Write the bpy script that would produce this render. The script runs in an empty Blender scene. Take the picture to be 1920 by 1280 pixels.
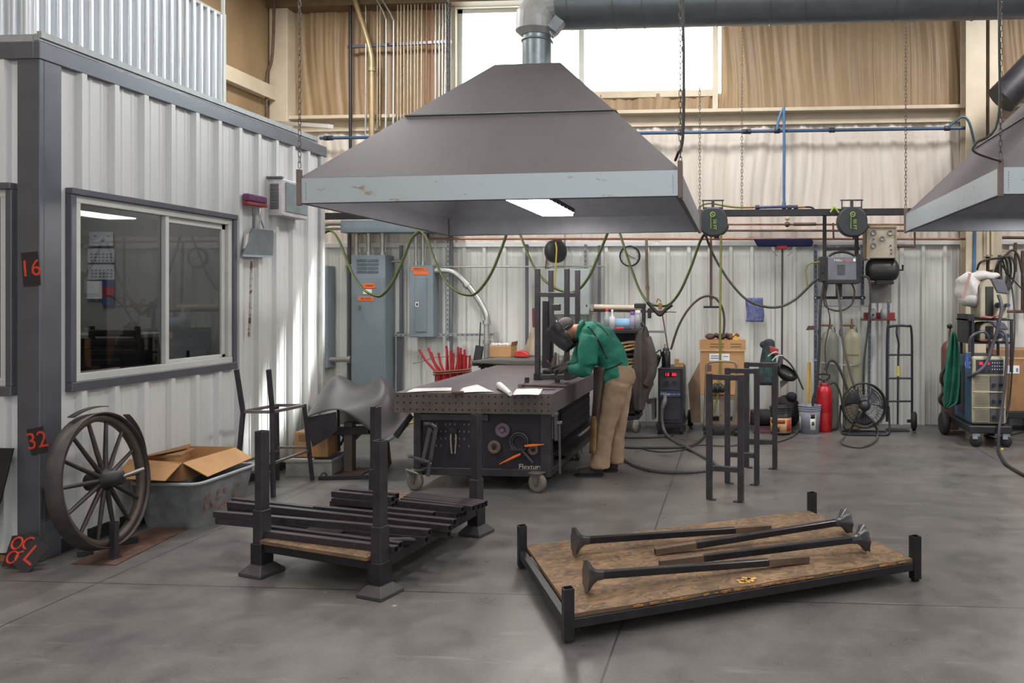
import bpy, math, random
from math import sin, cos, pi, radians as R, sqrt
from mathutils import Vector as V, Matrix as Mx, Euler
random.seed(7)
S = bpy.context.scene
COL = S.collection
# ---------------------------------------------------------------- camera
FPX, PX, PY, EYE, YAW = 1450.0, 1278.0, 560.0, 1.8, R(4)
cd = bpy.data.cameras.new('camera'); cam = bpy.data.objects.new('camera', cd); COL.objects.link(cam)
cam.location = (0, 0, EYE); cam.rotation_euler = (pi/2, 0, YAW)
cd.sensor_width = 36; cd.lens = 36*FPX/1920
cd.shift_x = -(PX-960)/1920; cd.shift_y = -(640-PY)/1920
cd.clip_start = .05; cd.clip_end = 200
S.camera = cam
vs = S.view_settings; vs.view_transform = 'Standard'; vs.look = 'None'; vs.gamma = 1; vs.use_curve_mapping = False
S.display_settings.display_device = 'sRGB'
EYEV = V((0, 0, EYE))
def ray(x, y):
    u, v = (x-PX)/FPX, (PY-y)/FPX
    return V((cos(YAW)*u - sin(YAW), sin(YAW)*u + cos(YAW), v))
def F(x, y, z=0.):                       # measured point -> place at height z
    d = ray(x, y); return EYEV + d*((z-EYE)/d.z)
def Y_(x, y, Y):                         # measured point -> place at depth Y
    d = ray(x, y); return EYEV + d*(Y/d.y)
def X_(x, y, X):                         # measured point -> place on the plane X
    d = ray(x, y); return EYEV + d*(X/d.x)
# ---------------------------------------------------------------- materials
def lin(c):
    c = c/255.; return c/12.92 if c <= .04045 else ((c+.055)/1.055)**2.4
def L3(rgb): return tuple(lin(c) for c in rgb) + (1.,)
MATS = {}
def mat(name, rgb, rough=.5, metal=0., var=.12, scale=6., bump=0., bscale=40., rgb2=None, spec=.5, stretch=None, emit=None, estr=0., lo=.35, hi=.65):
    """plain or two-tone procedural material in object space"""
    if name in MATS: return MATS[name]
    m = bpy.data.materials.new(name); m.use_nodes = True
    nt = m.node_tree; N = nt.nodes; K = nt.links
    b = N['Principled BSDF']; b.inputs['Roughness'].default_value = rough; b.inputs['Metallic'].default_value = metal
    b.inputs['Specular IOR Level'].default_value = spec
    tc = N.new('ShaderNodeTexCoord'); mp = N.new('ShaderNodeMapping')
    K.new(tc.outputs['Object'], mp.inputs['Vector'])
    if stretch: mp.inputs['Scale'].default_value = stretch
    no = N.new('ShaderNodeTexNoise'); no.inputs['Scale'].default_value = scale; no.inputs['Detail'].default_value = 5
    no.inputs['Roughness'].default_value = .6
    K.new(mp.outputs[0], no.inputs['Vector'])
    cr = N.new('ShaderNodeValToRGB'); K.new(no.outputs[0], cr.inputs[0])
    a = L3(rgb)
    c2 = L3(rgb2) if rgb2 else tuple(x*(1-var*1.6) for x in a[:3]) + (1.,)
    if not rgb2: a = tuple(min(1, x*(1+var*.8)) for x in a[:3]) + (1.,)
    e = cr.color_ramp.elements; e[0].position = lo; e[1].position = hi; e[0].color = c2; e[1].color = a
    K.new(cr.outputs[0], b.inputs['Base Color'])
    mr = N.new('ShaderNodeMapRange'); mr.inputs['To Min'].default_value = max(0, rough-.08); mr.inputs['To Max'].default_value = min(1, rough+.1)
    K.new(no.outputs[0], mr.inputs[0]); K.new(mr.outputs[0], b.inputs['Roughness'])
    if bump:
        n2 = N.new('ShaderNodeTexNoise'); n2.inputs['Scale'].default_value = bscale; n2.inputs['Detail'].default_value = 4
        K.new(mp.outputs[0], n2.inputs['Vector'])
        bp = N.new('ShaderNodeBump'); bp.inputs['Strength'].default_value = bump; bp.inputs['Distance'].default_value = .01
        K.new(n2.outputs[0], bp.inputs['Height']); K.new(bp.outputs[0], b.inputs['Normal'])
    if emit:
        b.inputs['Emission Color'].default_value = L3(emit); b.inputs['Emission Strength'].default_value = estr
    MATS[name] = m; return m
def glass_mat(name, tint=(235, 240, 240), ior=1.5, gloss=1.0):
    m = bpy.data.materials.new(name); m.use_nodes = True
    nt = m.node_tree; N = nt.nodes; K = nt.links; N.remove(N['Principled BSDF'])
    out = N['Material Output']; tr = N.new('ShaderNodeBsdfTransparent'); gl = N.new('ShaderNodeBsdfGlossy'); mx = N.new('ShaderNodeMixShader'); fr = N.new('ShaderNodeFresnel')
    tr.inputs[0].default_value = L3(tint); gl.inputs['Roughness'].default_value = .02; fr.inputs[0].default_value = ior
    ge = N.new('ShaderNodeNewGeometry'); iv = N.new('ShaderNodeMath'); iv.operation = 'SUBTRACT'; iv.inputs[0].default_value = 1; K.new(ge.outputs['Backfacing'], iv.inputs[1]); mu = N.new('ShaderNodeMath'); mu.operation = 'MULTIPLY'; K.new(fr.outputs[0], mu.inputs[0]); K.new(iv.outputs[0], mu.inputs[1]); K.new(mu.outputs[0], mx.inputs[0]); K.new(tr.outputs[0], mx.inputs[1]); K.new(gl.outputs[0], mx.inputs[2]); K.new(mx.outputs[0], out.inputs[0])
    MATS[name] = m; return m
# ---------------------------------------------------------------- mesh building
def spl(pts, n=8, closed=False):
    P = [V(p) for p in pts]; out = []
    m = len(P)
    for i in range(m if closed else m-1):
        if closed: a, b, c, d = P[(i-1) % m], P[i], P[(i+1) % m], P[(i+2) % m]
        else: a, b, c, d = P[max(i-1, 0)], P[i], P[i+1], P[min(i+2, m-1)]
        for k in range(n):
            t = k/n
            out.append(.5*((2*b) + (c-a)*t + (2*a-5*b+4*c-d)*t*t + (-a+3*b-3*c+d)*t**3))
    if not closed: out.append(P[-1])
    return out
def basis(d):
    d = d.normalized(); up = V((0, 0, 1)) if abs(d.z) < .95 else V((0, 1, 0))
    s = d.cross(up).normalized(); return s, s.cross(d).normalized()
WM = {}
class MB:
    def __init__(s): s.v = []; s.f = []; s.sm = []
    def add(s, vs, fs, smooth=False):
        o = len(s.v); s.v += [V(p) for p in vs]
        for f in fs: s.f.append(tuple(i+o for i in f)); s.sm.append(smooth)
        return s
    def box(s, c, size, rot=None):
        x, y, z = size[0]/2, size[1]/2, size[2]/2; c = V(c)
        ps = [V((a*x, b*y, d*z)) for d in (-1, 1) for b in (-1, 1) for a in (-1, 1)]
        if rot is not None:
            m = rot if isinstance(rot, Mx) else Mx.Rotation(rot, 3, 'Z')
            ps = [m @ p for p in ps]
        return s.add([p+c for p in ps], [(0, 2, 3, 1), (4, 5, 7, 6), (0, 1, 5, 4), (2, 6, 7, 3), (0, 4, 6, 2), (1, 3, 7, 5)])
    def bx(s, x0, x1, y0, y1, z0, z1): return s.box(((x0+x1)/2, (y0+y1)/2, (z0+z1)/2), (abs(x1-x0), abs(y1-y0), abs(z1-z0)))
    def bar(s, p0, p1, w, h=None, up=None, hollow=0, smooth=False):
        """rectangular bar from p0 to p1; hollow = wall thickness leaves the ends open"""
        h = h or w; p0, p1 = V(p0), V(p1); d = (p1-p0).normalized()
        if up is None: a, b = basis(d)
        else:
            a = d.cross(V(up)).normalized(); b = a.cross(d).normalized()
        q = lambda p, ww, hh: [p - a*ww/2 - b*hh/2, p + a*ww/2 - b*hh/2, p + a*ww/2 + b*hh/2, p - a*ww/2 + b*hh/2]
        if not hollow:
            return s.add(q(p0, w, h)+q(p1, w, h), [(3, 2, 1, 0), (4, 5, 6, 7), (0, 1, 5, 4), (1, 2, 6, 5), (2, 3, 7, 6), (3, 0, 4, 7)])
        t = hollow*2
        vs_ = q(p0, w, h)+q(p1, w, h)+q(p0, w-t, h-t)+q(p1, w-t, h-t)
        fs = []
        for i in range(4):
            j = (i+1) % 4
            fs += [(i, j, j+4, i+4), (i+8, i+12, j+12, j+8), (i, i+8, j+8, j), (i+4, j+4, j+12, i+12)]
        return s.add(vs_, fs)
    def tube(s, pts, r, n=8, closed=False, caps=True, smooth=True, flat=1.):
        P = [V(p) for p in pts]; m = len(P); rr = r if isinstance(r, (list, tuple)) else [r]*m
        T = []
        for i in range(m):
            a = P[(i-1) % m] if closed or i > 0 else P[i]; b = P[(i+1) % m] if closed or i < m-1 else P[i]
            d = b-a; T.append(d.normalized() if d.length > 1e-9 else V((0, 0, 1)))
        a, b = basis(T[0]); vs_ = []
        for i in range(m):
            if i:
                a = (a - T[i]*a.dot(T[i])).normalized(); b = T[i].cross(a) * (-1 if T[i-1].cross(a).dot(b) < 0 else 1)
                b = b.normalized()
            for k in range(n):
                t = 2*pi*k/n; vs_.append(P[i] + a*(rr[i]*cos(t)) + b*(rr[i]*flat*sin(t)))
        fs = []
        for i in range(m if closed else m-1):
            j = (i+1) % m
            for k in range(n):
                l = (k+1) % n; fs.append((i*n+k, i*n+l, j*n+l, j*n+k))
        s.add(vs_, fs, smooth)
        if caps and not closed:
            s.add(vs_[:n], [tuple(range(n))[::-1]]); s.add(vs_[-n:], [tuple(range(n))])
        return s
    def cyl(s, p0, p1, r, n=16, r1=None, smooth=True): return s.tube([p0, p1], [r, r if r1 is None else r1], n, smooth=smooth)
    def lathe(s, prof, o=(0, 0, 0), axis=(0, 0, 1), n=24, smooth=True, arc=2*pi):
        o = V(o); ax = V(axis).normalized(); a, b = basis(ax); m = len(prof)
        full = abs(arc-2*pi) < 1e-6; nn = n if full else n+1
        vs_ = [o + ax*z + a*(r*cos(arc*k/n)) + b*(r*sin(arc*k/n)) for r, z in prof for k in range(nn)]
        fs = []
        for i in range(m-1):
            for k in range(n):
                l = (k+1) % nn; fs.append((i*nn+k, i*nn+l, (i+1)*nn+l, (i+1)*nn+k))
        return s.add(vs_, fs, smooth)
    def torus(s, c, axis, r, t, n=24, m=8, arc=2*pi, start=0.):
        c = V(c); a, b = basis(V(axis)); full = abs(arc-2*pi) < 1e-6
        k = n if full else n+1
        return s.tube([c + a*(r*cos(start+arc*i/n)) + b*(r*sin(start+arc*i/n)) for i in range(k)], t, m, closed=full)
    def ball(s, c, r, n=16, m=10, rot=None):
        c = V(c); rr = V((r, r, r)) if not hasattr(r, '__len__') else V(r); vs_ = []; fs = []
        for i in range(m+1):
            ph = pi*i/m
            for k in range(n):
                t = 2*pi*k/n; p = V((rr.x*sin(ph)*cos(t), rr.y*sin(ph)*sin(t), rr.z*cos(ph)))
                vs_.append((rot @ p if rot else p) + c)
        for i in range(m):
            for k in range(n):
                l = (k+1) % n; fs.append((i*n+k, (i+1)*n+k, (i+1)*n+l, i*n+l))
        return s.add(vs_, fs, True)
    def prism(s, poly, vec, smooth=False):
        P = [V(p) for p in poly]; n = len(P); vec = V(vec)
        fs = [tuple(range(n))[::-1], tuple(range(n, 2*n))] + [(i, (i+1) % n, n+(i+1) % n, n+i) for i in range(n)]
        return s.add(P+[p+vec for p in P], fs)
    def grid(s, fn, nu, nv, smooth=True, wrap=False):
        vs_ = [fn(i/nu, j/nv) for j in range(nv+1) for i in range(nu+1)]
        w = nu+1
        return s.add(vs_, [(j*w+i, j*w+i+1, (j+1)*w+i+1, (j+1)*w+i) for j in range(nv) for i in range(nu)], smooth)
    def text(s, body, o, xd, yd, size, depth=.002, align='CENTER'):
        c = bpy.data.curves.new('t', 'FONT'); c.body = body; c.size = size; c.align_x = align; c.align_y = 'CENTER'; c.extrude = depth; c.resolution_u = 3
        ob = bpy.data.objects.new('t', c); COL.objects.link(ob)
        dg = bpy.context.evaluated_depsgraph_get(); me = ob.evaluated_get(dg).to_mesh()
        o, xd, yd = V(o), V(xd).normalized(), V(yd).normalized(); zd = xd.cross(yd)
        s.add([o + xd*p.co.x + yd*p.co.y + zd*p.co.z for p in me.vertices], [tuple(p.vertices) for p in me.polygons])
        ob.evaluated_get(dg).to_mesh_clear(); bpy.data.objects.remove(ob); bpy.data.curves.remove(c)
        return s
    def build(s, name, m, parent=None, bevel=0, solid=0, sub=0, fix=True, bseg=1):
        me = bpy.data.meshes.new(name)
        vs_ = s.v
        if parent is not None:
            inv = WM[parent.name].inverted(); vs_ = [inv @ p for p in vs_]
        elif getattr(s, 'org', None) is not None:
            vs_ = [p - s.org for p in vs_]
        me.from_pydata([tuple(p) for p in vs_], [], s.f)
        me.polygons.foreach_set('use_smooth', s.sm)
        if fix:
            import bmesh
            bm = bmesh.new(); bm.from_mesh(me); bmesh.ops.recalc_face_normals(bm, faces=bm.faces); bm.to_mesh(me); bm.free()
        me.materials.append(m); me.update()
        o = bpy.data.objects.new(name, me); COL.objects.link(o)
        if parent is not None: o.parent = parent; WM[o.name] = WM[parent.name]
        else:
            if getattr(s, 'org', None) is not None: o.location = s.org
            WM[o.name] = Mx.Translation(o.location)
        if solid:
            md = o.modifiers.new('s', 'SOLIDIFY'); md.thickness = solid; md.offset = 0
        if bevel:
            md = o.modifiers.new('b', 'BEVEL'); md.width = bevel; md.segments = bseg; md.limit_method = 'ANGLE'; md.angle_limit = R(50)
        if sub:
            md = o.modifiers.new('u', 'SUBSURF'); md.levels = sub; md.render_levels = sub
        return o
def at(p):
    b = MB(); b.org = V(p); return b
def tag(o, label, cat, group=None, kind=None):
    o['label'] = label; o['category'] = cat
    if group: o['group'] = group
    if kind: o['kind'] = kind
    return o
def struct(o): o['kind'] = 'structure'; return o
def thing(name, label, cat, loc=(0, 0, 0), rot=(0, 0, 0), group=None):
    if not hasattr(rot, '__len__'): rot = (0, 0, rot)
    o = bpy.data.objects.new(name, None); COL.objects.link(o); o.empty_display_size = .1
    o.location = loc; o.rotation_euler = rot
    WM[o.name] = Mx.Translation(V(loc)) @ Euler(rot).to_matrix().to_4x4()
    return tag(o, label, cat, group)
def kids(o): return [c for c in COL.objects if c.parent == o]
def dup(o, loc, rot=None, label=None, group=None, parent=None):
    c = o.copy(); COL.objects.link(c)
    if parent is not None: c.parent = parent
    else:
        c.location = loc
        if rot is not None: c.rotation_euler = rot if hasattr(rot, '__len__') else (0, 0, rot)
        if label: c['label'] = label
        if group: c['group'] = group
    for k in kids(o): dup(k, None, parent=c)
    return c
def simple(name, label, cat, mb, m, group=None, **kw):
    return tag(mb.build(name, m, **kw), label, cat, group)
# ================================================================ materials used everywhere
white_panel = mat('white_panel', (212, 213, 213), .36, scale=2, rgb2=(204, 204, 202), stretch=(1, 1, .1), lo=.3, hi=.55)
liner_panel = mat('liner_panel', (210, 211, 206), .42, scale=1.1, rgb2=(196, 193, 187), stretch=(1.5, 1, .35), lo=.3, hi=.55)
vinyl_white = mat('vinyl_white', (214, 206, 196), .45, scale=1.2, rgb2=(200, 190, 178), stretch=(3, 1, .3), bump=.05, bscale=9)
vinyl_tan = mat('vinyl_tan', (152, 129, 97), .5, scale=1.3, rgb2=(131, 107, 78), stretch=(3, 1, .5), bump=.15, bscale=9)
cream = mat('cream_paint', (194, 181, 158), .5, var=.06, scale=4)
trim_grey = mat('trim_grey', (98, 100, 108), .35, metal=.35, var=.05)
skirt_zinc = mat('skirt_zinc', (176, 185, 190), .36, metal=.35, rgb2=(150, 138, 118), scale=9, stretch=(.5, 1, 1.2), lo=.30, hi=.37)
alu = mat('aluminium_white', (196, 197, 193), .4, var=.04)
dark = mat('dark_steel', (66, 62, 67), .42, metal=.35, var=.16, scale=9)
black = mat('black_steel', (44, 42, 46), .45, metal=.25, var=.18, scale=11)
blackp = mat('black_plastic', (34, 33, 36), .45, var=.1)
rubber = mat('black_rubber', (40, 39, 40), .7, var=.1)
galv = mat('galvanized', (172, 181, 186), .36, metal=.4, var=.04, scale=6)
galvp = mat('galvanized_pipe', (182, 184, 182), .3, metal=.7, var=.06, scale=8)
steel = mat('bare_steel', (150, 148, 146), .32, metal=.8, var=.12)
elec = mat('electrical_grey', (122, 134, 142), .45, var=.05)
elecl = mat('electrical_light_grey', (160, 170, 168), .45, var=.04)
hoodm = mat('hood_paint', (92, 87, 89), .62, var=.05, scale=5, spec=.3)
copper = mat('copper_pipe', (150, 98, 78), .4, metal=.5, var=.15)
rust = mat('rusty_iron', (98, 72, 60), .65, metal=.2, var=.25, scale=16)
blue_pipe = mat('blue_pipe', (58, 84, 112), .4, var=.06)
card = mat('cardboard', (178, 136, 92), .75, var=.07, scale=5)
card_dark = mat('cardboard_edge', (140, 102, 66), .8, var=.1)
paper = mat('paper', (228, 226, 224), .7, var=.02)
red = mat('red_paint', (172, 38, 40), .42, var=.1)
signred = mat('sign_red', (206, 66, 44), .6, var=.1, scale=30)
orange = mat('orange_sticker', (226, 112, 52), .6, var=.06)
yellow = mat('yellow_paint', (212, 182, 48), .5, var=.08)
wood = mat('wood', (186, 146, 96), .65, rgb2=(140, 100, 60), scale=7, stretch=(1, 8, 8))
greenhose = mat('green_hose', (104, 126, 46), .5, var=.1)
blackhose = mat('black_hose', (50, 48, 46), .55, var=.12)
# ================================================================ floor
def floor_mat():
    m = bpy.data.materials.new('concrete'); m.use_nodes = True; nt = m.node_tree; N = nt.nodes; K = nt.links
    b = N['Principled BSDF']; tc = N.new('ShaderNodeTexCoord'); sx = N.new('ShaderNodeSeparateXYZ'); K.new(tc.outputs['Object'], sx.inputs[0])
    def noise(sc, det, rough=.6, w=None):
        n = N.new('ShaderNodeTexNoise'); n.inputs['Scale'].default_value = sc; n.inputs['Detail'].default_value = det; n.inputs['Roughness'].default_value = rough
        K.new(w or tc.outputs['Object'], n.inputs['Vector']); return n
    def ramp(src, a, b_, c0, c1):
        r = N.new('ShaderNodeValToRGB'); K.new(src, r.inputs[0]); e = r.color_ramp.elements
        e[0].position = a; e[1].position = b_; e[0].color = c0; e[1].color = c1; return r
    def mix(f, A, B, mode='MIX'):
        x = N.new('ShaderNodeMix'); x.data_type = 'RGBA'; x.blend_type = mode
        if isinstance(f, float): x.inputs[0].default_value = f
        else: K.new(f, x.inputs[0])
        for s_, i in ((A, 6), (B, 7)):
            if isinstance(s_, tuple): x.inputs[i].default_value = s_
            else: K.new(s_, x.inputs[i])
        return x.outputs[2]
    big = noise(.55, 6, .55); r1 = ramp(big.outputs[0], .36, .66, L3((88, 85, 84)), L3((115, 111, 108)))
    mid = noise(3.2, 8, .65); r2 = ramp(mid.outputs[0], .38, .62, L3((79, 77, 77)), L3((125, 120, 116)))
    c = mix(.26, r1.outputs[0], r2.outputs[0])
    fine = noise(55, 4); r3 = ramp(fine.outputs[0], .3, .7, (.82, .82, .82, 1), (1.06, 1.06, 1.06, 1)); c = mix(1., c, r3.outputs[0], 'MULTIPLY')
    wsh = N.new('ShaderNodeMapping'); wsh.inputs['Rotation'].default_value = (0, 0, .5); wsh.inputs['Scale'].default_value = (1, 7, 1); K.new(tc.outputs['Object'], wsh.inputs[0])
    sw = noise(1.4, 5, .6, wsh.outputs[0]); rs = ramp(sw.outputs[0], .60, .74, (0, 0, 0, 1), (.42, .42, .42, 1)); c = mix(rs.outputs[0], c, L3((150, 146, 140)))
    vo = N.new('ShaderNodeTexVoronoi'); vo.inputs['Scale'].default_value = 1.7; K.new(tc.outputs['Object'], vo.inputs['Vector'])
    rv = ramp(vo.outputs['Distance'], .012, .03, (1, 1, 1, 1), (0, 0, 0, 1)); c = mix(rv.outputs[0], c, L3((186, 180, 172)))
    def line(axis, pos, w):
        a = N.new('ShaderNodeMath'); a.operation = 'SUBTRACT'; K.new(sx.outputs[axis], a.inputs[0]); a.inputs[1].default_value = pos
        d = N.new('ShaderNodeMath'); d.operation = 'ABSOLUTE'; K.new(a.outputs[0], d.inputs[0])
        l = N.new('ShaderNodeMath'); l.operation = 'LESS_THAN'; K.new(d.outputs[0], l.inputs[0]); l.inputs[1].default_value = w; return l.outputs[0]
    for ax, pos in ((0, -.63), (0, -4.03), (0, 2.9), (1, 4.63), (1, 8.05), (1, 1.2)): c = mix(line(ax, pos, .006), c, L3((62, 60, 60)))
    K.new(c, b.inputs['Base Color'])
    rr = ramp(mid.outputs[0], .3, .7, (.24, .24, .24, 1), (.46, .46, .46, 1)); K.new(rr.outputs[0], b.inputs['Roughness'])
    bp = N.new('ShaderNodeBump'); bp.inputs['Strength'].default_value = .12; bp.inputs['Distance'].default_value = .004; K.new(fine.outputs[0], bp.inputs['Height']); K.new(bp.outputs[0], b.inputs['Normal'])
    return m
BW, LW, CEIL = 11.3, -6.95, 6.35
XR, YB = 9.0, -5.0
b = MB(); b.bx(LW-.3, XR, YB, BW+.3, -.1, 0); struct(b.build('floor', floor_mat()))
# ================================================================ ribbed metal panels
def ribbed(mb, p0, p1, z0, z1, out, pitch=.3, d=.042, w0=.078, w1=.044, off=0., holes=(), minor=True):
    """trapezoid ribs along p0->p1, projecting along out; holes = (a0, a1, z0, z1) along the run"""
    p0, p1, out = V(p0), V(p1), V(out).normalized(); Ln = (p1-p0).length; d_ = (p1-p0).normalized()
    pr = [(0., 0.)]; a = off
    while a < Ln:
        for q, h in ((a-w0/2, 0), (a-w1/2, d), (a+w1/2, d), (a+w0/2, 0)): pr.append((q, h))
        if minor:
            for k in (1/3, 2/3):
                c = a+pitch*k
                for q, h in ((c-.018, 0), (c-.008, d*.13), (c+.008, d*.13), (c+.018, 0)): pr.append((q, h))
        a += pitch
    pr = sorted(q for q in pr if 0 <= q[0] <= Ln); pr.append((Ln, 0.))
    cuts = sorted({h for H in holes for h in H[:2]})
    full = []
    for i, (q, h) in enumerate(pr):
        if i:
            q0, h0 = pr[i-1]
            for c in cuts:
                if q0 < c < q: full.append((c, h0+(h-h0)*(c-q0)/(q-q0)))
        full.append((q, h))
    for (q0, h0), (q1, h1) in zip(full, full[1:]):
        if q1-q0 < 1e-6: continue
        mid = (q0+q1)/2; spans = [(z0, z1)]
        for (a0, a1, y0, y1) in holes:
            if a0 < mid < a1: spans = [s_ for (u, w) in spans for s_ in ((u, min(w, y0)), (max(u, y1), w)) if s_[1]-s_[0] > 1e-4]
        for u, w in spans:
            A, B = p0+d_*q0+out*h0, p0+d_*q1+out*h1
            mb.add([(A.x, A.y, u), (B.x, B.y, u), (B.x, B.y, w), (A.x, A.y, w)], [(0, 1, 2, 3)])
    return mb
LINZ = 2.62
b = MB(); ribbed(b, (LW, BW, 0), (XR, BW, 0), 0, LINZ, (0, -1, 0), pitch=.305, off=.17); wl = struct(b.build('wall_back', liner_panel, fix=False))
b = MB(); b.bx(LW, XR, BW-.06, BW+.02, LINZ-.05, LINZ+.02); struct(b.build('trim_1', white_panel, bevel=.004))
# window opening in the upper wall
WX0, WX1 = Y_(857, 100, BW).x, Y_(1339, 100, BW).x; WZ0, WZ1 = Y_(1300, 170, BW).z, Y_(900, 18, BW).z
def wrinkle(x, z, k):
    p = .10*sin(z*.9+x*.7)+.05*sin(2.3*z+1.7*x)
    return k*(.012*sin(9*(x+p*.5))+.009*sin(23*(x+p)+1.3)+.008*sin(47*(x+p*.6)+z)+.005*sin(83*(x+p*.8)+2*z)+.02*max(0, sin(4.1*(x+p*.4)))**6)
def drape(mb, x0, x1, z0, z1, k=1.):
    if x1-x0 < .02 or z1-z0 < .02: return
    mb.grid(lambda u, v: V((x0+(x1-x0)*u, BW-.03-wrinkle(x0+(x1-x0)*u, z0+(z1-z0)*v, k), z0+(z1-z0)*v)), max(2, int((x1-x0)*60)), 12)
GZ0, GZ1 = 4.33, 4.53
b = MB(); drape(b, LW, XR, LINZ, GZ0); struct(b.build('wall_back_middle', vinyl_white, fix=False))
b = MB()
for q in ((LW, WX0-.1, GZ1, CEIL), (WX1+.1, XR, GZ1, CEIL), (WX0-.1, WX1+.1, GZ1, WZ0-.05), (WX0-.1, WX1+.1, WZ1+.05, CEIL)): drape(b, *q)
struct(b.build('wall_back_upper', vinyl_tan, fix=False))
b = MB(); b.bx(LW, XR, BW-.2, BW+.02, GZ1-.05, GZ1); b.bx(LW, XR, BW-.04, BW+.02, GZ0, GZ1-.05); b.bx(LW, XR, BW-.09, BW+.02, GZ0-.02, GZ0); struct(b.build('trim_2', cream, bevel=.003))
# high window
b = MB(); f = .1
for q in ((WX0-f, WX0+.02, WZ0-f, WZ1+f), (WX1-.02, WX1+f*.6, WZ0-.35, WZ1+f)): b.bx(q[0], q[1], BW-.12, BW+.12, q[2], q[3])
b.bx(WX0, WX1, BW-.1, BW+.12, WZ1, WZ1+f); b.bx(WX0, WX1, BW-.06, BW+.12, WZ0-f, WZ0)
wf = struct(b.build('window_1', cream, bevel=.004))
b = MB(); mxx = Y_(1092, 100, BW).x; b.bx(mxx-.05, mxx+.03, BW-.02, BW+.05, WZ0, WZ1)
b.bx(WX0+.02, WX0+.09, BW-.02, BW+.05, WZ0, WZ1); b.bx(WX0, WX1, BW-.02, BW+.05, WZ1-.06, WZ1); b.bx(WX0, WX1, BW-.02, BW+.05, WZ0, WZ0+.03)
wsash = b.build('window_sash', alu, wf)
b = MB(); b.bx(WX0+.02, WX1-.02, BW+.01, BW+.016, WZ0, WZ1); b.build('window_glass', glass_mat('clear_glass'), wsash)
# other sides of the hall: side walls and roof; the bay behind the camera stands open to daylight
b = MB(); b.bx(LW-.1, LW, YB, BW, 0, CEIL); struct(b.build('wall_left', vinyl_tan))
b = MB(); b.bx(XR, XR+.1, YB, BW, 0, CEIL); struct(b.build('wall_right', vinyl_white))
b = MB(); b.bx(LW-.1, XR+.1, YB, BW+.1, CEIL, CEIL+.1); struct(b.build('ceiling', mat('roof_lining', (188, 178, 160), .7)))
b = MB(); b.bx(LW, XR, BW-.3, BW, 6.12, 6.3); struct(b.build('trim_3', mat('eave_steel', (104, 84, 62), .6)))
# corner and side-wall steel seen over the booth
b = MB(); b.bx(LW+.02, LW+.3, BW-.24, BW-.02, 0, CEIL); struct(b.build('column_corner', cream, bevel=.005))
b = MB(); b.bx(LW, LW+.12, 6, BW, 4.75, 4.95); struct(b.build('trim_4', cream))
b = MB(); b.bx(LW, LW+.1, 9.0, 9.3, 0, CEIL); struct(b.build('column_side', cream))
# H column between the two hoods
cx0, cx1 = Y_(1811, 300, 10.95).x, Y_(1849, 300, 10.95).x
b = MB(); b.bx(cx0, cx1, 10.95, 10.97, 0, CEIL); b.bx(cx0, cx1, 11.2, 11.22, 0, CEIL); b.bx((cx0+cx1)/2-.01, (cx0+cx1)/2+.01, 10.97, 11.2, 0, CEIL)
b.bx(cx0+.33, cx0+.5, 10.98, 11.2, 2.2, CEIL)
struct(b.build('column_main', cream, bevel=.004))
# ================================================================ office booth
BX, BY0, BY1, BZ = -4.78, 5.0, 8.62, 3.56
wy0, wy1, wz0, wz1 = 5.25, 7.0, 1.2, 2.55
b = MB(); ribbed(b, (BX, BY0+.1, 0), (BX, BY1, 0), .06, BZ-.1, (1, 0, 0), pitch=.298, off=.225, holes=[(wy0-BY0-.1, wy1-BY0-.1, wz0, wz1)])
struct(b.build('wall_booth_side', white_panel, fix=False))
fx1 = Y_(22, 500, BY0).x
b = MB(); ribbed(b, (BX-.1, BY0, 0), (LW, BY0, 0), .06, BZ-.1, (0, -1, 0), pitch=.298, off=.14, holes=[(BX-.1-fx1, 9, wz0, wz1)])
struct(b.build('wall_booth_front', white_panel, fix=False))
b = MB(); ribbed(b, (BX, BY1, 0), (LW, BY1, 0), .06, BZ-.1, (0, 1, 0), pitch=.298, off=.2); struct(b.build('wall_booth_end', white_panel, fix=False))
b = MB(); b.bx(LW, BX, BY0, BY1, BZ-.06, BZ); struct(b.build('ceiling_booth', white_panel))
# trims: corner posts, top band, base
b = MB(); b.bx(BX-.13, BX+.035, BY0-.035, BY0+.0, 0, BZ-.1); b.bx(BX+.0, BX+.035, BY0, BY0+.14, 0, BZ-.1); struct(b.build('trim_5', trim_grey, bevel=.004))
b = MB(); b.bx(BX, BX+.035, BY1-.06, BY1+.02, 0, BZ-.1); b.bx(BX-.2, BX+.035, BY1+.0, BY1+.03, 0, BZ-.1); struct(b.build('trim_6', mat('trim_light', (178, 178, 176), .4), bevel=.004))
b = MB(); b.bx(BX, BX+.045, BY0-.045, BY1+.05, BZ-.12, BZ); b.bx(LW, BX-.001, BY0-.045, BY0-.001, BZ-.12, BZ); struct(b.build('trim_7', trim_grey, bevel=.004))
b = MB(); b.bx(BX-.6, BX+.02, BY0-.02, BY1-.1, BZ+.012, BZ+.055); b.bx(BX-.0, BX+.035, BY0-.02, BY1-.12, BZ+.03, BZ+.075); b.bx(LW, BX-.02, BY0-.03, BY0+.3, BZ+.004, BZ+.05)
struct(b.build('trim_8', mat('flashing', (158, 160, 162), .4, metal=.2)))
b = MB(); b.bx(BX-.05, BX+.02, BY0, BY1, 0, .1); b.bx(LW, BX, BY0-.02, BY0+.05, 0, .1); struct(b.build('baseboard_booth', mat('base_black', (38, 36, 38), .7)))
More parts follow.
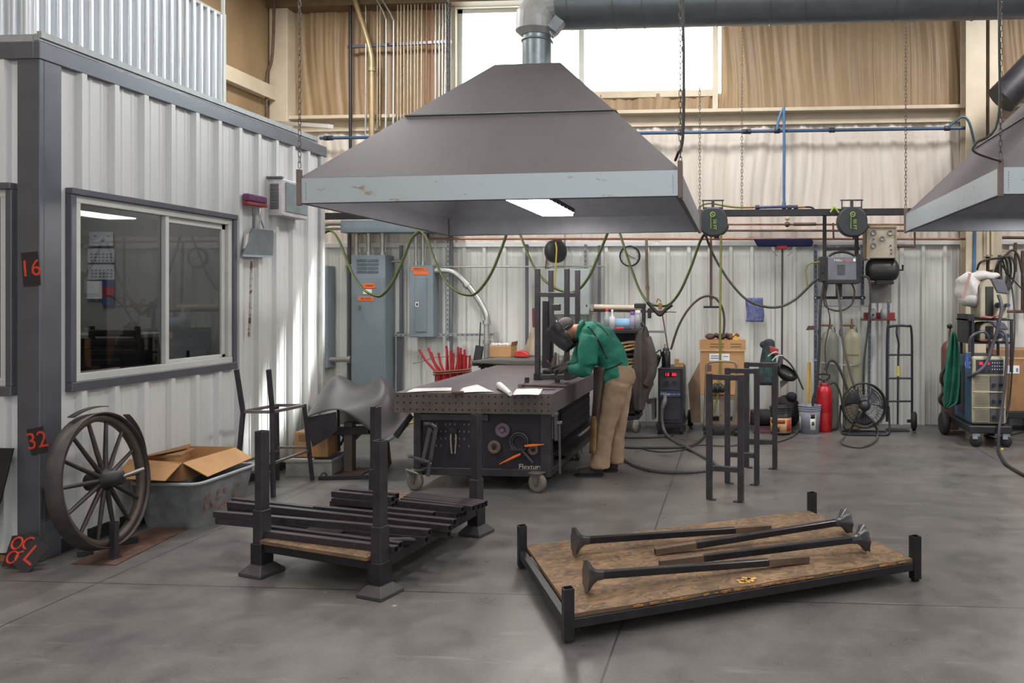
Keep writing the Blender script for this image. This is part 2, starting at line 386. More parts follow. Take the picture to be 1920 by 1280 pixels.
# corrugated guard on the booth roof
gx = -4.9
b = MB(); gz0, gz1 = BZ+.09, 4.5; Yg1 = 7.04
def corr(mb, p0, p1, z0, z1, out, pitch=.093, d=.028):
    p0, p1, out = V(p0), V(p1), V(out); Ln = (p1-p0).length; dd = (p1-p0).normalized(); n = int(Ln/pitch*10)
    mb.grid(lambda u, v: p0+dd*Ln*u + out*(d*max(-1, min(1, 1.6*sin(2*pi*Ln*u/pitch)))) + V((0, 0, z0+(z1-z0)*v)), n, 2)
corr(b, (gx, BY0+.06, 0), (gx, Yg1, 0), gz0, gz1, V((1, 0, 0)))
corr(b, (gx, BY0+.06, 0), (LW, BY0+.06, 0), gz0-.02, gz1, V((0, -1, 0)))
struct(b.build('wall_guard', mat('corrugated_zinc', (206, 211, 216), .28, metal=.55, var=.04, scale=5, stretch=(1, 1, .05)), fix=False))
b = MB(); b.bx(gx-.02, gx+.035, Yg1, Yg1+.04, gz0, gz1+.02); b.bx(gx-.02, gx+.02, BY0+.06, Yg1+.04, gz1-.01, gz1+.02); struct(b.build('trim_9', alu))
# booth windows
shopglass = glass_mat('booth_glass', (186, 189, 192), 1.6)
def booth_window(name, P, u, n, w, h, mull=True, reach=None):
    """frame in the plane spanned by u and z, n points out"""
    P, u, n = V(P), V(u), V(n); z = V((0, 0, 1))
    def bar(mb, a0, a1, c0, c1, d0, d1):
        pts = [P+u*a+z*c+n*d for d in (d0, d1) for a, c in ((a0, c0), (a1, c0), (a1, c1), (a0, c1))]
        mb.add(pts, [(0, 1, 2, 3), (7, 6, 5, 4), (0, 4, 5, 1), (1, 5, 6, 2), (2, 6, 7, 3), (3, 7, 4, 0)])
    t = .045
    o = MB()
    bar(o, -t, w+t, h, h+t, -.02, .06); bar(o, -t, w+t, -t-.02, 0, -.02, .055); bar(o, -t, 0, 0, h, -.02, .05); bar(o, w, w+t, 0, h, -.02, .05)
    fr = struct(o.build(name, trim_grey, bevel=.004))
    s = MB(); t2 = .055
    bar(s, 0, w, h-t2, h, -.03, .03); bar(s, 0, w, 0, t2, -.03, .035); bar(s, 0, t2, t2, h-t2, -.03, .03); bar(s, w-t2, w, t2, h-t2, -.03, .03)
    if mull: bar(s, w*.53-.02, w*.53+.02, t2, h-t2, -.03, .02); bar(s, w*.53+.02, w-t2, h-t2-.05, h-t2, -.03, .0); bar(s, w*.53+.02, w-t2, t2, t2+.03, -.03, .0); bar(s, w-t2-.05, w-t2, t2, h-t2, -.03, .0)
    wfr = s.build('window_frame', alu, fr, bevel=.003)
    g = MB(); bar(g, t2, w-t2, t2, h-t2, -.022, -.018); g.build('window_glass', shopglass, wfr)
    return fr
booth_window('window_2', (BX, wy0, wz0), (0, 1, 0), (1, 0, 0), wy1-wy0, wz1-wz0)
booth_window('window_3', (fx1-1.5, BY0, wz0), (1, 0, 0), (0, -1, 0), 1.5, wz1-wz0, mull=False)
# inside the office
office = mat('office_wall', (150, 147, 142), .8, var=.03)
b = MB(); b.bx(LW+.02, BX-.05, 7.62, 7.68, 0, BZ-.06); struct(b.build('wall_office', office))
b = MB(); b.bx(LW+.001, LW+.02, BY0, BY1, 0, BZ-.06); struct(b.build('wall_office_side', office))
def on_end(x, y): return Y_(x, y, 7.6)
def flat(mb, x0, y0, x1, y1, Y=7.6, d=.012):
    a, c = Y_(x0, y0, Y), Y_(x1, y1, Y); mb.bx(a.x, c.x, Y-d, Y, a.z, c.z); return mb
for (q, rows, lab) in (((169, 435, 213, 461), 0, 'landscape picture sheet at the top of the office wall calendar'), ((166, 466, 215, 492), 3, 'upper white calendar month page on the office wall'), ((167, 496, 215, 524), 3, 'lower white calendar month page on the office wall')):
    t = thing('calendar_page', lab, 'calendar', on_end((q[0]+q[2])/2, q[3]), group='calendar pages on the office wall')
    csh = flat(MB(), *q).build('sheet', mat('calendar_paper', (196, 196, 200), .8), t)
    g = MB()
    for r in range(rows):
        for c in range(6): flat(g, q[0]+4+c*7.2, q[1]+9+r*6, q[0]+8+c*7.2, q[1]+12+r*6, 7.588, .002)
    if rows: g.build('dates', mat('grey_ink', (120, 120, 128), .8), csh)
    else:
        for k, (a, c) in enumerate(((176, 440), (190, 450), (200, 441))): flat(g, a, c, a+6, c+4, 7.588, .002)
        g.build('picture', mat('picture_ink', (150, 150, 150), .8), csh)
t = thing('poster', 'small poster with blue and red pictures below the calendar pages', 'poster', on_end(200, 572))
flat(MB(), 165, 527, 193, 560).build('note', paper, t); psh = flat(MB(), 193, 524, 215, 572).build('sheet', mat('blue_ink', (70, 86, 128), .7), t)
flat(MB(), 194, 537, 214, 556, 7.587, .002).build('picture', red, psh)
t = thing('desk', 'black office desk with a pale top seen through the booth window', 'desk', (-6.2, 7.2, 0))
MB().bx(-6.9, -5.75, 6.95, 7.55, 0, 1.42).build('body', black, t, bevel=.01); MB().bx(-6.91, -5.72, 6.92, 7.56, 1.42, 1.46).build('top', office, t, bevel=.005)
g = MB()
for k in range(4): g.bx(-6.9, -5.8, 6.935, 6.95, .3+k*.27, .53+k*.27)
g.build('drawer_front', blackp, t, bevel=.008)
t = thing('office_chair', 'black slat backed office chair behind the booth window', 'chair', (-5.62, 6.55, 0))
g = MB()
for k in range(5): g.bx(-5.86, -5.40, 6.62, 6.65, 1.1+k*.09, 1.16+k*.09)
g.build('backrest', blackp, t, bevel=.008); MB().bx(-5.88, -5.38, 6.2, 6.66, .9, .98).build('seat', blackp, t, bevel=.03)
g = MB(); g.cyl((-5.63, 6.45, .1), (-5.63, 6.45, .9), .03); g.bx(-5.9, -5.36, 6.63, 6.66, 1.0, 1.08)
for k in range(5): g.bar((-5.63, 6.45, .1), (-5.63+.3*cos(k*1.257), 6.45+.3*sin(k*1.257), .05), .04)
for s_ in (-1, 1): g.bx(-5.63+s_*.22-.015, -5.63+s_*.22+.015, 6.63, 6.67, .95, 1.55)
g.build('frame', black, t)
t = thing('paper_tray', 'black letter tray inside the booth window', 'tray', (-5.05, 6.7, 1.22))
MB().bx(-5.2, -4.95, 6.2, 6.7, 1.2, 1.22).bx(-5.2, -5.19, 6.2, 6.7, 1.2, 1.33).bx(-5.2, -4.95, 6.69, 6.7, 1.2, 1.33).build('tray', blackp, t)
b = MB(); b.bx(-5.5, -4.86, 5.3, 7.3, 1.16, 1.19); tag(b.build('counter', office), 'grey counter along the inside of the booth window', 'counter')
b = at((-4.98, 6.8, 1.19)); b.prism([(-5.05, 6.5, 1.19), (-4.92, 6.85, 1.19), (-4.9, 6.9, 1.52), (-5.08, 6.48, 1.50)], (.004, -.003, 0)); tag(b.build('paper_sheet', paper), 'curled white sheet leaning inside the booth window corner', 'paper')
# ---- number plates
plate = mat('plate_black', (46, 38, 40), .55, var=.15)
def number_plate(P, xd, yd, txt, label, w=.15, h=.2, group=None):
    P, xd, yd = V(P), V(xd).normalized(), V(yd).normalized(); zd = xd.cross(yd)
    t = thing('number_plate', label, 'number plate', P - yd*h/2, group=group)
    b = MB(); b.prism([P-xd*w/2-yd*h/2, P+xd*w/2-yd*h/2, P+xd*w/2+yd*h/2, P-xd*w/2+yd*h/2], zd*.006); pl_ = b.build('plate', plate, t)
    if txt: MB().text(txt, P+zd*.007, xd, yd, .16, .001).build('numeral', signred, pl_)
    else:
        g = MB()
        for s_ in (-1, 1): g.torus(P+zd*.008+yd*s_*.045, zd, .038, .008, 14, 6)
        g.build('numeral', signred, pl_)
    return t
fp = BY0-.037
P = Y_(59, 504, fp); number_plate(P, (1, 0, .08), (-.08, 0, 1), '16', 'black plate with a red 16 high on the booth corner post', .125, .23)
P = Y_(71, 826, fp); number_plate(P, (1, 0, .2), (-.2, 0, 1), '32', 'black plate with a red 32 tilted on the booth corner post', .12, .18)
P = X_(100, 938, BX+.05); number_plate(P, (0, 1, .05), (0, -.05, 1), '1', 'black and red number plate on the booth corner behind the wheel', .14, .22)
for (x, y, rx, lab, tx) in ((30, 1012, .1, 'black and red number plate leaning furthest from the booth corner', None), (50, 1016, -.25, 'black and red number plate leaning in the middle of the heap at the booth corner', None), (60, 1034, -.7, 'black and red number plate lying lowest in the heap at the booth corner', 'L')):
    P = Y_(x, y, BY0-.13-(.06 if tx else 0)); P.z = .11 if not tx else .10; number_plate(P, (1, 0, rx), (-rx*.8, .5, 1), tx, lab, .12, .2, 'number plates heaped at the booth corner')
b = at(F(20, 1050)); P = F(10, 1045)
b.prism([P+V((-.35, -.1, .004)), P+V((.12, -.08, .004)), P+V((.08, -.01, .1)), P+V((-.35, .0, .18))], (0, .012, .002)); tag(b.build('cardboard_flap', card_dark), 'tan cardboard flap bent up on the floor by the number plates', 'cardboard')
b = at(Y_(5, 900, 4.9)); a, c = Y_(-40, 920, 4.9), Y_(17, 842, 4.9); b.prism([(a.x, 4.86, .02), (c.x-.02, 4.86, .45), (c.x, 4.93, c.z), (a.x, 4.93, c.z)], (0, .01, 0)); tag(b.build('sheet_panel', black), 'dark panel leaning on the booth front under its window', 'panel')
# ================================================================ exhaust hoods
HX0, HX1, HY0, HY1, HZB, HZT = -3.68, -.45, 6.3, 9.7, 2.625, 2.835
hood_in = mat('hood_inside', (156, 158, 166), .45, metal=.1, var=.05)
def make_hood(label):
    c = V(((HX0+HX1)/2, (HY0+HY1)/2, HZB)); t = thing('exhaust_hood', label, 'exhaust hood', c, (0, 0, 0))
    tx0, tx1, ty0, ty1, tz = -2.41, -1.74, 7.66, 8.34, 4.165
    b = MB(); lo = [V((HX0, HY0, HZT)), V((HX1, HY0, HZT)), V((HX1, HY1, HZT)), V((HX0, HY1, HZT))]; hi = [V((tx0, ty0, tz)), V((tx1, ty0, tz)), V((tx1, ty1, tz)), V((tx0, ty1, tz))]
    b.add(lo+hi, [(i, (i+1) % 4, (i+1) % 4+4, i+4) for i in range(4)]+[(4, 5, 6, 7)]); o = b.build('canopy', hoodm, t, solid=.006); o.data.materials.append(hood_in); o.modifiers['s'].material_offset = 1
    m = [(lo[i]+hi[i])/2 for i in range(4)]; b = MB()
    for i in range(4):
        j = (i+1) % 4; b.bar(m[i]+V((0, 0, .01)), m[j]+V((0, 0, .01)), .035, .012)
    b.build('seam_flange', mat('seam_metal', (120, 122, 124), .35, metal=.5), t)
    for k, (q, m_) in enumerate((((HX0, HX1, HY0-.006, HY0), skirt_zinc), ((HX0, HX1, HY1-.006, HY1), hood_in), ((HX0-.003, HX0+.003, HY0, HY1), hood_in), ((HX1-.003, HX1+.003, HY0, HY1), hood_in))):
        o = MB().bx(*q, HZB, HZT).build('skirt', m_, t)
        if k == 0: o['label'] = 'bare galvanized front skirt'
    b = MB()
    for q in ((HX0, HX1, HY0, HY0+.04), (HX0, HX1, HY1-.04, HY1), (HX0, HX0+.04, HY0, HY1), (HX1-.04, HX1, HY0, HY1)): b.bx(*q, HZB-.004, HZB)
    b.build('bottom_lip', hoodm, t)
    for x, y in ((HX0, HY0), (HX1, HY0), (HX0, HY1), (HX1, HY1)): MB().bx(x-.02, x+.02, y-.018, y+.018, HZB-.02, HZT+.075).build('corner_bracket', mat('bracket_brown', (112, 96, 92), .6, metal=.2), t, bevel=.004)
    b = MB()
    for k in range(8):
        for x in (HX0+.06, HX1-.06): b.ball((x, HY0-.008, HZB+.03+k*.02), .004, 6, 4)
    b.build('rivets', steel, t); return t
HD = 5.76
hood = make_hood('wide dark exhaust hood with galvanized front edge over the perforated table')
h2 = dup(hood, hood.location + V((HD, -.05, 0)), label='dark exhaust hood with galvanized edge beside the cream column')
for o in kids(h2):
    if o.name.startswith('skirt') and o.get('label') is None:
        c = sum((V(v.co) for v in o.data.vertices), V())/8
        if c.x < -1: o.data = o.data.copy(); o.data.materials[0] = skirt_zinc; o['label'] = 'bare galvanized side skirt'
hood.rotation_euler = (0, R(-.6), 0)
ltm = mat('lamp_diffuser', (255, 255, 255), .4, emit=(255, 246, 240), estr=24)
t = thing('hood_light', 'lit long light fixture hanging under the big hood', 'light', (-2.09, 8.1, 2.78))
MB().bx(-2.29, -1.89, 7.2, 9.0, 2.81, 2.86).build('housing', blackp, t); MB().bx(-2.27, -1.91, 7.22, 8.98, 2.775, 2.81).build('diffuser', ltm, t)
b = MB()
for k in range(10): b.bx(-2.3, -1.88, 7.3+k*.18, 7.31+k*.18, 2.80, 2.83)
for x in (-2.2, -1.98):
    for y in (7.6, 8.6): b.cyl((x, y, 2.86), (x, y, 3.7), .004, 6)
b.build('hanger', steel, t)
# ---- duct
ductm = mat('duct_metal', (112, 118, 122), .32, metal=.45, var=.08, scale=5)
t = thing('exhaust_duct', 'big round exhaust duct rising from the hood and running to the side', 'duct', (-2.08, 8.0, 4.17))
DX = -2.08
b = MB(); b.cyl((DX, 8, 4.15), (DX, 8, 4.56), .155, 32); b.torus((DX, 8, 4.5), (0, 0, 1), .157, .012, 32, 6); b.torus((DX, 8, 4.18), (0, 0, 1), .16, .012, 32, 6); b.build('collar', mat('collar_metal', (140, 150, 156), .35, metal=.5), t)
b = MB(); r = .225
seg = [V((DX, 8, 4.55)), V((DX, 8, 4.60)), V((DX, 8, 4.74)), V((DX+.09, 8, 4.87)), V((DX+.26, 8, 4.9))]
b.tube(seg, [.165, r, r, r, r], 28, smooth=False); b.build('elbow', mat('elbow_metal', (168, 170, 168), .5, metal=.1), t)
b = MB(); b.cyl((DX+.24, 8, 4.87), (9, 8, 4.87), .245, 40); b.build('pipe', ductm, t)
for x in (-1.72, -1.25, -.95, -.2, .35, .7, 1.6, 2.4): MB().torus((x, 8, 4.87), (1, 0, 0), .247, .006, 40, 6).build('seam', ductm, t)
b = MB(); b.box((DX+.24, 7.86, 4.62), (.12, .1, .14), Mx.Rotation(R(38), 3, 'Y')); b.bar((DX+.17, 7.86, 4.56), (DX+.2, 7.86, 4.5), .03); b.build('damper_box', mat('damper_grey', (150, 158, 164), .4, metal=.3), t, bevel=.006)
b = at((3.6, 10.2, 4.2)); b.cyl((3.4, 10.2, 4.35), (4.9, 10.2, 5.9), .2, 28); tag(b.build('flue_pipe', black), 'dark slanting flue pipe above the second hood', 'pipe')
# ---- chains
chainm = mat('chain_metal', (96, 92, 88), .5, metal=.5, var=.15)
def chain_mesh(L, link=.052, w=.011, r=.0035):
    b = MB(); n = int(L/(link*.78)); st = L/n
    for k in range(n):
        z = -st*(k+.5); h = link/2-w; ax = V((1, 0, 0)) if k % 2 else V((0, 1, 0)); up = V((0, 0, 1)); pts = []
        for i in range(10):
            a = 2*pi*i/10; pts.append(V((0, 0, z)) + ax*(w*cos(a)) + up*(w*sin(a) + (h if sin(a) > 0 else -h)))
        b.tube(pts, r, 4, closed=True)
    return b
def chain(P, z1, label, group='chains holding up hoods and beam', link=.058, w=.012, r=.0035):
    P = V(P); b = chain_mesh(z1-P.z, link, w, r); b.v = [v+V((P.x, P.y, z1)) for v in b.v]; b.org = V((P.x, P.y, z1))
    return tag(b.build('hanging_chain', chainm, fix=False), label, 'chain', group)
chain((HX0, HY0, HZT+.075), CEIL, 'chain on the big hood front corner near the air conditioner')
chain((HX1, HY0, HZT+.075), CEIL, 'chain on the big hood front corner beside the black drop cable')
chain((HX1, HY1, HZT+.075), CEIL, 'thin chain behind the big hood above the first hose reel')
chain((HX0, HY1, HZT+.075), CEIL, 'chain on the big hood rear corner toward the conduits')
chain((HX0+HD, HY0-.05, HZT+.075), CEIL, 'chain with cable on the front corner of the second hood')
chain((HX0+HD, HY1-.05, HZT+.075), CEIL, 'chain on the rear corner of the second hood beside the column')
b = at((HX1, HY0, 4)); b.tube(spl([(HX1+.0, HY0-.03, CEIL), (HX1+.02, HY0-.03, 4.4), (HX1+.03, HY0-.03, 3.6), (HX1+.02, HY0-.03, 3.1), (HX1-.02, HY0-.02, 2.98), (HX1-.05, HY0+.1, 2.95)], 6), .012, 6); tag(b.build('drop_cable', blackhose), 'black cable dropping along the front chain of the big hood', 'cable')
hx = HX0+HD
b = at((hx, HY0, 4)); b.tube(spl([(hx-.02, HY0-.08, CEIL), (hx-.02, HY0-.08, 4), (hx-.03, HY0-.08, 3.2), (hx-.2, HY0-.08, 3.02), (hx-.2, HY0-.08, 2.95), (hx, HY0-.07, 2.88)], 6), .011, 6); tag(b.build('drop_cable', blackhose), 'black cable dropping along the front chain of the second hood', 'cable')
# ================================================================ skid with chipboard and four flared posts
def osb_mat():
    m = mat('chipboard', (140, 114, 86), .75, rgb2=(98, 79, 62), scale=5, bump=.25, bscale=60, lo=.3, hi=.7)
    nt = m.node_tree; N = nt.nodes; K = nt.links; b = N['Principled BSDF']; src = b.inputs['Base Color'].links[0].from_socket
    vo = N.new('ShaderNodeTexVoronoi'); mp = N.new('ShaderNodeMapping'); mp.inputs['Scale'].default_value = (1, 2.6, 1); tc = N.new('ShaderNodeTexCoord')
    nz = N.new('ShaderNodeTexNoise'); nz.inputs['Scale'].default_value = 9; mx0 = N.new('ShaderNodeMix'); mx0.data_type = 'VECTOR'; mx0.inputs[0].default_value = .35
    K.new(tc.outputs['Object'], mx0.inputs[4]); K.new(nz.outputs['Color'], mx0.inputs[5]); K.new(mx0.outputs[1], mp.inputs[0])
    vo.inputs['Scale'].default_value = 26; K.new(mp.outputs[0], vo.inputs['Vector'])
    sp = N.new('ShaderNodeSeparateColor'); K.new(vo.outputs['Color'], sp.inputs[0]); cr = N.new('ShaderNodeValToRGB'); e = cr.color_ramp.elements
    e[0].position = .1; e[0].color = (.62, .60, .58, 1); e[1].position = .95; e[1].color = (1.28, 1.24, 1.16, 1); K.new(sp.outputs[0], cr.inputs[0])
    mx = N.new('ShaderNodeMix'); mx.data_type = 'RGBA'; mx.blend_type = 'MULTIPLY'; mx.inputs[0].default_value = 1; K.new(src, mx.inputs[6]); K.new(cr.outputs[0], mx.inputs[7]); K.new(mx.outputs[2], b.inputs['Base Color'])
    return m
osb = osb_mat(); osb_edge = mat('chipboard_edge', (176, 126, 72), .8, rgb2=(110, 76, 46), scale=30)
PF = V((-.878, 4.008, 0)); ux = V((2.022, 1.027, 0)); uy = V((-.548, 1.079, 0))
pc = PF+ux/2+uy/2; pa = math.atan2(ux.y, ux.x)
t = thing('skid', 'low black steel skid with a worn chipboard deck', 'skid', pc, pa)
q = lambda a, b_, z: PF + ux*a + uy*b_ + V((0, 0, z))
for a, b_ in ((0, 0), (1, 0), (0, 1), (1, 1)):
    g = MB(); g.bar(q(a, b_, .015), q(a, b_, .285), .055, .055, up=ux, hollow=.004); g.bar(q(a, b_, .015), q(a, b_, .2), .045, .045, up=ux); cp_ = g.build('corner_post', black, t)
    MB().bar(q(a, b_, 0), q(a, b_, .016), .035, up=ux).build('foot', black, cp_)
for p0, p1 in (((0, 0), (1, 0)), ((0, 1), (1, 1)), ((0, 0), (0, 1)), ((1, 0), (1, 1))): MB().bar(q(*p0, .098), q(*p1, .098), .045, .05, up=(0, 0, 1)).build('rail', black, t, bevel=.003)
g = MB()
for k in (.25, .5, .75): g.bar(q(k, 0, .1), q(k, 1, .1), .04, .045, up=(0, 0, 1))
g.build('cross_rail', black, t)
g = MB(); m_ = 28; e0, e1 = [], []
for i in range(m_+1):
    f_ = .012+.976*i/m_; e0.append((f_, -.004+random.uniform(-.004, .004) - (.006 if .45 < f_ < .95 else 0)*random.random())); e1.append((f_, 1.0))
poly = [q(a, b_, .124) for a, b_ in e0]+[q(a, b_, .124) for a, b_ in e1[::-1]]; g.prism(poly, (0, 0, .022)); g.build('deck', osb, t)
g = MB()
for i in range(46):
    a = random.uniform(.05, .97); 
    if i < 24: a = .55+random.gauss(0, .12); a = min(.96, max(.4, a))
    P = q(a, -.012, .135); g.box(P, (random.uniform(.02, .06), .008, random.uniform(.004, .014)), pa+random.uniform(-.3, .3))
sp_ = g.build('splinter_edge', osb_edge, t); sp_['label'] = 'bright torn edge of the chipboard'; sp_['kind'] = 'stuff'
g = MB()
for i in range(9): g.box(q(.478+random.gauss(0, .012), .045+random.gauss(0, .012), .15), (random.uniform(.03, .07), random.uniform(.008, .02), .006), random.uniform(0, 3))
g.build('splinter', mat('fresh_chip', (226, 178, 96), .8), t)['kind'] = 'stuff'
# tubes with bell feet
def flared_post(p0, p1, label):
    """p0 = plain end, p1 = foot end, both at tube axis height"""
    p0, p1 = V(p0), V(p1); d = (p1-p0).normalized(); t = thing('flared_post', label, 'steel post', V((p0.x, p0.y, .147)), math.atan2(d.y, d.x), 'flared posts on the chipboard skid')
    s = d.cross(V((0, 0, 1))).normalized(); n = s.cross(d)
    g = MB(); g.bar(p0+d*.28, p1-d*.03, .042, .042, up=(0, 0, 1)); g.build('tube', mat('oiled_steel', (52, 51, 56), .24, metal=.45, var=.12), t, bevel=.004)
    o = MB().bar(p0, p0+d*.28, .040, .040, up=(0, 0, 1), hollow=.004).build('bare_end', mat('bare_brown', (104, 86, 72), .55, metal=.2, var=.2), t); o['label'] = 'brown unpainted tube end'
    # foot: pinched square bell
    g = MB(); rows = [(0, .022, .0), (.035, .026, .15), (.06, .045, .3), (.085, .080, .42), (.10, .092, .45)]; m = 32; vs_ = []
    for z, r, pinch in rows:
        for k in range(m):
            a = 2*pi*k/m+pi/4; sq = 1/max(abs(cos(a)), abs(sin(a))); rr = r*(sq*(1-.0) if pinch < .01 else sq*(1-pinch*(abs(cos(2*(a-pi/4)))**1.)*.55))
            vs_.append(p1 - d*.10 + d*z + s*(rr*cos(a)) + n*(rr*sin(a)))
    fs = [(i*m+k, i*m+(k+1) % m, (i+1)*m+(k+1) % m, (i+1)*m+k) for i in range(len(rows)-1) for k in range(m)]
    g.add(vs_, fs, True); g.add(vs_[-m:], [tuple(range(m))]); g.build('bell_foot', mat('forged_steel', (86, 86, 90), .28, metal=.6, var=.15), t, fix=True)
DZ = .147
def onp(x, y, z): return F(x, y, z)
for a, b_, lab in (((1444, 989), (1076, 1014), 'flared steel post at the back of the skid, bell foot by the rear corner post'),
                   ((1228, 1034), (1588, 976), 'flared steel post lying second from the back, bell foot furthest back'),
                   ((1236, 1056), (1622, 1008), 'flared steel post lying partly behind the front one on the skid'),
                   ((1515, 1048), (1098, 1079), 'flared steel post lying nearest the front edge of the skid')):
    lo = V(onp(*a, DZ+.022)); hi = V(onp(*b_, DZ+.094)); flared_post(lo, hi, lab)
# ================================================================ stacking pallet with square tubing
C_FR, C_FL, C_BR = V((-2.16, 4.57, 0)), V((-3.10, 4.87, 0)), V((-1.985, 5.81, 0)); C_BL = C_FL+C_BR-C_FR
pu, pv = (C_FR-C_FL), (C_BR-C_FR)
t = thing('stacking_pallet', 'dark steel stacking pallet with four tall posts, loaded with tubing', 'pallet', (C_FR+C_BL)/2, math.atan2(pu.y, pu.x))
for P, H in ((C_FR, .94), (C_FL, .935), (C_BR, .92), (C_BL, .925)):
    pst = MB().bar(P+V((0, 0, .2)), P+V((0, 0, H)), .062, up=pu, hollow=.005).build('post', dark, t, bevel=.002)
    MB().bar(P+V((0, 0, .12)), P+V((0, 0, .42)), .078, up=pu).build('post_sleeve', dark, pst, bevel=.003)
    MB().bar(P+V((0, 0, .045)), P+V((0, 0, .205)), .098, up=pu).build('socket', black, t, bevel=.004)
    g = MB(); a = pu.normalized(); c = V((-a.y, a.x, 0)); r0, r1 = .052, .098
    bot = [P+a*(i*r1)+c*(j*r1)+V((0, 0, .002)) for i, j in ((-1, -1), (1, -1), (1, 1), (-1, 1))]; mid = [p+V((0, 0, .02)) for p in bot]; top = [P+a*(i*r0)+c*(j*r0)+V((0, 0, .07)) for i, j in ((-1, -1), (1, -1), (1, 1), (-1, 1))]
    g.add(bot+mid+top, [(3, 2, 1, 0), (8, 9, 10, 11)]+[(k+4*l, (k+1) % 4+4*l, (k+1) % 4+4*l+4, k+4*l+4) for l in (0, 1) for k in range(4)]); g.build('flared_foot', mat('foot_steel', (82, 78, 80), .5, metal=.3), t, bevel=.003)
for a, c in ((C_FL, C_FR), (C_BL, C_BR), (C_FL, C_BL), (C_FR, C_BR)): MB().bar(a+V((0, 0, .185)), c+V((0, 0, .185)), .06, .065, up=(0, 0, 1)).build('rail', black, t, bevel=.003)
g = MB(); ins = lambda a, c: C_FL+pu*a+pv*c
g.prism([ins(.05, -.055)+V((0, 0, .219)), ins(.95, -.055)+V((0, 0, .219)), ins(.98, 1.02)+V((0, 0, .219)), ins(.02, 1.02)+V((0, 0, .219))], (0, 0, .022)); g.build('deck', osb, t)
ZD = .241
tubem = mat('mill_tube', (70, 64, 70), .4, metal=.4, var=.14, scale=8, stretch=(1, 6, 6))
def tube_piece(a, c, lay, label, w=.042, rnd=False, zoff=0.):
    z = ZD+w/2+lay*w+.001+zoff; p0, p1 = F(*a, z), F(*c, z); o = (p0+p1)/2; b = MB(); b.org = V((o.x, o.y, ZD+lay*w))
    if rnd: b.tube([p0, p1], w*.45, 14)
    else: b.bar(p0, p1, w, w*.98, up=(0, 0, 1), hollow=.004)
    return tag(b.build('steel_tube', tubem), label, 'steel tube', 'steel tubes on the stacking pallet')
tube_piece((492, 999), (743, 1030), 0, 'outer square tube lying on the front deck edge of the stacking pallet')
tube_piece((500, 990), (751, 1022), 0, 'inner square tube beside the front deck edge tube')
tube_piece((408, 975), (800, 1012), 0, 'long lower square tube overhanging the stacking pallet by the tub')
tube_piece((404, 963), (806, 998), 1, 'long upper square tube overhanging the stacking pallet by the tub')
tube_piece((431, 955), (842, 1001), 0, 'lower tube of the middle overhanging pair on the stacking pallet', zoff=0)
tube_piece((430, 945), (844, 990), 1, 'upper tube of the middle overhanging pair on the stacking pallet')
tube_piece((438, 938), (852, 984), 0, 'overhanging tube just behind the middle pair on the stacking pallet')
tube_piece((591, 953), (853, 979), 1, 'single square tube reaching the front end of the tube rows')
tube_piece((622, 943), (858, 966), 0, 'low square tube under the short block of four')
for k, (x0, y0, x1, y1, l, w_) in enumerate(((625, 925, 737, 936, 2, 'upper front'), (640, 920, 745, 930, 2, 'upper rear'), (625, 938, 737, 948, 1, 'lower front'), (640, 932, 745, 942, 1, 'lower rear'))):
    tube_piece((x0, y0), (x1, y1), l, 'short square tube, %s of the block of four' % w_)
tube_piece((724, 956), (814, 965), 1, 'shorter tube ending among the rear rows on the pallet')
for k, (x0, y0, x1, y1) in enumerate(((748, 943, 868, 955), (754, 938, 888, 953), (760, 934, 897, 950), (766, 931, 905, 947), (772, 928, 911, 944))):
    tube_piece((x0, y0), (x1, y1), 1, ('first', 'second', 'third', 'fourth', 'fifth')[k] + ' tube back in the rear row, counted from the block of four')
for k, (x0, y0, x1, y1) in enumerate(((745, 958, 858, 967), (752, 952, 872, 962))): tube_piece((x0, y0), (x1, y1), 0, ('front', 'rear')[k]+' lower tube under the rear row')
tube_piece((578, 995), (642, 1002), 0, 'short square offcut on the bare deck')
tube_piece((632, 1009), (686, 1014), 0, 'shallow square offcut near the tall front post', .03)
tube_piece((722, 1013), (783, 1011), 0, 'short round bar lying crosswise by the tall front post', .04, True)
tube_piece((560, 987), (640, 995), 0, 'square offcut tucked behind the short offcut')
# ================================================================ three leg frames standing on the floor
def leg_frame(p0, p1, H, zc, label, first=None):
    p0, p1 = V(p0), V(p1); d = (p1-p0); a = math.atan2(d.y, d.x); c = (p0+p1)/2
    t = thing('leg_frame', label, 'steel frame', c, a, 'steel leg frames standing on the floor')
    for s_, P in ((-1, p0), (1, p1)):
        upr = MB().bar(P+V((0, 0, .008)), P+V((0, 0, H)), .05, up=d, hollow=.004).build('upright', dark, t, bevel=.003)
        e = d.normalized()*(-s_*.03); n = V((0, -.02, 0))
        MB().bar(P+e*.2-V((0, .05, 0))*.2+V((0, 0, .004)), P+e*2.1+V((0, 0, .004)), .055, .008, up=(0, 0, 1)).build('foot_plate', dark, upr)
    e = d.normalized()*.025
    MB().bar(p0+e+V((0, 0, H-.025)), p1-e+V((0, 0, H-.025)), .048, .046, up=(0, 0, 1)).build('top_bar', dark, t, bevel=.003)
    MB().bar(p0+e+V((0, 0, zc)), p1-e+V((0, 0, zc)), .046, .046, up=(0, 0, 1)).build('cross_bar', dark, t, bevel=.003)
leg_frame(F(1330, 936), F(1389, 941), 1.125, .285, 'dark tube leg frame standing in front of the other two')
leg_frame(F(1364, 906), F(1419, 909), 1.125, .285, 'dark tube leg frame standing in the middle of three')
leg_frame(F(1400, 876), F(1453, 879), 1.125, .285, 'dark tube leg frame standing behind the other two, by the welding stand')
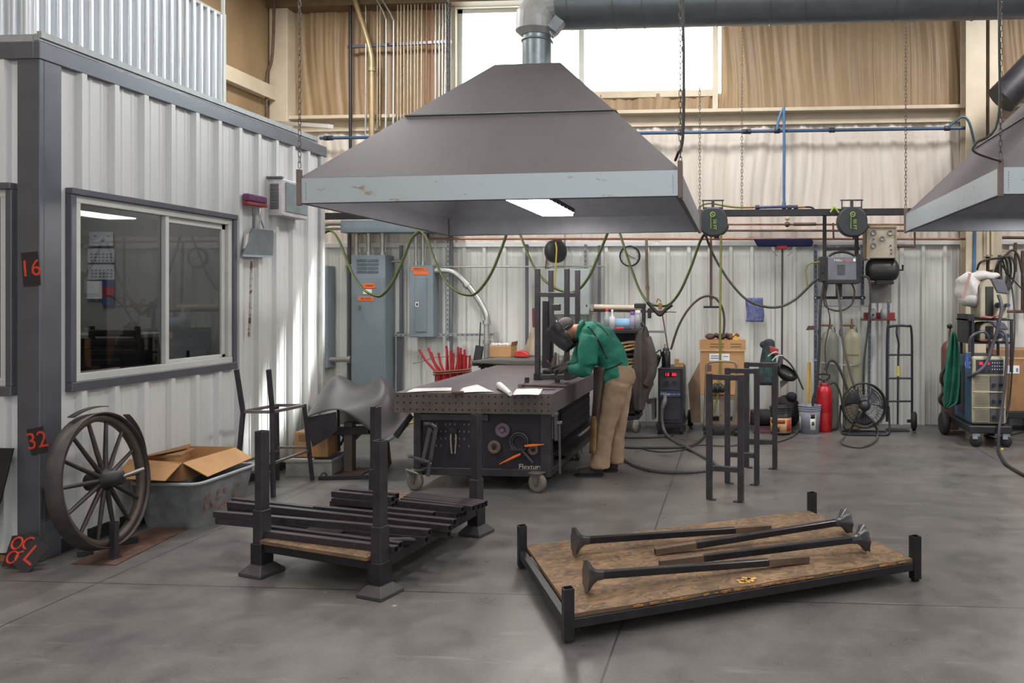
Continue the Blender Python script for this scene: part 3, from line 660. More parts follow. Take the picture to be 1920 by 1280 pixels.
# ================================================================ wagon wheel, post, plate
wc = V((-4.41, 5.10, .535)); al = R(-9); tilt = R(8)
wax = V((cos(al)*cos(tilt), -sin(-al)*cos(tilt), sin(tilt))); wax = V((cos(tilt)*cos(.16), -cos(tilt)*sin(-.16), sin(tilt))).normalized()
iron = mat('old_iron', (72, 66, 64), .5, metal=.45, var=.2, scale=7, rgb2=(54, 48, 48))
t = thing('wagon_wheel', 'old spoked iron wagon wheel leaning on the booth corner', 'wheel', V((wc.x, wc.y, .06)))
Rw = .47
g = MB(); g.lathe([(Rw, -.05), (Rw, .05), (Rw-.012, .05), (Rw-.012, -.05), (Rw, -.05)], wc, wax, 56); g.build('tyre', iron, t)
g = MB(); g.lathe([(Rw-.012, -.03), (Rw-.012, .03), (Rw-.06, .022), (Rw-.06, -.022), (Rw-.012, -.03)], wc, wax, 56); g.build('rim', mat('rim_iron', (84, 74, 70), .5, metal=.4, var=.2, scale=9), t)
sa, sb = basis(wax)
for k in range(14):
    a = 2*pi*k/14+.1; dr = sa*cos(a)+sb*sin(a); MB().tube([wc+dr*.06+wax*.02, wc+dr*.2+wax*.01, wc+dr*(Rw-.05)], [.017, .015, .012], 8).build('spoke', iron, t)
g = MB(); g.lathe([(0, -.09), (.06, -.09), (.075, -.03), (.075, .04), (.055, .06), (.05, .13), (.03, .14), (0, .14)], wc, wax, 24); g.build('hub', black, t)
MB().cyl(wc+wax*.12-V((0, 0, .0)), wc+wax*.12+V((.06, .14, .03)), .014, 8).build('axle_pin', steel, t)
g = MB(); a0 = V((wc.x-.16, wc.y+.12, wc.z+.06)); nx = V((1, .1, .12)).normalized(); 
r_ = .46; pts = []
for k in range(15):
    a = R(2+3.1*k); pts.append(a0+V((-.04*sin(a), r_*cos(a), r_*sin(a))))
for k in range(14): g.bar(pts[k], pts[k+1]+(pts[k+1]-pts[k])*.1, .05, .008, up=(0, pts[k].y-a0.y, pts[k].z-a0.z))
g.org = a0; tag(g.build('iron_strap', iron), 'loose curved iron strap behind the wagon wheel', 'iron strap')
g = MB(); pts = []
for k in range(11):
    a = R(92-3.4*k+22); pts.append(wc+V((-.05, 0, .02))+V((0, .49*cos(a), .49*sin(a))))
g.org = pts[0]
for k in range(10): g.bar(pts[k], pts[k+1]+(pts[k+1]-pts[k])*.1, .05, .006, up=(0, cos(1.5), 1))
tag(g.build('iron_strap', iron), 'thin curved iron strap resting over the top of the wagon wheel', 'iron strap')
p1, p2, p3 = F(133, 1058), F(218, 1060), F(352, 992); 
b = at((p1+p3)/2); b.prism([p1, p2, p3, p3+V((-.28, .0, 0))], (0, 0, .008)); tag(b.build('floor_plate', rust), 'flat rusty plate on the floor under the wagon wheel', 'plate')
P = F(214, 1046, .008); t = thing('stub_post', 'short square post standing on the plate before the wagon wheel', 'post', P); MB().bar(P, P+V((0, 0, .25)), .04, hollow=.004).build('tube', dark, t); MB().box(P+V((0, 0, .004)), (.06, .06, .008)).build('base', dark, t)
for (x, y, s_, lab) in ((160, 1040, .05, 'small dark block before the wheel on the plate'), (243, 1018, .06, 'small dark block under the wheel edge by the tub')):
    P = F(x, y, .008); b = at(P); b.box(P+V((0, 0, .018)), (s_*1.8, s_*.8, .036), .6); tag(b.build('steel_block', black, bevel=.003), lab, 'steel block')
# ================================================================ tub with the box
t = thing('tub', 'grey ribbed rectangular tub on the floor beside the wagon wheel', 'tub', (-4.4, 6.2, 0))
tubm = mat('tub_grey', (124, 129, 131), .55, metal=.05, var=.14, scale=7, rgb2=(96, 98, 99))
def rrect(x0, x1, y0, y1, r, n=5):
    out = []
    for cx, cy, a0 in ((x1-r, y1-r, 0), (x0+r, y1-r, 90), (x0+r, y0+r, 180), (x1-r, y0+r, 270)):
        for k in range(n+1): a = R(a0+90*k/n); out.append((cx+r*cos(a), cy+r*sin(a)))
    return out
g = MB(); bot, top = rrect(-4.64, -4.21, 5.77, 6.36, .05), rrect(-4.70, -4.15, 5.70, 6.44, .08); n = len(bot); rows = []
for z, f_ in ((0.004, 0), (.12, .33), (.36, 1)): rows += [V((bx_+(tx_-bx_)*f_, by_+(ty_-by_)*f_, z)) for (bx_, by_), (tx_, ty_) in zip(bot, top)]
fs = [tuple(range(n))[::-1]] + [(l*n+k, l*n+(k+1) % n, (l+1)*n+(k+1) % n, (l+1)*n+k) for l in (0, 1) for k in range(n)]
g.add(rows, fs); g.build('shell', tubm, t, solid=.008)
for x in (-4.56, -4.41, -4.27): MB().prism([(x-.03, 5.765, .01), (x+.03, 5.765, .01), (x+.035, 5.70, .34), (x-.035, 5.70, .34)], (0, .03, 0)).build('rib', tubm, t, bevel=.006)
g = MB(); g.tube([V((x, y, .365)) for x, y in rrect(-4.71, -4.14, 5.69, 6.45, .08)], .014, 8, closed=True); g.build('rim', mat('rim_light', (150, 156, 158), .45), t)
g = MB()
for k in range(26): g.box((-4.16+random.uniform(-.004, 0)-.0, random.uniform(5.82, 6.25), random.uniform(.1, .28)), (.004, random.uniform(.01, .05), random.uniform(.005, .03)))
g.build('rust_stain', mat('rust_orange', (132, 92, 76), .8), t)['kind'] = 'stuff'
t = thing('cardboard_box', 'open cardboard box with drooping flaps lying in the tub', 'box', (-4.4, 6.1, .3), .05)
A, B_ = X_(242, 905, -4.72), X_(320, 902, -4.35)
def fl(pts, name, m=card, th=.006):
    P = [V(p) for p in pts]; nn = (P[1]-P[0]).cross(P[2]-P[0]).normalized(); return MB().prism(P, nn*th).build(name, m, t)
x0, x1, y0, y1, zb, zt = -4.70, -4.30, 5.72, 6.36, .385, .53
z_ = lambda x, y, z: V((x, y, z))
fl([z_(x0, y0, zb), z_(x1, y0, zb), z_(x1, y0, zt), z_(x0, y0, zt)], 'end_wall', card_dark); fl([z_(x1, y0, zb), z_(x1, y1, zb), z_(x1, y1, zt), z_(x1, y0, zt)], 'side_wall', card_dark)
fl([z_(x0, y0, zb), z_(x0, y1, zb), z_(x0, y1, zt+.02), z_(x0, y0, zt+.02)], 'side_wall', card); fl([z_(x0, y1, zb), z_(x1, y1, zb), z_(x1, y1, zt), z_(x0, y1, zt)], 'end_wall', card); fl([z_(x0, y0, zb), z_(x1, y0, zb), z_(x1, y1, zb), z_(x0, y1, zb)], 'bottom', card)
fl([z_(x0-.02, y0, zt+.02), z_(x1+.01, y0, zt), z_(x1-.02, y0-.14, zt-.11), z_(x0-.03, y0-.13, zt-.1)], 'flap'); fl([z_(x1, y0+.01, zt), z_(x1, y1, zt+.0), z_(x1+.14, y1+.04, zt-.1), z_(x1+.15, y0+.1, zt-.13)], 'flap')
fl([z_(x0, y0+.05, zt+.02), z_(x0, y1-.2, zt+.02), z_(x0+.18, y1-.25, zt+.04), z_(x0+.17, y0+.07, zt+.05)], 'flap', card_dark)
b = at((-4.6, 6.0, .5)); b.box((-4.55, 6.0, .545), (.18, .3, .02), .3); tag(b.build('packing_paper', card_dark), 'crumpled brown packing paper in the cardboard box', 'paper')
# ================================================================ stool frame
t = thing('stool_frame', 'bare steel bar stool frame without a seat by the booth wall', 'stool frame', (-4.4, 7.0, 0))
sx0, sx1, sy0, sy1, sh = -4.51, -4.23, 6.80, 7.32, .765
for x, dx in ((sx0, -.035), (sx1, .045)):
    g = MB(); P0, P1, P2 = V((x+dx, sy0-.06, 0)), V((x, sy0, sh)), V((x+dx*.3, sy0-.08, 1.16)); g.bar(P0, P1, .034, up=(0, 1, 0)); g.bar(P1-V((0, 0, .01)), P2, .034, up=(0, 1, 0)); g.build('rear_leg', dark, t, bevel=.003)
    g = MB(); g.bar((x+dx, sy1+.07, 0), (x, sy1, sh), .032, up=(0, 1, 0)); g.build('front_leg', dark, t, bevel=.003)
for a, c in (((sx0, sy0, sh), (sx1, sy0, sh)), ((sx0, sy1, sh-.012), (sx1, sy1, sh-.012)), ((sx0, sy0, sh), (sx0, sy1, sh-.012)), ((sx1, sy0, sh), (sx1, sy1, sh-.012))): MB().bar(a, c, .028, up=(0, 0, 1)).build('seat_rail', mat('bright_tube', (128, 120, 120), .3, metal=.5), t, bevel=.002)
for a, c in (((sx0-.01, sy0-.03, .3), (sx0-.01, sy1+.04, .3)), ((sx1+.02, sy0-.03, .3), (sx1+.02, sy1+.04, .3)), ((sx0-.01, sy1+.04, .33), (sx1+.02, sy1+.04, .33)), ((sx0-.01, sy0-.03, .22), (sx1+.02, sy0-.03, .22))): MB().bar(a, c, .022, up=(0, 0, 1)).build('foot_rail', MATS['bright_tube'], t)
# ================================================================ curved sheet on its stand
def lerp_rows(rows, nu, nv):
    cols = [spl(r, nu) for r in rows]; out = []
    for i in range(len(cols[0])): out.append(spl([c[i] for c in cols], nv))
    return out
t = thing('curved_sheet', 'dark steel sheet bent into a double hump over the stand', 'steel sheet', Y_(660, 800, 7.9))
rows = [(8.45, ((612, 765), (634, 728), (676, 736), (712, 728), (738, 762), (764, 800))), (8.05, ((596, 745), (630, 704), (678, 723), (715, 707), (748, 742), (772, 777))),
        (7.75, ((584, 766), (614, 738), (672, 746), (722, 742), (746, 790), (758, 800))), (7.5, ((573, 783), (603, 773), (640, 769), (680, 796), (718, 827), (738, 822)))]
gr = lerp_rows([[Y_(x, y, Y) for x, y in r] for Y, r in rows], 6, 6); b = MB(); nu, nv = len(gr), len(gr[0])
b.add([p for c in gr for p in c], [(i*nv+j, (i+1)*nv+j, (i+1)*nv+j+1, i*nv+j+1) for i in range(nu-1) for j in range(nv-1)], True); b.build('sheet', mat('mill_sheet', (64, 60, 62), .5, metal=.2, var=.08, scale=3), t, solid=.005)
b = MB(); b.prism([Y_(573, 783, 7.53), Y_(630, 772, 7.53), Y_(632, 806, 7.53), Y_(622, 816, 7.53), Y_(586, 838, 7.53)], (0, .006, 0)); b.build('folded_flap', mat('sheet_shadow_side', (70, 66, 72), .4, metal=.4), t)
b = MB(); b.prism([Y_(737, 815, 7.55), Y_(767, 776, 7.6), Y_(774, 782, 7.62), Y_(745, 822, 7.56)], (0, .03, 0)); b.build('bottom_edge', black, t)
t = thing('roller_stand', 'steel T-shaped work stand under the curved sheet', 'stand', F(656, 884))
B0 = F(656, 884)
MB().bar(B0+V((0, 0, .01)), B0+V((0, 0, .52)), .09, up=(0, 1, 0)).build('post', mat('stand_brown', (104, 92, 88), .55, metal=.2), t, bevel=.004); MB().box(B0+V((0, 0, .006)), (.4, .3, .012)).build('base_plate', rust, t)
Pz = B0.z+.5; g = MB(); g.bar(Y_(603, 808, 7.75), Y_(694, 806, 7.75), .075, up=(0, 0, 1), hollow=.006); g.build('beam', dark, t)
g = MB(); g.prism([Y_(634, 812, 7.8), Y_(678, 812, 7.8), Y_(664, 826, 7.8), Y_(650, 826, 7.8)], (0, .05, 0)); g.build('gusset', dark, t)
g = MB(); g.prism([Y_(634, 770, 7.9), Y_(672, 773, 7.9), Y_(684, 795, 7.9), Y_(638, 795, 7.9)], (0, .02, 0)); g.build('cradle_plate', steel, t)
g = MB(); g.bar(Y_(634, 768, 7.82), Y_(636, 845, 7.82), .02); g.bar(Y_(638, 835, 7.82), Y_(648, 815, 7.82), .02); g.build('screw_jack', black, t)
for (xa, ya, xb, yb) in ((624, 812, 628, 868), (722, 826, 718, 876), (726, 826, 731, 868)): MB().bar(Y_(xa, ya, 8.), F(xb, yb+6)+V((0, 0, .02)), .03).build('leg', rust, t)
g = MB(); g.bar(F(718, 880, .02), F(731, 866, .02), .03); g.build('foot_bar', rust, t)
P0, P1 = F(598, 896, .02), F(690, 894, .02); b = at(P0); b.bar(P0, P1, .035, .03, up=(0, 0, 1)); b.torus(F(607, 891, .045), (.2, -1, .3), .025, .008, 14, 6); tag(b.build('floor_bar', black), 'flat black bar with a ring lying on the floor before the stand', 'bar')
# box and tray by the booth wall
P = F(585, 878); t = thing('cardboard_box', 'brown cardboard box standing on the grey tray by the booth', 'box', (P.x, P.y+.1, .17), .1)
bc = V((F(584, 862, .16).x, F(590, 862, .16).y+.22, 0))
MB().box(bc+V((-.06, .0, .3)), (.34, .3, .26), .1).build('carton', card, t, bevel=.006); MB().box(bc+V((-.06, -.153, .37)), (.22, .004, .07), .1).build('sticker', card_dark, t)
t = thing('plastic_tray', 'grey plastic tray on the floor by the booth wall', 'tray', (bc.x, bc.y-.03, 0), .1)
g = MB(); rm = Mx.Rotation(.1, 3, 'Z')
for c, s_ in (((-.04, 0, .008), (.46, .42, .012)), ((-.04, -.205, .08), (.46, .012, .16)), ((-.04, .205, .08), (.46, .012, .16)), ((-.265, 0, .08), (.012, .42, .16)), ((.185, 0, .08), (.012, .42, .16))): g.box(bc+rm @ V((c[0], c[1]-.03, c[2])), s_, rm)
g.build('tray', mat('tray_grey', (150, 148, 142), .6), t); g = MB()
for c, s_ in (((-.04, -.215, .155), (.5, .02, .02)), ((-.04, .215, .155), (.5, .02, .02)), ((-.28, 0, .155), (.02, .45, .02)), ((.2, 0, .155), (.02, .45, .02))): g.box(bc+rm @ V((c[0], c[1]-.03, c[2])), s_, rm)
g.build('rim', mat('tray_rim', (168, 166, 160), .6), t)
b = at(bc+V((-.12, -.19, .1))); b.box(bc+V((-.12, -.2, .13)), (.25, .03, .08), .1); tag(b.build('packing_paper', paper), 'pale packet tucked at the front of the grey tray', 'packet')
b = at(F(548, 860)); b.box(F(548, 868)+V((-.08, .1, .28)), (.1, .25, .5), .1); tag(b.build('cardboard_sheet', card), 'narrow cardboard piece standing behind the stool frame', 'cardboard')
y0, y1 = F(757, 800), F(776, 793); b = at(y0); b.tube(spl([y0+V((-.3, -.05, .012)), y0+V((0, 0, .012)), y1+V((0, 0, .012)), y1+V((.5, .1, .012))], 6), .012, 6); tag(b.build('yellow_hose', yellow), 'yellow hose on the floor behind the curved sheet', 'hose')
# ================================================================ perforated welding table
TC, TA, TW, TL, TZ, TH = V((-2.44, 7.03, 0)), R(-.6), 1.50, 3.048, .92, .185
tx, ty = V((cos(TA), sin(TA), 0)), V((-sin(TA), cos(TA), 0))
tp = lambda x, y, z: TC + tx*x + ty*y + V((0, 0, z))
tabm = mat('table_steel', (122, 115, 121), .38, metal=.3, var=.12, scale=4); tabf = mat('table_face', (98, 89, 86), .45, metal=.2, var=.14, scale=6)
t = thing('welding_table', 'large perforated steel welding table on casters under the hood', 'table', TC, TA); table = t
def perforated(mb, o, u, v, n, nu, nv, c, r, depth=.02):
    o, u, v, n = V(o), V(u), V(v), V(n); k = [(-1, -1), (0, -1), (1, -1), (1, 0), (1, 1), (0, 1), (-1, 1), (-1, 0)]
    vs_, fs = [], []
    for i in range(nu):
        for j in range(nv):
            cc = o + u*((i+.5)*c) + v*((j+.5)*c); b0 = len(vs_)
            vs_ += [cc+u*(a*c/2)+v*(d*c/2) for a, d in k]; ring = []
            for a, d in k: l = math.hypot(a, d); ring.append(cc+u*(a/l*r)+v*(d/l*r))
            vs_ += ring + [p-n*depth for p in ring]
            for q in range(8):
                w_ = (q+1) % 8; fs += [(b0+q, b0+w_, b0+8+w_, b0+8+q), (b0+8+q, b0+8+w_, b0+16+w_, b0+16+q)]
            fs.append(tuple(b0+16+q for q in range(8))[::-1])
    mb.add(vs_, fs)
CW = TW/24
g = MB(); perforated(g, tp(-TW/2, 0, TZ), tx, ty, V((0, 0, 1)), 24, 48, CW, .009); g.build('table_top', tabm, t, fix=False)
HH = TH/3
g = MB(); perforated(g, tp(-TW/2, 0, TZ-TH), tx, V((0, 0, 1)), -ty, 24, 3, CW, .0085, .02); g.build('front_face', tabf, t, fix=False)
g = MB(); g.add([tp(TW/2, 0, TZ-TH), tp(TW/2, TL, TZ-TH), tp(TW/2, TL, TZ), tp(TW/2, 0, TZ)], [(0, 1, 2, 3)]); g.add([tp(-TW/2, 0, TZ-TH), tp(-TW/2, TL, TZ-TH), tp(-TW/2, TL, TZ), tp(-TW/2, 0, TZ)], [(3, 2, 1, 0)])
g.add([tp(-TW/2, TL, TZ-TH), tp(TW/2, TL, TZ-TH), tp(TW/2, TL, TZ), tp(-TW/2, TL, TZ)], [(3, 2, 1, 0)]); g.add([tp(-TW/2, 0, TZ-TH), tp(TW/2, 0, TZ-TH), tp(TW/2, TL, TZ-TH), tp(-TW/2, TL, TZ-TH)], [(0, 1, 2, 3)])
g.build('side_face', tabm, t, fix=False)
def tb(mb, x0, x1, y0, y1, z0, z1):
    c = tp((x0+x1)/2, (y0+y1)/2, (z0+z1)/2); return mb.box(c, (x1-x0, y1-y0, z1-z0), TA)
ZB = TZ-TH
for x0, x1, y0 in ((-.6, -.53, .08), (.62, .72, .08), (-.6, -.53, 2.85), (.62, .72, 2.85)): tb(MB(), x0, x1, y0, y0+.09, .135, ZB).build('leg', dark, t, bevel=.004)
tb(MB(), -.56, .68, .12, .14, .19, ZB-.02).build('tool_panel', mat('panel_black', (48, 45, 51), .5, metal=.2, var=.12), t)
tb(MB(), -.6, .72, .09, .16, .135, .205).build('bottom_rail', dark, t, bevel=.004); tb(MB(), -.58, .12, .085, .13, .655, .715).build('tool_rail', mat('rail_grey', (84, 78, 80), .45, metal=.3), t, bevel=.003)
tb(MB(), .62, .72, .17, 2.85, .135, .205).build('bottom_rail', dark, t, bevel=.004); tb(MB(), -.6, -.53, .17, 2.85, .135, .205).build('bottom_rail', dark, t, bevel=.004)
tb(MB(), -.55, .66, .16, 2.86, .27, .29).build('shelf', black, t); tb(MB(), .3, .6, .9, 2.5, .3, ZB-.05).build('drawer_cabinet', blackp, t, bevel=.01)
g = MB()
for k in range(4): tb(g, .6, .612, .95, 2.45, .32+k*.1, .4+k*.1)
g.build('drawer_front', black, t, bevel=.004)
tb(MB(), -.5, .2, .5, 2.4, .29, .6).build('stored_box', blackp, t); tb(MB(), .66, .78, .55, 1.5, .24, .27).build('side_shelf', black, t)
g = MB()
for i in range(9):
    for j in range(5):
        if (i*3+j) % 4 != 1: tb(g, -.44+i*.045, -.434+i*.045, .117, .119, .40+j*.068, .418+j*.068)
for i in range(5): tb(g, -.28+i*.05, -.275+i*.05, .1, .102, ZB-.03, ZB-.008)
g.build('slot_pattern', mat('slot_light', (150, 148, 152), .5), t)
wm = mat('caster_tread', (120, 112, 104), .6); 
for x, y, rz in ((-.57, .05, 1.15), (.60, .06, 1.2), (-.57, 2.9, .2), (.66, 2.9, .3), (.66, 1.55, .2)):
    P = tp(x, y, .09); ax = V((cos(TA+rz), sin(TA+rz), 0)); 
    whl = MB().lathe([(0, -.028), (.05, -.028), (.075, -.03), (.09, -.02), (.09, .02), (.075, .03), (.05, .028), (0, .028)], P, ax, 24)
    fk = MB(); d = V((-ax.y, ax.x, 0))
    for s_ in (-1, 1): fk.prism([P+ax*(s_*.036)-V((0, 0, .02))-d*.02, P+ax*(s_*.036)-V((0, 0, .02))+d*.02, P+ax*(s_*.036)+d*.05+V((0, 0, .095)), P+ax*(s_*.036)-d*.05+V((0, 0, .095))], ax*(s_*.006))
    fk.box(P+V((0, 0, .095)), (.13, .12, .01), TA+rz); fk.cyl(P-ax*.045, P+ax*.045, .012, 8); fko = fk.build('caster_fork', mat('caster_metal', (120, 116, 112), .45, metal=.4), t); whl.build('caster_wheel', wm, fko)
o = MB().text('Flexturs', tp(.515, .118, .222), tx, V((0, 0, 1)), .068, .001).build('maker_lettering', mat('letter_white', (216, 208, 186), .6), t)
# ---- tools hung on the panel front
tfr = lambda x, y, d=.0: Y_(x, y, TC.y+.10-d)          # point on the tool panel
def disc(x, y, r, label, m, m2, th=.02, hole=.25):
    P = tfr(x, y, .0); t = thing('grinding_disc', label, 'grinding disc', P-V((0, 0, r)), group='discs hung on the table panel')
    MB().lathe([(r*hole, 0), (r*hole, th*.6), (r*.5, th*.7), (r*.55, th), (r*.96, th*.9), (r, th*.4), (r, 0)], P, (0, -1, 0), 28).build('disc', m, t); MB().lathe([(r*.08, 0), (r*.08, th), (r*hole*1.1, th), (r*hole*1.1, 0)], P, (0, -1, 0), 16).build('hub', m2, t)
disc(943, 806, .07, 'purple grey flap disc hung highest on the table panel', mat('flap_grey', (112, 96, 112), .7, bump=.4, bscale=60), steel, .03)
disc(927, 838, .064, 'brown grinding disc hung below the flap disc', mat('disc_brown', (104, 88, 80), .7), blackp)
disc(1000, 843, .05, 'small brown disc behind the orange handle', MATS['disc_brown'], blackp)
P = tfr(974, 828, .0); t = thing('grinder_guard', 'dark ring shaped grinder guard with a handle on the table panel', 'guard', P-V((0, 0, .12)))
g = MB(); g.torus(P-V((0, .02, 0)), (0, -1, 0), .085, .011, 26, 8, arc=R(300), start=R(-60)); g.torus(P-V((0, .02, 0)), (0, -1, 0), .065, .006, 24, 6); g.build('ring', mat('guard_grey', (74, 70, 76), .4, metal=.4), t)
MB().bar(tfr(980, 845, .02), tfr(1000, 868, .02), .035, .02).build('handle', MATS['guard_grey'], t, bevel=.004); MB().bar(tfr(955, 842, .02), tfr(984, 842, .02), .02, .02).build('bracket', MATS['guard_grey'], t)
for p0, p1, lab in (((984, 836), (1020, 833), 'upper orange handled tool sticking out of the guard'), ((936, 870), (976, 851), 'lower orange handled tool pointing down under the guard')):
    a, c = tfr(*p0, .04), tfr(*p1, .04); t = thing('orange_tool', lab, 'tool', (a+c)/2); m_ = a.lerp(c, .5)
    thick_end = c if p0[0] < 940 else a; thin = a if p0[0] < 940 else c
    MB().tube([thick_end, thick_end.lerp(thin, .3), thick_end.lerp(thin, .7), thin], [.011, .014, .009, .004], 8).build('handle', orange, t); MB().bar(thick_end, thick_end+(thick_end-thin).normalized()*.03, .012).build('shank', black, t)
P = tfr(850, 815); t = thing('locking_pliers', 'pale locking pliers hung on the table panel', 'pliers', tfr(850, 850))
g = MB()
for s_, x in ((-1, 845), (1, 855)): g.tube(spl([tfr(850+s_*3, 806, .01), tfr(x, 820, .015), tfr(x-s_, 838, .015), tfr(x-s_*2, 850, .015)], 5), [.008]*16, 6)
g.build('handle', mat('plier_metal', (170, 160, 148), .4, metal=.4), t); MB().box(tfr(850, 808, .02), (.07, .02, .05)).build('jaw', black, t, bevel=.006)
# bar clamp leaning at the corner
def bar_clamp(pts_bar, pts_jaw, pts_screw, label, D=.1):
    P = tfr(*pts_bar[-1], D); t = thing('bar_clamp', label, 'clamp', P, group='bar clamps hung at the table corner')
    MB().bar(tfr(*pts_bar[0], D), tfr(*pts_bar[1], D), .035, .012, up=(0, -1, 0)).build('bar', mat('clamp_metal', (104, 100, 102), .32, metal=.6), t, bevel=.002)
    g = MB()
    for a, c in zip(pts_jaw, pts_jaw[1:]): g.bar(tfr(*a, D+.01), tfr(*c, D+.01), .03, .025)
    g.build('jaw', MATS['clamp_metal'], t, bevel=.004)
    MB().tube([tfr(*pts_screw[0], D+.03), tfr(*pts_screw[1], D+.03)], .009, 8).build('screw', steel, t)
    MB().tube([tfr(pts_screw[0][0]-2, pts_screw[0][1]-4, D+.03), tfr(pts_screw[0][0]+1, pts_screw[0][1]+10, D+.03)], .006, 6).build('tommy_bar', steel, t)
bar_clamp(((818, 800), (802, 893)), ((795, 794), (808, 794), (819, 801)), ((766, 853), (809, 869)), 'steel bar clamp with its hooked end over the table rail')
bar_clamp(((806, 803), (792, 868)), ((768, 855), (806, 866)), ((762, 880), (784, 888)), 'second bar clamp with a low sliding jaw at the table corner', .13)
for x, y0, y1, k in ((1036, 778, 823, 'shortest'), (1043, 775, 826, 'thicker'), (1050, 792, 888, 'longest')):
    a, c = Y_(x-1, y0, 7.15), Y_(x, y1, 7.15); t = thing('hanging_clamp', '%s steel clamp hanging on the table side by the drawers' % k, 'clamp', c, group='clamps on the table side'); X0 = tp(.762+.03, .2, 0).x
    for p in (a, c): p.x += max(0, X0-p.x)*.0
    MB().bar(a, c, .022 if k != 'thicker' else .035, .014).build('bar', MATS['clamp_metal'], t, bevel=.003); MB().box(a+V((0, 0, .0)), (.05, .03, .03)).build('jaw', steel, t, bevel=.004)
# ---- on the table
def on_t(x, y, z=TZ): return F(x, y, z)
def sheet(pts, label, lift=None, name='drawing_sheet'):
    P = [on_t(*p[:2], TZ+.003+(p[2] if len(p) > 2 else 0)) for p in pts]; o = sum(P, V())/4
    b = at((o.x, o.y, TZ)); n = 8
    b.grid(lambda u, v: (P[0].lerp(P[1], u)).lerp(P[3].lerp(P[2], u), v) + V((0, 0, .004*sin(3*u+5*v)+.004)), n, n); return tag(b.build(name, paper, solid=.0015), label, 'paper', 'paper sheets on the welding table')
sheet(((762, 736), (845, 733), (847, 728), (775, 728)), 'flat white sheet on the table corner by the clamps')
sheet(((860, 737), (927, 735), (895, 722, .02), (866, 727)), 'white sheet with a raised corner on the welding table')
sheet(((961, 741), (1010, 741), (1018, 730), (968, 729)), 'white sheet under the rolled paper on the welding table')
a, c = on_t(936, 722, TZ+.035), on_t(957, 738, TZ+.028); b = at((a.x, a.y, TZ)); b.tube([a, c], [.034, .02], 16); tag(b.build('paper_roll', paper), 'rolled up white drawing lying on the welding table', 'paper roll')
P = on_t(858, 738); b = at(P); b.box(P+V((0, 0, .012)), (.11, .05, .022), .3); tag(b.build('magnet_block', rust, bevel=.004), 'brown block holding down the raised sheet', 'block')
a, c = on_t(978, 722, TZ+.018), on_t(1062, 724, TZ+.016); t = thing('hammer', 'hammer with a long handle lying on the welding table', 'hammer', on_t(1020, 723)); d = (c-a).normalized(); n_ = V((-d.y, d.x, 0))
MB().tube([a, a.lerp(c, .3), c], [.010, .013, .015], 8).build('handle', mat('handle_brown', (88, 72, 68), .6), t); MB().tube([a-n_*.055, a-n_*.02, a+n_*.02, a+n_*.055], [.02, .015, .015, .021], 10).build('head', steel, t)
a, c = on_t(1010, 729, TZ+.008), on_t(1040, 729, TZ+.008); b = at((a.x, a.y, TZ)); b.bar(a, c, .05, .014, up=(0, 0, 1)); tag(b.build('flat_bar', mat('flat_grey', (122, 110, 108), .4, metal=.4), bevel=.002), 'short flat bar lying before the hammer handle', 'bar')
for x, y, s_, lab in ((988, 717, .055, 'square steel block on the table before the welded frame'), (1045, 717, .045, 'small round steel slug beside the welded frame')):
    P = on_t(x, y); b = at(P); b.box(P+V((0, 0, s_/2)), (s_*.75, s_*.75, s_)) if x < 1000 else b.cyl(P, P+V((0, 0, s_*.8)), .028, 14); tag(b.build('steel_block', dark, bevel=.004), lab, 'steel block')
# frame being welded
t = thing('welded_frame', 'tall dark tube frame standing on the table before the welder', 'steel frame', on_t(1036, 705), TA)
WF = 2.125
q1, q3 = on_t(1008, 712), on_t(1063, 712); q2, q4 = on_t(1033, 706), on_t(1083, 706)
q2.y = q1.y+.42; q4.y = q3.y+.42; q2.x = Y_(1033, 600, q2.y).x; q4.x = Y_(1083, 560, q4.y).x
ftop = mat('cut_tube_end', (164, 160, 158), .35, metal=.5)
for P in (q1, q2, q3, q4):
    upr = MB().bar(V((P.x, P.y, TZ)), V((P.x, P.y, WF)), .052, up=(0, 1, 0), hollow=.004).build('upright', dark, t, bevel=.003); MB().bar(V((P.x, P.y, WF-.004)), V((P.x, P.y, WF+.002)), .046).build('cut_end', ftop, upr)
for a, c, z in ((q1, q3, 1.845), (q2, q4, 1.845), (q1, q3, TZ+.035), (q2, q4, TZ+.035), (q1, q2, TZ+.035), (q3, q4, TZ+.035)):
    d = (c-a).normalized()*.026; MB().bar(V((a.x, a.y, z))+d, V((c.x, c.y, z))-d, .05, up=(0, 0, 1)).build('cross_bar', dark, t, bevel=.003)
P = q1; MB().box((P.x+.0, P.y, TZ+.035), (.07, .07, .07)).build('foot_sleeve', black, t)
# upright angle fixture and clamps between the posts
YF = q1.y+.25
t = thing('angle_fixture', 'tall perforated angle fixture on the table behind the welded frame', 'fixture', V((Y_(1022, 690, YF).x, YF, TZ)))
fx = lambda x, y, d=0.: Y_(x, y, YF+d)
g = MB(); g.prism([fx(1016, 690), fx(1026, 690), fx(1030, 610), fx(1030, 564), fx(1017, 564)], (0, .1, 0)); g.build('upright', dark, t, bevel=.004)
g = MB(); g.prism([fx(1028, 560), fx(1036, 562), fx(1038, 590), fx(1048, 602), fx(1058, 608), fx(1056, 616), fx(1028, 616)], (0, .03, 0)); g.build('curved_gusset', mat('gusset_grey', (82, 78, 84), .42, metal=.3), t)
MB().bx(fx(1036, 570).x, fx(1050, 570).x, YF-.02, YF+.05, fx(1040, 582).z, fx(1040, 570).z).build('stop_block', dark, t, bevel=.004)
bp_ = fx(1022, 692); MB().bx(bp_.x-.06, bp_.x+.1, YF-.06, YF+.14, TZ, TZ+.03).build('base', dark, t)
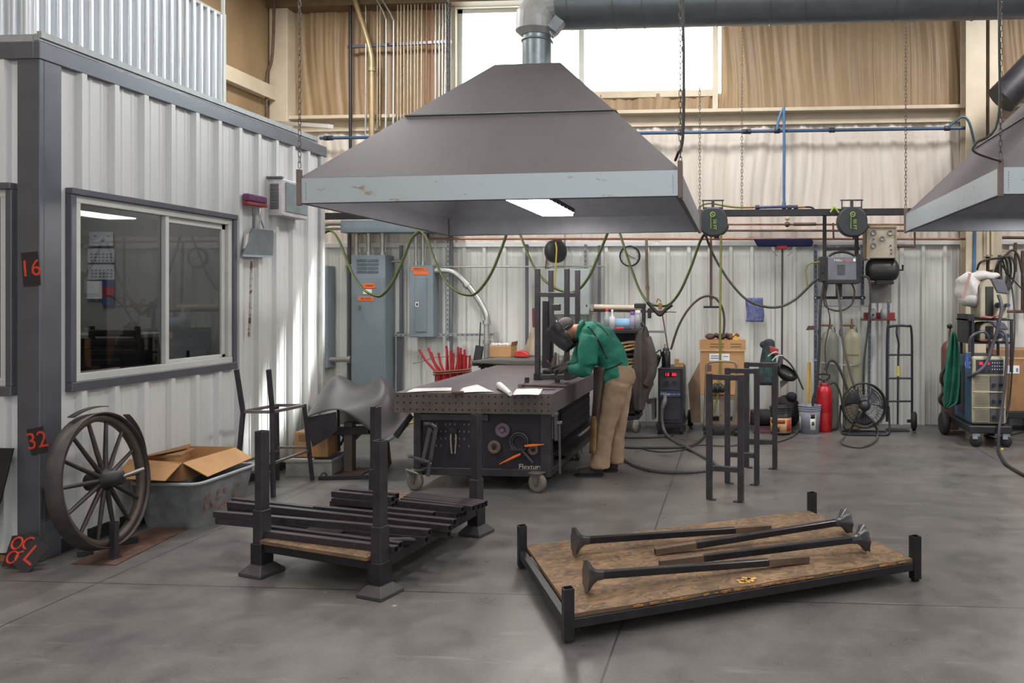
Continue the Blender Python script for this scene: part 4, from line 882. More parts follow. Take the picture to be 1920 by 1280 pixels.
for x, lab in ((1046, 'silver rod clamp at the middle of the welded frame base'), (1065, 'silver rod clamp in front of the welder gloves')):
    P = Y_(x, 700, q1.y+.08); P.z = TZ; t = thing('rod_clamp', lab, 'clamp', P, group='rod clamps on the table')
    MB().cyl(P+V((0, 0, .0)), P+V((0, 0, .28)), .014, 10).build('rod', mat('bright_rod', (196, 196, 194), .25, metal=.7), t); MB().lathe([(.02, .07), (.04, .075), (.04, .10), (.02, .105)], P, (0, 0, 1), 12).build('collar', steel, t)
    MB().tube([P+V((-.03, .03, .02)), P+V((-.055, .03, .16)), P+V((-.03, .03, .29))], [.02, .028, .014], 10).build('grip', mat('grip_brown', (92, 84, 78), .6), t); MB().box(P+V((-.03, .02, .03)), (.1, .06, .06)).build('base', black, t, bevel=.006)
P = Y_(1034, 690, q1.y+.16); P.z = TZ; t = thing('toggle_clamp', 'dark toggle clamp low between the welded frame posts', 'clamp', P)
MB().box(P+V((-.02, 0, .05)), (.14, .08, .1)).build('base', black, t, bevel=.008); MB().bar(P+V((-.03, 0, .08)), P+V((.03, 0, .22)), .03).build('arm', dark, t, bevel=.004); MB().tube([P+V((.02, 0, .12)), P+V((-.06, 0, .2))], .012, 8).build('grip', rust, t)
# ================================================================ the welder at work
sweat = mat('sweatshirt_green', (36, 122, 100), .85, rgb2=(28, 100, 84), scale=5, bump=.25, bscale=14); khaki = mat('khaki_cloth', (168, 142, 116), .85, rgb2=(146, 122, 100), scale=4, bump=.2, bscale=12)
skin = mat('skin', (186, 124, 98), .55, var=.06); leather = mat('leather_brown', (76, 62, 56), .6, var=.2, scale=6, bump=.2); bootm = mat('boot_dark', (52, 46, 42), .6)
PO = F(1122, 890); person = thing('person', 'person in green sweatshirt, khaki trousers and dark welding helmet bent over the table', 'person', (PO.x, PO.y+.08, 0))
def organic(name, mb, m, parent, vox=.016, it=6):
    o = mb.build(name, m, parent, fix=False); r = o.modifiers.new('r', 'REMESH'); r.mode = 'VOXEL'; r.voxel_size = vox; r.use_smooth_shade = True
    s_ = o.modifiers.new('sm', 'SMOOTH'); s_.iterations = it; s_.factor = .5
    if name in ('sweatshirt', 'trousers'):
        tx_ = bpy.data.textures.get('folds') or bpy.data.textures.new('folds', 'CLOUDS'); tx_.noise_scale = .13; dm = o.modifiers.new('d', 'DISPLACE'); dm.texture = tx_; dm.strength = .035; dm.mid_level = .5
    return o
def limb(mb, pts, rad, n=14, flat=1.): mb.tube(spl(pts, 5), [a for a in lerp_list(rad, 5)], n, flat=flat); return mb
def lerp_list(r, n):
    out = []
    for a, c in zip(r, r[1:]): out += [a+(c-a)*k/n for k in range(n)]
    return out+[r[-1]]
def ell(mb, P, rx, ry, rz, ang=0): return mb.ball(P, (rx, ry, rz), 18, 12, Mx.Rotation(ang, 3, 'Y'))
mp = lambda x, y, Y=7.88: Y_(x, y, Y)
YL, YR = 7.78, 8.0
hip, waist, chest, shb, neck, head = mp(1158, 702), mp(1145, 668), mp(1124, 636), mp(1104, 624), mp(1084, 618), mp(1061, 622)
# body: one continuous figure
g = MB()
ell(g, hip, .13, .16, .14); ell(g, waist, .12, .15, .13); ell(g, chest, .13, .17, .12); ell(g, shb, .10, .16, .10)
limb(g, [hip, waist, chest, shb], [.12, .12, .13, .1]); limb(g, [shb, neck, head], [.08, .06, .065]); ell(g, head, .085, .075, .115, R(-60))
for YY, e_, w_ in ((7.70, (1102, 690), (1068, 690)), (8.06, (1086, 684), (1060, 686))):
    Yo = 7.64 if YY < 7.9 else 8.1; sh_ = mp(1099, 636, YY); limb(g, [sh_, mp(*e_, Yo)], [.06, .045]); limb(g, [mp(*e_, Yo), mp(*w_, 7.74 if YY < 7.9 else 7.96)], [.045, .03])
for YY, kn, an in ((YL, (1138, 795), (1124, 876)), (YR, (1158, 792), (1153, 866))):
    limb(g, [mp(1158, 712, YY), mp(*kn, YY), mp(*an, YY)], [.10, .06, .04])
organic('body', g, skin, person, .016, 4)
# face hints on the head: ear, nose, jaw under the helmet edge
g = MB(); ell(g, head+V((.015, -.08, -.0)), .018, .012, .028); organic('ear', g, skin, person, .006, 2)
# trousers
g = MB(); ell(g, hip+V((.02, 0, -.02)), .165, .20, .15); ell(g, mp(1152, 690), .15, .18, .1)
for YY, pts, rr in ((YL, ((1158, 716), (1147, 755), (1136, 795), (1129, 840), (1123, 876)), (.142, .122, .098, .098, .112)), (YR, ((1162, 716), (1161, 755), (1158, 795), (1155, 835), (1153, 868)), (.142, .12, .095, .088, .09))):
    limb(g, [mp(x, y, YY) for x, y in pts], rr, 16)
P = mp(1110, 880, YL)
trousers = organic('trousers', g, khaki, person, .016, 5)
# sweatshirt
g = MB(); ell(g, mp(1150, 690), .16, .20, .10, R(25)); ell(g, mp(1155, 699), .178, .215, .085, R(20)); ell(g, mp(1141, 706), .14, .215, .085, R(28)); ell(g, waist, .165, .205, .15); ell(g, chest+V((.01, 0, .0)), .165, .225, .135, R(30)); ell(g, shb+V((.01, 0, 0)), .125, .215, .115)
limb(g, [mp(1156, 700), waist, chest, shb], [.15, .165, .16, .12]); limb(g, [shb, mp(1091, 616)], [.11, .078])
limb(g, [mp(1108, 634, 7.71), mp(1102, 660, 7.65), mp(1104, 686, 7.62)], [.115, .105, .088]); limb(g, [mp(1105, 688, 7.62), mp(1086, 694, 7.66), mp(1070, 692, 7.73)], [.088, .07, .052])
limb(g, [mp(1104, 632, 8.06), mp(1092, 660, 8.12), mp(1086, 682, 8.1)], [.11, .1, .085]); limb(g, [mp(1086, 682, 8.1), mp(1062, 688, 7.97)], [.08, .05])
hoodie = organic('sweatshirt', g, sweat, person, .016, 5)
g = MB(); g.tube([mp(1093, 603, 7.75), mp(1086, 612, 7.70), mp(1082, 630, 7.76), mp(1080, 636, 7.9), mp(1082, 625, 8.04), mp(1088, 606, 8.0)], .022, 8, closed=True); g.build('collar', sweat, person)
# helmet: curved shell in front of the face, cap, headband
hd = V((-sin(R(52)), 0, -cos(R(52))))           # looking direction, down and forward
hu = V((-hd.z*-1, 0, hd.x)); hu = V((-cos(R(52)), 0, sin(R(52)))); hs = V((0, 1, 0))
g = MB()
def shell(u, v):
    a = -R(105)+R(210)*u; z = -.17+.31*v; r = .125+.012*sin(pi*v); tap = 1-.28*max(0, .45-v)*1.6
    return head + hd*(r*cos(a)*tap*1.15+.01) + hs*(r*sin(a)*tap) + hu*(z)
g.grid(shell, 24, 10); 
g.add([shell(u/12, 1.) for u in range(13)]+[head+hu*.13], [(i, i+1, 13) for i in range(12)], True); helmet = g.build('helmet_shell', mat('helmet_black', (46, 46, 50), .28, spec=.6), person, solid=.006)
g = MB(); c0 = head+hd*.155+hu*.045; g.add([c0+hs*(a*.06)+hu*(d*.04)+hd*(.004) for a, d in ((-1, -1), (1, -1), (1, 1), (-1, 1))], [(0, 1, 2, 3)]); g.build('helmet_lens', mat('lens_green', (30, 44, 40), .1), person, solid=.006)
g = MB(); g.cyl(head+V((-.01, -.135, .02)), head+V((-.01, -.15, .02)), .026, 14); g.build('helmet_knob', blackp, person)
g = MB(); ell(g, head-hd*.03+hu*.055, .10, .095, .085, R(-40)); g.build('cap', mat('cap_grey', (98, 90, 94), .8, rgb2=(66, 60, 62), scale=18), person)
g = MB(); g.torus(head-hd*.0+hu*.02, hu, .106, .012, 24, 6); g.build('headband', blackp, person)
# gloves and torch
def glove(P, fw, up_, s_):
    g = MB(); fw, up_ = V(fw).normalized(), V(up_).normalized(); sd = fw.cross(up_).normalized()*s_
    g.tube([P-fw*.09, P-fw*.04, P, P+fw*.05], [.05, .042, .046, .04], 12, flat=.7)
    for k in range(4):
        o = P+fw*.05+sd*(-.033+.022*k); L = (.062, .074, .07, .055)[k]
        g.tube(spl([o-fw*.02, o+fw*L*.5, o+fw*L*.8-up_*L*.4, o+fw*L*.55-up_*L*.85], 4), lerp_list([.0125, .0125, .0115, .010], 4), 8)
    o = P+sd*-.04; g.tube(spl([o-fw*.02, o-sd*.025+fw*.02-up_*.01, o-sd*.02+fw*.055-up_*.03], 4), lerp_list([.015, .014, .011], 4), 8)
    return organic('glove', g, mat('glove_grey', (72, 68, 66), .8, var=.2), person, .007, 2)
glove(mp(1059, 690, 7.76), (-1, .15, -.15), (0, -.2, 1), 1); glove(mp(1052, 687, 7.95), (-1, -.1, -.1), (0, .2, 1), -1)
# boots
for YY, x, y in ((YL, 1122, 889), (YR, 1150, 880)):
    P = F(x, y); P.y = YY; P.z = 0; g = MB(); ell(g, P+V((0.0, 0, .06)), .065, .05, .065); g.tube([P+V((.04, 0, .045)), P+V((-.08, 0, .042)), P+V((-.19, -.01, .036))], [.045, .052, .04], 12); g.tube([P+V((.01, 0, .05)), P+V((.01, 0, .16))], [.055, .05], 12)
    g.v = [V((p.x, p.y, max(.004, p.z))) for p in g.v]; organic('boot', g, bootm, person, .010, 3); b = MB(); b.prism([P+V((.06, -.045, .001)), P+V((-.19, -.05, .001)), P+V((-.235, -.01, .001)), P+V((-.19, .04, .001)), P+V((.06, .045, .001))], (0, 0, .018)); b.build('boot_sole', blackp, person)
bpy.context.view_layer.update()
from mathutils.bvhtree import BVHTree
def surf(o):
    dg = bpy.context.evaluated_depsgraph_get(); bv = BVHTree.FromObject(o, dg); M_ = o.matrix_world
    inv = M_.inverted(); return lambda x, y, off=.006: (lambda h: (M_ @ h[0]) - ray(x, y).normalized()*off if h[0] else None)(bv.ray_cast(inv @ EYEV, inv.to_3x3() @ ray(x, y).normalized()))
hs_ = surf(hoodie)
def on_cloth(fn, pts, r, name, m, parent):
    P = [p for p in (fn(x, y) for x, y in pts) if p]
    if len(P) > 2: MB().tube(spl(P, 4), r, 6).build(name, m, parent)
strapm = mat('strap_black', (38, 36, 38), .7)
on_cloth(hs_, [(1094, 604), (1102, 612), (1112, 622), (1122, 638), (1130, 655), (1138, 672)], .009, 'apron_strap', strapm, person)
on_cloth(hs_, [(1100, 600), (1114, 604), (1128, 614), (1140, 628)], .009, 'apron_strap', strapm, person)
on_cloth(hs_, [(1126, 700), (1136, 694), (1150, 688), (1166, 680)], .008, 'apron_belt', strapm, person)
ts_ = surf(trousers)
rows = [[mp(1108+k*1.2, 690+k*0, 7.66) for k in range(0)]]
g = MB(); L_ = [(1113, 688, 1134), (1113, 720, 1131), (1112, 755, 1126), (1109, 790, 1122), (1107, 815, 1118)]
def apr(u, v):
    i = min(len(L_)-2, int(v*(len(L_)-1))); f_ = v*(len(L_)-1)-i; a, c = L_[i], L_[i+1]; x0 = a[0]+(c[0]-a[0])*f_; y = a[1]+(c[1]-a[1])*f_; x1 = a[2]+(c[2]-a[2])*f_
    return Y_(x0+(x1-x0)*u, y, 7.66-.03*sin(pi*u)+.10*(1-u)**2+.015*sin(9*v))
g.grid(apr, 8, 16); g.build('apron', leather, person, solid=.006)
g = MB(); g.grid(lambda u, v: Y_(1108+12*u-3*v, 780+70*v, 7.655+.08*(1-u)**2-.02*sin(pi*u)), 6, 10); o = g.build('apron_lining', mat('lining_tan', (142, 112, 66), .8, var=.25), person, solid=.004)
# ================================================================ bench behind the table
YB_ = 10.55
bz = F(1, 1); bt = Y_(945, 671, YB_).z
t = thing('bench', 'bench padded with grey cloth behind the welding table', 'bench', (Y_(945, 680, YB_+.2).x, YB_+.25, 0))
bx0, bx1 = Y_(888, 680, YB_).x, Y_(1010, 680, YB_).x
def pad(u, v):
    x = bx0+(bx1+.5-bx0)*u; a = v*2*pi; return V((x, YB_+.27+.33*max(-1, min(1, 1.25*cos(a))), bt-.055+.05*max(-1, min(1, 1.4*sin(a)))*min(1, 3*u+.35)+.008*sin(9*u)))
g = MB(); g.grid(pad, 20, 24); g.build('pad', mat('tarp_grey', (98, 96, 92), .85, bump=.3, bscale=12), t); 
for x in (bx0+.1, bx1+.35):
    for y in (YB_+.1, YB_+.5): MB().bar((x, y, 0), (x, y, bt-.1), .05).build('leg', dark, t)
MB().bx(bx0+.05, bx1+.4, YB_+.05, YB_+.5, bt-.14, bt-.1).build('frame', black, t)
bx_ = lambda x, y, d=.15: Y_(x, y, YB_+d)
t = thing('cardboard_box', 'small open cardboard box on the grey bench', 'box', (bx_(937, 675).x, YB_+.28, bt))
a, c = bx_(918, 674), bx_(958, 648); zt_ = bx_(937, 649).z
MB().bx(a.x, c.x, YB_+.15, YB_+.45, bt, zt_).build('carton', card, t, bevel=.004); g = MB(); g.prism([V((c.x, YB_+.15, zt_)), V((c.x, YB_+.45, zt_)), V((c.x+.01, YB_+.45, zt_+.06)), V((c.x+.01, YB_+.15, zt_+.06))], (.004, 0, 0)); g.build('flap', card_dark, t)
g = MB()
for k in range(7): g.ball((a.x+.03+k*.035, YB_+.24+.03*(k % 3), zt_+.015), (.035, .04, .028), 8, 6)
g.build('packing', mat('packing_white', (206, 206, 208), .8), t)
P = bx_(977, 673); t = thing('red_iron', 'red wedge shaped tool lying on the grey bench', 'tool', (P.x, YB_+.2, bt))
g = MB(); g.prism([(bx_(965, 674).x, YB_+.14, bt), (bx_(991, 674).x, YB_+.14, bt), (bx_(990, 668).x, YB_+.14, bt+.05), (bx_(977, 660).x, YB_+.14, bt+.1), (bx_(966, 663).x, YB_+.14, bt+.08)], (0, .1, 0)); g.build('body', mat('red_bright', (196, 50, 46), .5), t, bevel=.012); g = MB(); g.bx(bx_(965, 674).x, bx_(991, 674).x, YB_+.135, YB_+.24, bt-.0, bt+.012); g.build('base', blackp, t)
P = bx_(895, 680, .1); t = thing('hand_brush', 'dark brush standing at the bench end below the conduit', 'brush', P)
g = MB(); g.prism([bx_(885, 686, -.02), bx_(899, 686, -.02), bx_(905, 650, .02), bx_(892, 647, .02)], (0, .05, 0)); g.build('bristles', black, t); MB().bar(bx_(899, 650, .02), bx_(901, 604, .04), .014).build('handle', blackp, t)
t = thing('broom', 'pale fan broom with a red handle behind the welded frame', 'broom', bx_(995, 668, .5))
g = MB(); g.prism([bx_(978, 666, .45), bx_(1012, 668, .45), bx_(1006, 616, .5), bx_(998, 612, .5)], (0, .05, 0)); g.build('bristles', mat('bristle_tan', (186, 172, 150), .85, scale=30, rgb2=(140, 126, 108), stretch=(1, 1, .1)), t, bevel=.01)
MB().tube([bx_(1001, 614, .52), bx_(1000, 578, .55)], .018, 8).build('handle', mat('maroon', (112, 44, 50), .5), t); MB().bar(bx_(976, 668, .44), bx_(990, 662, .44), .05).build('band', blackp, t)
# red bar rack
YR_ = 9.9
t = thing('red_bar_rack', 'rack of bent red steel bars behind the table corner', 'rack', V((Y_(850, 700, YR_).x, YR_, 0)))
tops = ((786, 655), (803, 652), (808, 660), (822, 661), (838, 664), (837, 648), (845, 656), (850, 662), (860, 664), (859, 650), (864, 652), (868, 664), (871, 655), (874, 666), (881, 666))
for k, (x, y) in enumerate(tops):
    xb = 820+k*4.2; g = MB(); yy = YR_+.02*(k % 3)
    g.tube(spl([Y_(xb, 735, yy), Y_(xb, 705, yy), Y_(xb-(xb-x)*.18, 693, yy), Y_(x+(xb-x)*.35, y+16 if x > 850 else y+20, yy), Y_(x, y, yy)], 4), .016, 6); g.build('rod', red, t)
MB().tube([Y_(812, 698, YR_-.02), Y_(884, 692, YR_-.02)], .012, 6).build('cross_bar', mat('rack_brown', (120, 78, 62), .6), t)
MB().tube([Y_(812, 702, YR_-.02), Y_(884, 696, YR_-.02)], .010, 6).build('cross_bar', MATS['rack_brown'], t)
for x in (818, 880): MB().bar(Y_(x, 700, YR_+.03), V((Y_(x, 700, YR_).x, YR_+.03, 0)), .03).build('leg', rust, t)
YT = YR_+.1; t = thing('gas_torch', 'thin grey torch with a gauge resting across the red bars', 'torch', Y_(810, 674, YT)); MB().tube(spl([Y_(774, 681, YT), Y_(800, 675, YT), Y_(820, 669, YT), Y_(880, 669, YT), Y_(882, 690, YT)], 4), .008, 6).build('tube', steel, t); MB().torus(Y_(788, 668, YT), (0, 1, 0), .022, .007, 14, 6).build('gauge', steel, t)
MB().tube([Y_(790, 672, YT), Y_(795, 677, YT)], .006, 6).build('stem', steel, t)
# ================================================================ services on the back wall
YW = 11.2
w_ = lambda x, y, Y=YW: Y_(x, y, Y)
def cabinet(t, name, x0, y0, x1, y1, Yf, Yb, m, bevel=.008):
    a, c = Y_(x0, y1, Yf), Y_(x1, y0, Yf); return MB().bx(a.x, c.x, Yf, Yb, a.z, c.z).build(name, m, t, bevel=bevel)
def plate_on(t, name, x0, y0, x1, y1, Yf, m, th=.006, lab=None):
    a, c = Y_(x0, y1, Yf), Y_(x1, y0, Yf); o = MB().bx(a.x, c.x, Yf-th, Yf+.001, a.z, c.z).build(name, m, t)
    if lab: o['label'] = lab
    return o
def wtext(t, name, s, x, y, Yf, size, m, xd=(1, 0, 0), yd=(0, 0, 1)): return MB().text(s, Y_(x, y, Yf), xd, yd, size, .0008).build(name, m, t)
ink = mat('ink_black', (40, 34, 34), .7)
P = w_(690, 740, 10.95); t = thing('electrical_panel', 'tall grey louvred electrical cabinet with orange voltage stickers', 'electrical panel', (P.x, 11.1, .3))
bd = cabinet(t, 'body', 658, 478, 722, 760, 10.95, 11.25, elec); cabinet(t, 'cover', 660, 520, 720, 728, 10.935, 10.95, mat('elec_cover', (118, 130, 138), .45, var=.04), .003)
for c in (0, 1):
    for r in range(4): plate_on(t, 'louvre', 669+c*21, 486+r*7, 688.5+c*21, 490.5+r*7, 10.95, mat('louvre_dark', (84, 96, 106), .6))
s1 = plate_on(t, 'sticker', 681, 531, 703, 540, 10.934, orange); s2 = plate_on(t, 'sticker', 672, 556, 700, 563.5, 10.934, orange); plate_on(t, 'card', 681, 542, 697, 551, 10.934, paper)
wtext(s2, 'sticker_text', '480 VOLTS', 686, 559.8, 10.926, .034, ink); wtext(s1, 'sticker_text', '3 PHASE', 692, 535.5, 10.926, .032, ink); plate_on(t, 'handle', 674, 572, 676.5, 579, 10.934, steel, .02)
t = thing('electrical_panel', 'smaller grey breaker panel with two orange stickers at its top', 'electrical panel', w_(790, 632, 11.05))
cabinet(t, 'body', 767, 497, 812, 632, 11.02, 11.25, elec); cabinet(t, 'door', 778, 520, 800, 622, 11.008, 11.02, MATS['elec_cover'], .003); lt = plate_on(t, 'latch', 779, 566, 785, 575, 11.008, paper, .004); plate_on(lt, 'latch_key', 780.5, 568, 783.5, 573, 11.003, ink, .004)
s1 = plate_on(t, 'sticker', 771, 501, 800, 507, 11.02, orange); plate_on(t, 'sticker', 776, 508, 804, 515, 11.02, orange); wtext(s1, 'sticker_text', '120/208 VOLTS', 785, 504, 11.012, .024, ink)
t = thing('electrical_panel', 'grey panel half hidden behind the booth corner', 'electrical panel', w_(605, 690, 11.0)); cabinet(t, 'body', 585, 498, 613, 690, 11.0, 11.25, elec)
t = thing('electrical_panel', 'pale green grey square junction cabinet behind the welded frame', 'electrical panel', w_(1064, 590, 11.0)); cabinet(t, 'body', 1023, 504, 1106, 590, 10.98, 11.25, elecl, .01); plate_on(t, 'screw', 1099, 571, 1101, 575, 10.98, ink)
b = at(w_(730, 435, 10.9)); a, c = w_(638, 436, 10.9), w_(846, 411, 10.9); b.bx(a.x, c.x, 10.9, 11.2, a.z, c.z); tag(b.build('wiring_trough', elec, bevel=.006), 'long grey wiring trough above the electrical cabinets', 'wiring trough')
def pipe(name, pts, r, m, label, Y=YW-.05, cat='pipe', group=None, n=8, coup=(), smooth=True):
    P = [p if isinstance(p, V) else Y_(p[0], p[1], p[2] if len(p) > 2 else Y) for p in pts]; o = P[-1]; t = thing(name, label, cat, o, group=group)
    MB().tube(spl(P, 5) if smooth and len(P) > 2 else P, r, n).build('tube', m, t)
    for c in coup:
        q = Y_(*c, Y); i = min(range(len(P)-1), key=lambda k: (P[k]-q).length+(P[k+1]-q).length-(P[k+1]-P[k]).length); d = (P[i+1]-P[i]).normalized(); s0 = P[i]+d*(q-P[i]).dot(d)
        MB().cyl(s0-d*.03, s0+d*.03, r*1.35, 10).build('coupling', m, t)
    return t
G = 'vertical conduits feeding the electrical cabinets'
for x, lab in ((668, 'first stub conduit above the louvred cabinet'), (691, 'middle stub conduit above the louvred cabinet'), (717, 'third stub conduit above the louvred cabinet')): pipe('conduit', ((x, 434), (x, 480)), .032, galvp, lab, 11.05, 'conduit', G, coup=((x, 437), (x, 476)))
for x, lab in ((780, 'inner stub conduit above the breaker panel'), (793, 'outer stub conduit above the breaker panel')): pipe('conduit', ((x, 434), (x, 499)), .024, galvp, lab, 11.12, 'conduit', G, coup=((x, 494),))
pipe('conduit', ((590, 440), (604, 424), (618, 419), (640, 419)), .035, galvp, 'upper bent conduit entering the trough end', 11.0, 'conduit'); pipe('conduit', ((590, 436), (606, 430), (618, 429), (640, 429)), .02, galvp, 'lower bent conduit entering the trough end', 11.05, 'conduit')
pipe('conduit', ((812, 507), (836, 507), (855, 513), (880, 538), (900, 566), (912, 590), (913, 610), (913, 680)), .045, galvp, 'thick curved conduit sweeping down from the breaker panel', 11.1, 'conduit', n=12, coup=((913, 604), (913, 640), (876, 534)))
pipe('conduit', ((815, 437), (817, 480), (822, 495), (832, 500), (1134, 499)), .012, galvp, 'thin conduit bending to run level across the wall', 11.15, 'conduit')
pipe('conduit', ((607, 674), (658, 674)), .04, galvp, 'short thick conduit between the two cabinets low down', 11.1, 'conduit', n=12, coup=((610, 674), (655, 674)))
pipe('conduit', ((648, 498), (751, 489)), .018, galvp, 'short level conduit right of the louvred cabinet', 11.15, 'conduit', smooth=False)
pipe('conduit', ((1059, 432), (1059, 504)), .014, galvp, 'thin conduit dropping to the junction cabinet', 11.15, 'conduit')
# struts
strutm = mat('strut_zinc', (150, 154, 156), .4, metal=.5); hole = mat('hole_dark', (58, 58, 62), .7); strutb = mat('strut_bluegrey', (104, 112, 128), .45, metal=.3)
def strut(p0, p1, label, Y=YW-.02, w=.04, m=strutm, holes=0, group='strut channels on the back wall'):
    a, c = Y_(*p0, Y), Y_(*p1, Y); t = thing('strut_channel', label, 'strut', a if a.z < c.z else c, group=group)
    MB().bar(a, c, w, w, up=(0, -1, 0)).build('channel', m, t); d = (c-a).normalized(); L = (c-a).length
    if holes:
        g = MB(); n = int(L/.07)
        for k in range(n):
            q = a+d*(.035+k*L/n)-V((0, w/2+.001, 0)); g.bar(q-d*.014, q+d*.014, w*.32, .004, up=(0, -1, 0))
        g.build('slot_pattern', hole, t)
    return t
strut((655, 437), (655, 790), 'dark strut beside the louvred cabinet', m=trim_grey); strut((752, 460), (752, 780), 'strut between the louvred cabinet and breaker panel', m=trim_grey); strut((747, 622), (747, 790), 'short doubled strut below the breaker panel edge', m=trim_grey)
strut((841, 440), (840, 640), 'perforated strut behind the curved conduit', holes=1); strut((847, 437), (846, 680), 'dark strut behind the perforated one by the red bars', m=trim_grey)
strut((740, 628), (926, 627), 'level perforated strut under the breaker panel', Y=YW-.05, holes=1); strut((988, 458), (988, 680), 'dark strut left of the junction cabinet', m=trim_grey)
strut((1098, 458), (1098, 503), 'short perforated strut above the junction cabinet', holes=1); strut((1124, 460), (1123, 610), 'strut right of the junction cabinet', m=trim_grey)
strut((1529, 458), (1529, 785), 'tall perforated blue grey strut left of the gas cylinders', holes=1, m=strutb, w=.045); strut((1617, 460), (1617, 572), 'blue grey strut right of the wire feeder', holes=1, m=strutb)
strut((1631, 570), (1629, 760), 'perforated strut below the red rack', holes=1, m=strutb, w=.035); strut((1666, 560), (1664, 770), 'perforated strut beside the hand truck top', holes=1, m=strutb, w=.035)
for x in (921, 925):
    a, c = Y_(x, 627, YW-.08), Y_(x, 641, YW-.08); b = at(c); b.tube([a, c+V((0, 0, .01)), c+V((0, -.03, 0))], .008, 6); tag(b.build('wall_hook', steel), ('inner' if x < 923 else 'outer')+' hook at the end of the level strut', 'hook')
# upper left pipe bundle
YU = 11.05
U = 'thin conduits rising left of the high window'
pipe('pipe', ((657, -40), (657, 290)), .024, black, 'black vertical pipe furthest from the high window', YU); pipe('pipe', ((842, -40), (842, 190)), .03, black, 'black vertical pipe at the window frame', YU)
pipe('pipe', ((655, -40), (667, 5), (686, 65), (695, 100), (697, 130), (697, 280)), .038, mat('brass_pipe', (164, 146, 110), .38, metal=.4), 'thick brass coloured bent pipe left of the window', YU-.1, n=12, coup=((697, 130),))
pipe('conduit', ((685, -30), (686, 85), (685, 280)), .011, galvp, 'thin conduit beside the brass pipe', YU, 'conduit')
pipe('conduit', ((690, -40), (706, -2), (722, 32), (724, 60), (723, 260)), .014, galvp, 'first kinked silver conduit right of the brass pipe', YU-.05, 'conduit'); pipe('conduit', ((697, -40), (716, -2), (736, 34), (738, 60), (737, 250)), .014, galvp, 'second kinked silver conduit right of the brass pipe', YU-.05, 'conduit')
for k, (x, m_) in enumerate(((708, 0), (713, 0), (746, 0), (752, 0), (758, 0), (765, 0), (771, 0), (778, 0), (784, 0), (791, 0), (800, 1), (811, 1), (817, 2), (824, 2), (830, 2))):
    wd = ('first', 'second', 'third', 'fourth', 'fifth', 'sixth', 'seventh', 'eighth', 'ninth', 'tenth', 'first', 'second', 'first', 'second', 'third')[k]
    pipe('conduit', ((x, -30), (x-1, 240-k*4)), .010, (mat('conduit_tan', (172, 160, 140), .35, metal=.5), copper, galvp)[m_], '%s %s conduit counted from the brass pipe' % (wd, ('tan', 'copper', 'silver')[m_]), YU, 'conduit', U)
pipe('conduit', ((835, -30), (836, 60), (834, 180)), .016, mat('flex_silver', (206, 206, 206), .25, metal=.6, bump=.5, bscale=120), 'ribbed shiny flexible conduit next to the black window pipe', YU, 'conduit')
strut((652, 88), (846, 78), 'level strut carrying the conduits left of the window', Y=YU+.03, m=trim_grey)
# white pole and white channel over the booth
P = X_(418, 188, -5.2); b = at(P); b.cyl(V((P.x, P.y, BZ+.06)), V((P.x, P.y, CEIL)), .018, 10); tag(b.build('white_pole', alu), 'thin white pole rising from the booth roof', 'pole')
P = w_(470, 210, 11.0); pipe('pipe', ((514, -20, 10.9), (513, 60, 10.9), (509, 115, 10.9), (500, 145, 10.9), (500, 225, 10.9)), .02, rust, 'rusty pipe with an offset at the hall corner', coup=())
b = at(w_(590, 230, 11)); b.bar(w_(516, 230, 11.0), Y_(620, 237, 9.8), .07, .05, up=(0, 0, 1)); tag(b.build('white_channel', alu), 'white channel jutting out behind the booth end', 'channel')
# compressed-air line
bp0, bp1 = w_(600, 259, 11.05), w_(1812, 240, 11.05)
t = thing('air_line', 'long blue compressed air pipe along the wall girt', 'air pipe', bp0); MB().cyl(bp0, bp1, .024, 10).build('tube', blue_pipe, t)
d = (bp1-bp0).normalized()
for x in (613, 619, 1276, 1397, 1403, 1457, 1560, 1776):
    q = bp0+d*((w_(x, 250, 11.05)-bp0).x/d.x); MB().cyl(q-d*.04, q+d*.04, .036, 10).build('coupling', mat('fitting_dark', (48, 54, 66), .45), t)
q = lambda x, y, Y=10.98: Y_(x, y, Y)
pipe('air_drop', ((1457, 243), (1459, 228), (1464, 212), (1468, 208), (1470, 216), (1470, 386)), .02, mat('blue_drop', (70, 112, 150), .4), 'blue gooseneck drop pipe down to the air manifold', 10.98, 'air pipe', coup=((1471, 383),))
pipe('air_drop', ((1778, 238), (1792, 226), (1806, 219), (1818, 232), (1829, 280)), .018, mat('teal_pipe', (64, 92, 104), .45), 'blue grey gooseneck hose at the cream column', 10.75, 'air pipe')
pipe('air_drop', ((1828, 420), (1825, 600)), .022, mat('blue_drop', (70, 112, 150), .4), 'blue pipe running down the cream column', 10.93, 'air pipe')
t = thing('air_manifold', 'blue air manifold with brass ends above the dark beam', 'manifold', q(1470, 392)); MB().cyl(q(1418, 389), q(1492, 387), .02, 10).build('tube', mat('manifold_blue', (66, 74, 120), .4), t)
for x in (1420, 1470, 1480, 1492): MB().cyl(q(x-4, 389), q(x+4, 388.7), .034, 10).build('fitting', MATS['fitting_dark'], t)
for x0, x1 in ((1396, 1418), (1494, 1510)): MB().cyl(q(x0, 389), q(x1, 388), .013, 8).build('end', mat('brass_fitting', (150, 110, 70), .4, metal=.5), t)
pipe('hose', ((1396, 389), (1375, 388), (1350, 384), (1330, 381), (1314, 386), (1311, 396)), .014, mat('hose_olive', (120, 118, 56), .5), 'olive hose from the manifold to the first reel', 10.7, 'hose'); pipe('hose', ((1510, 388), (1522, 389), (1530, 396)), .014, blackhose, 'short dark hose at the far end of the manifold', 10.9, 'hose')
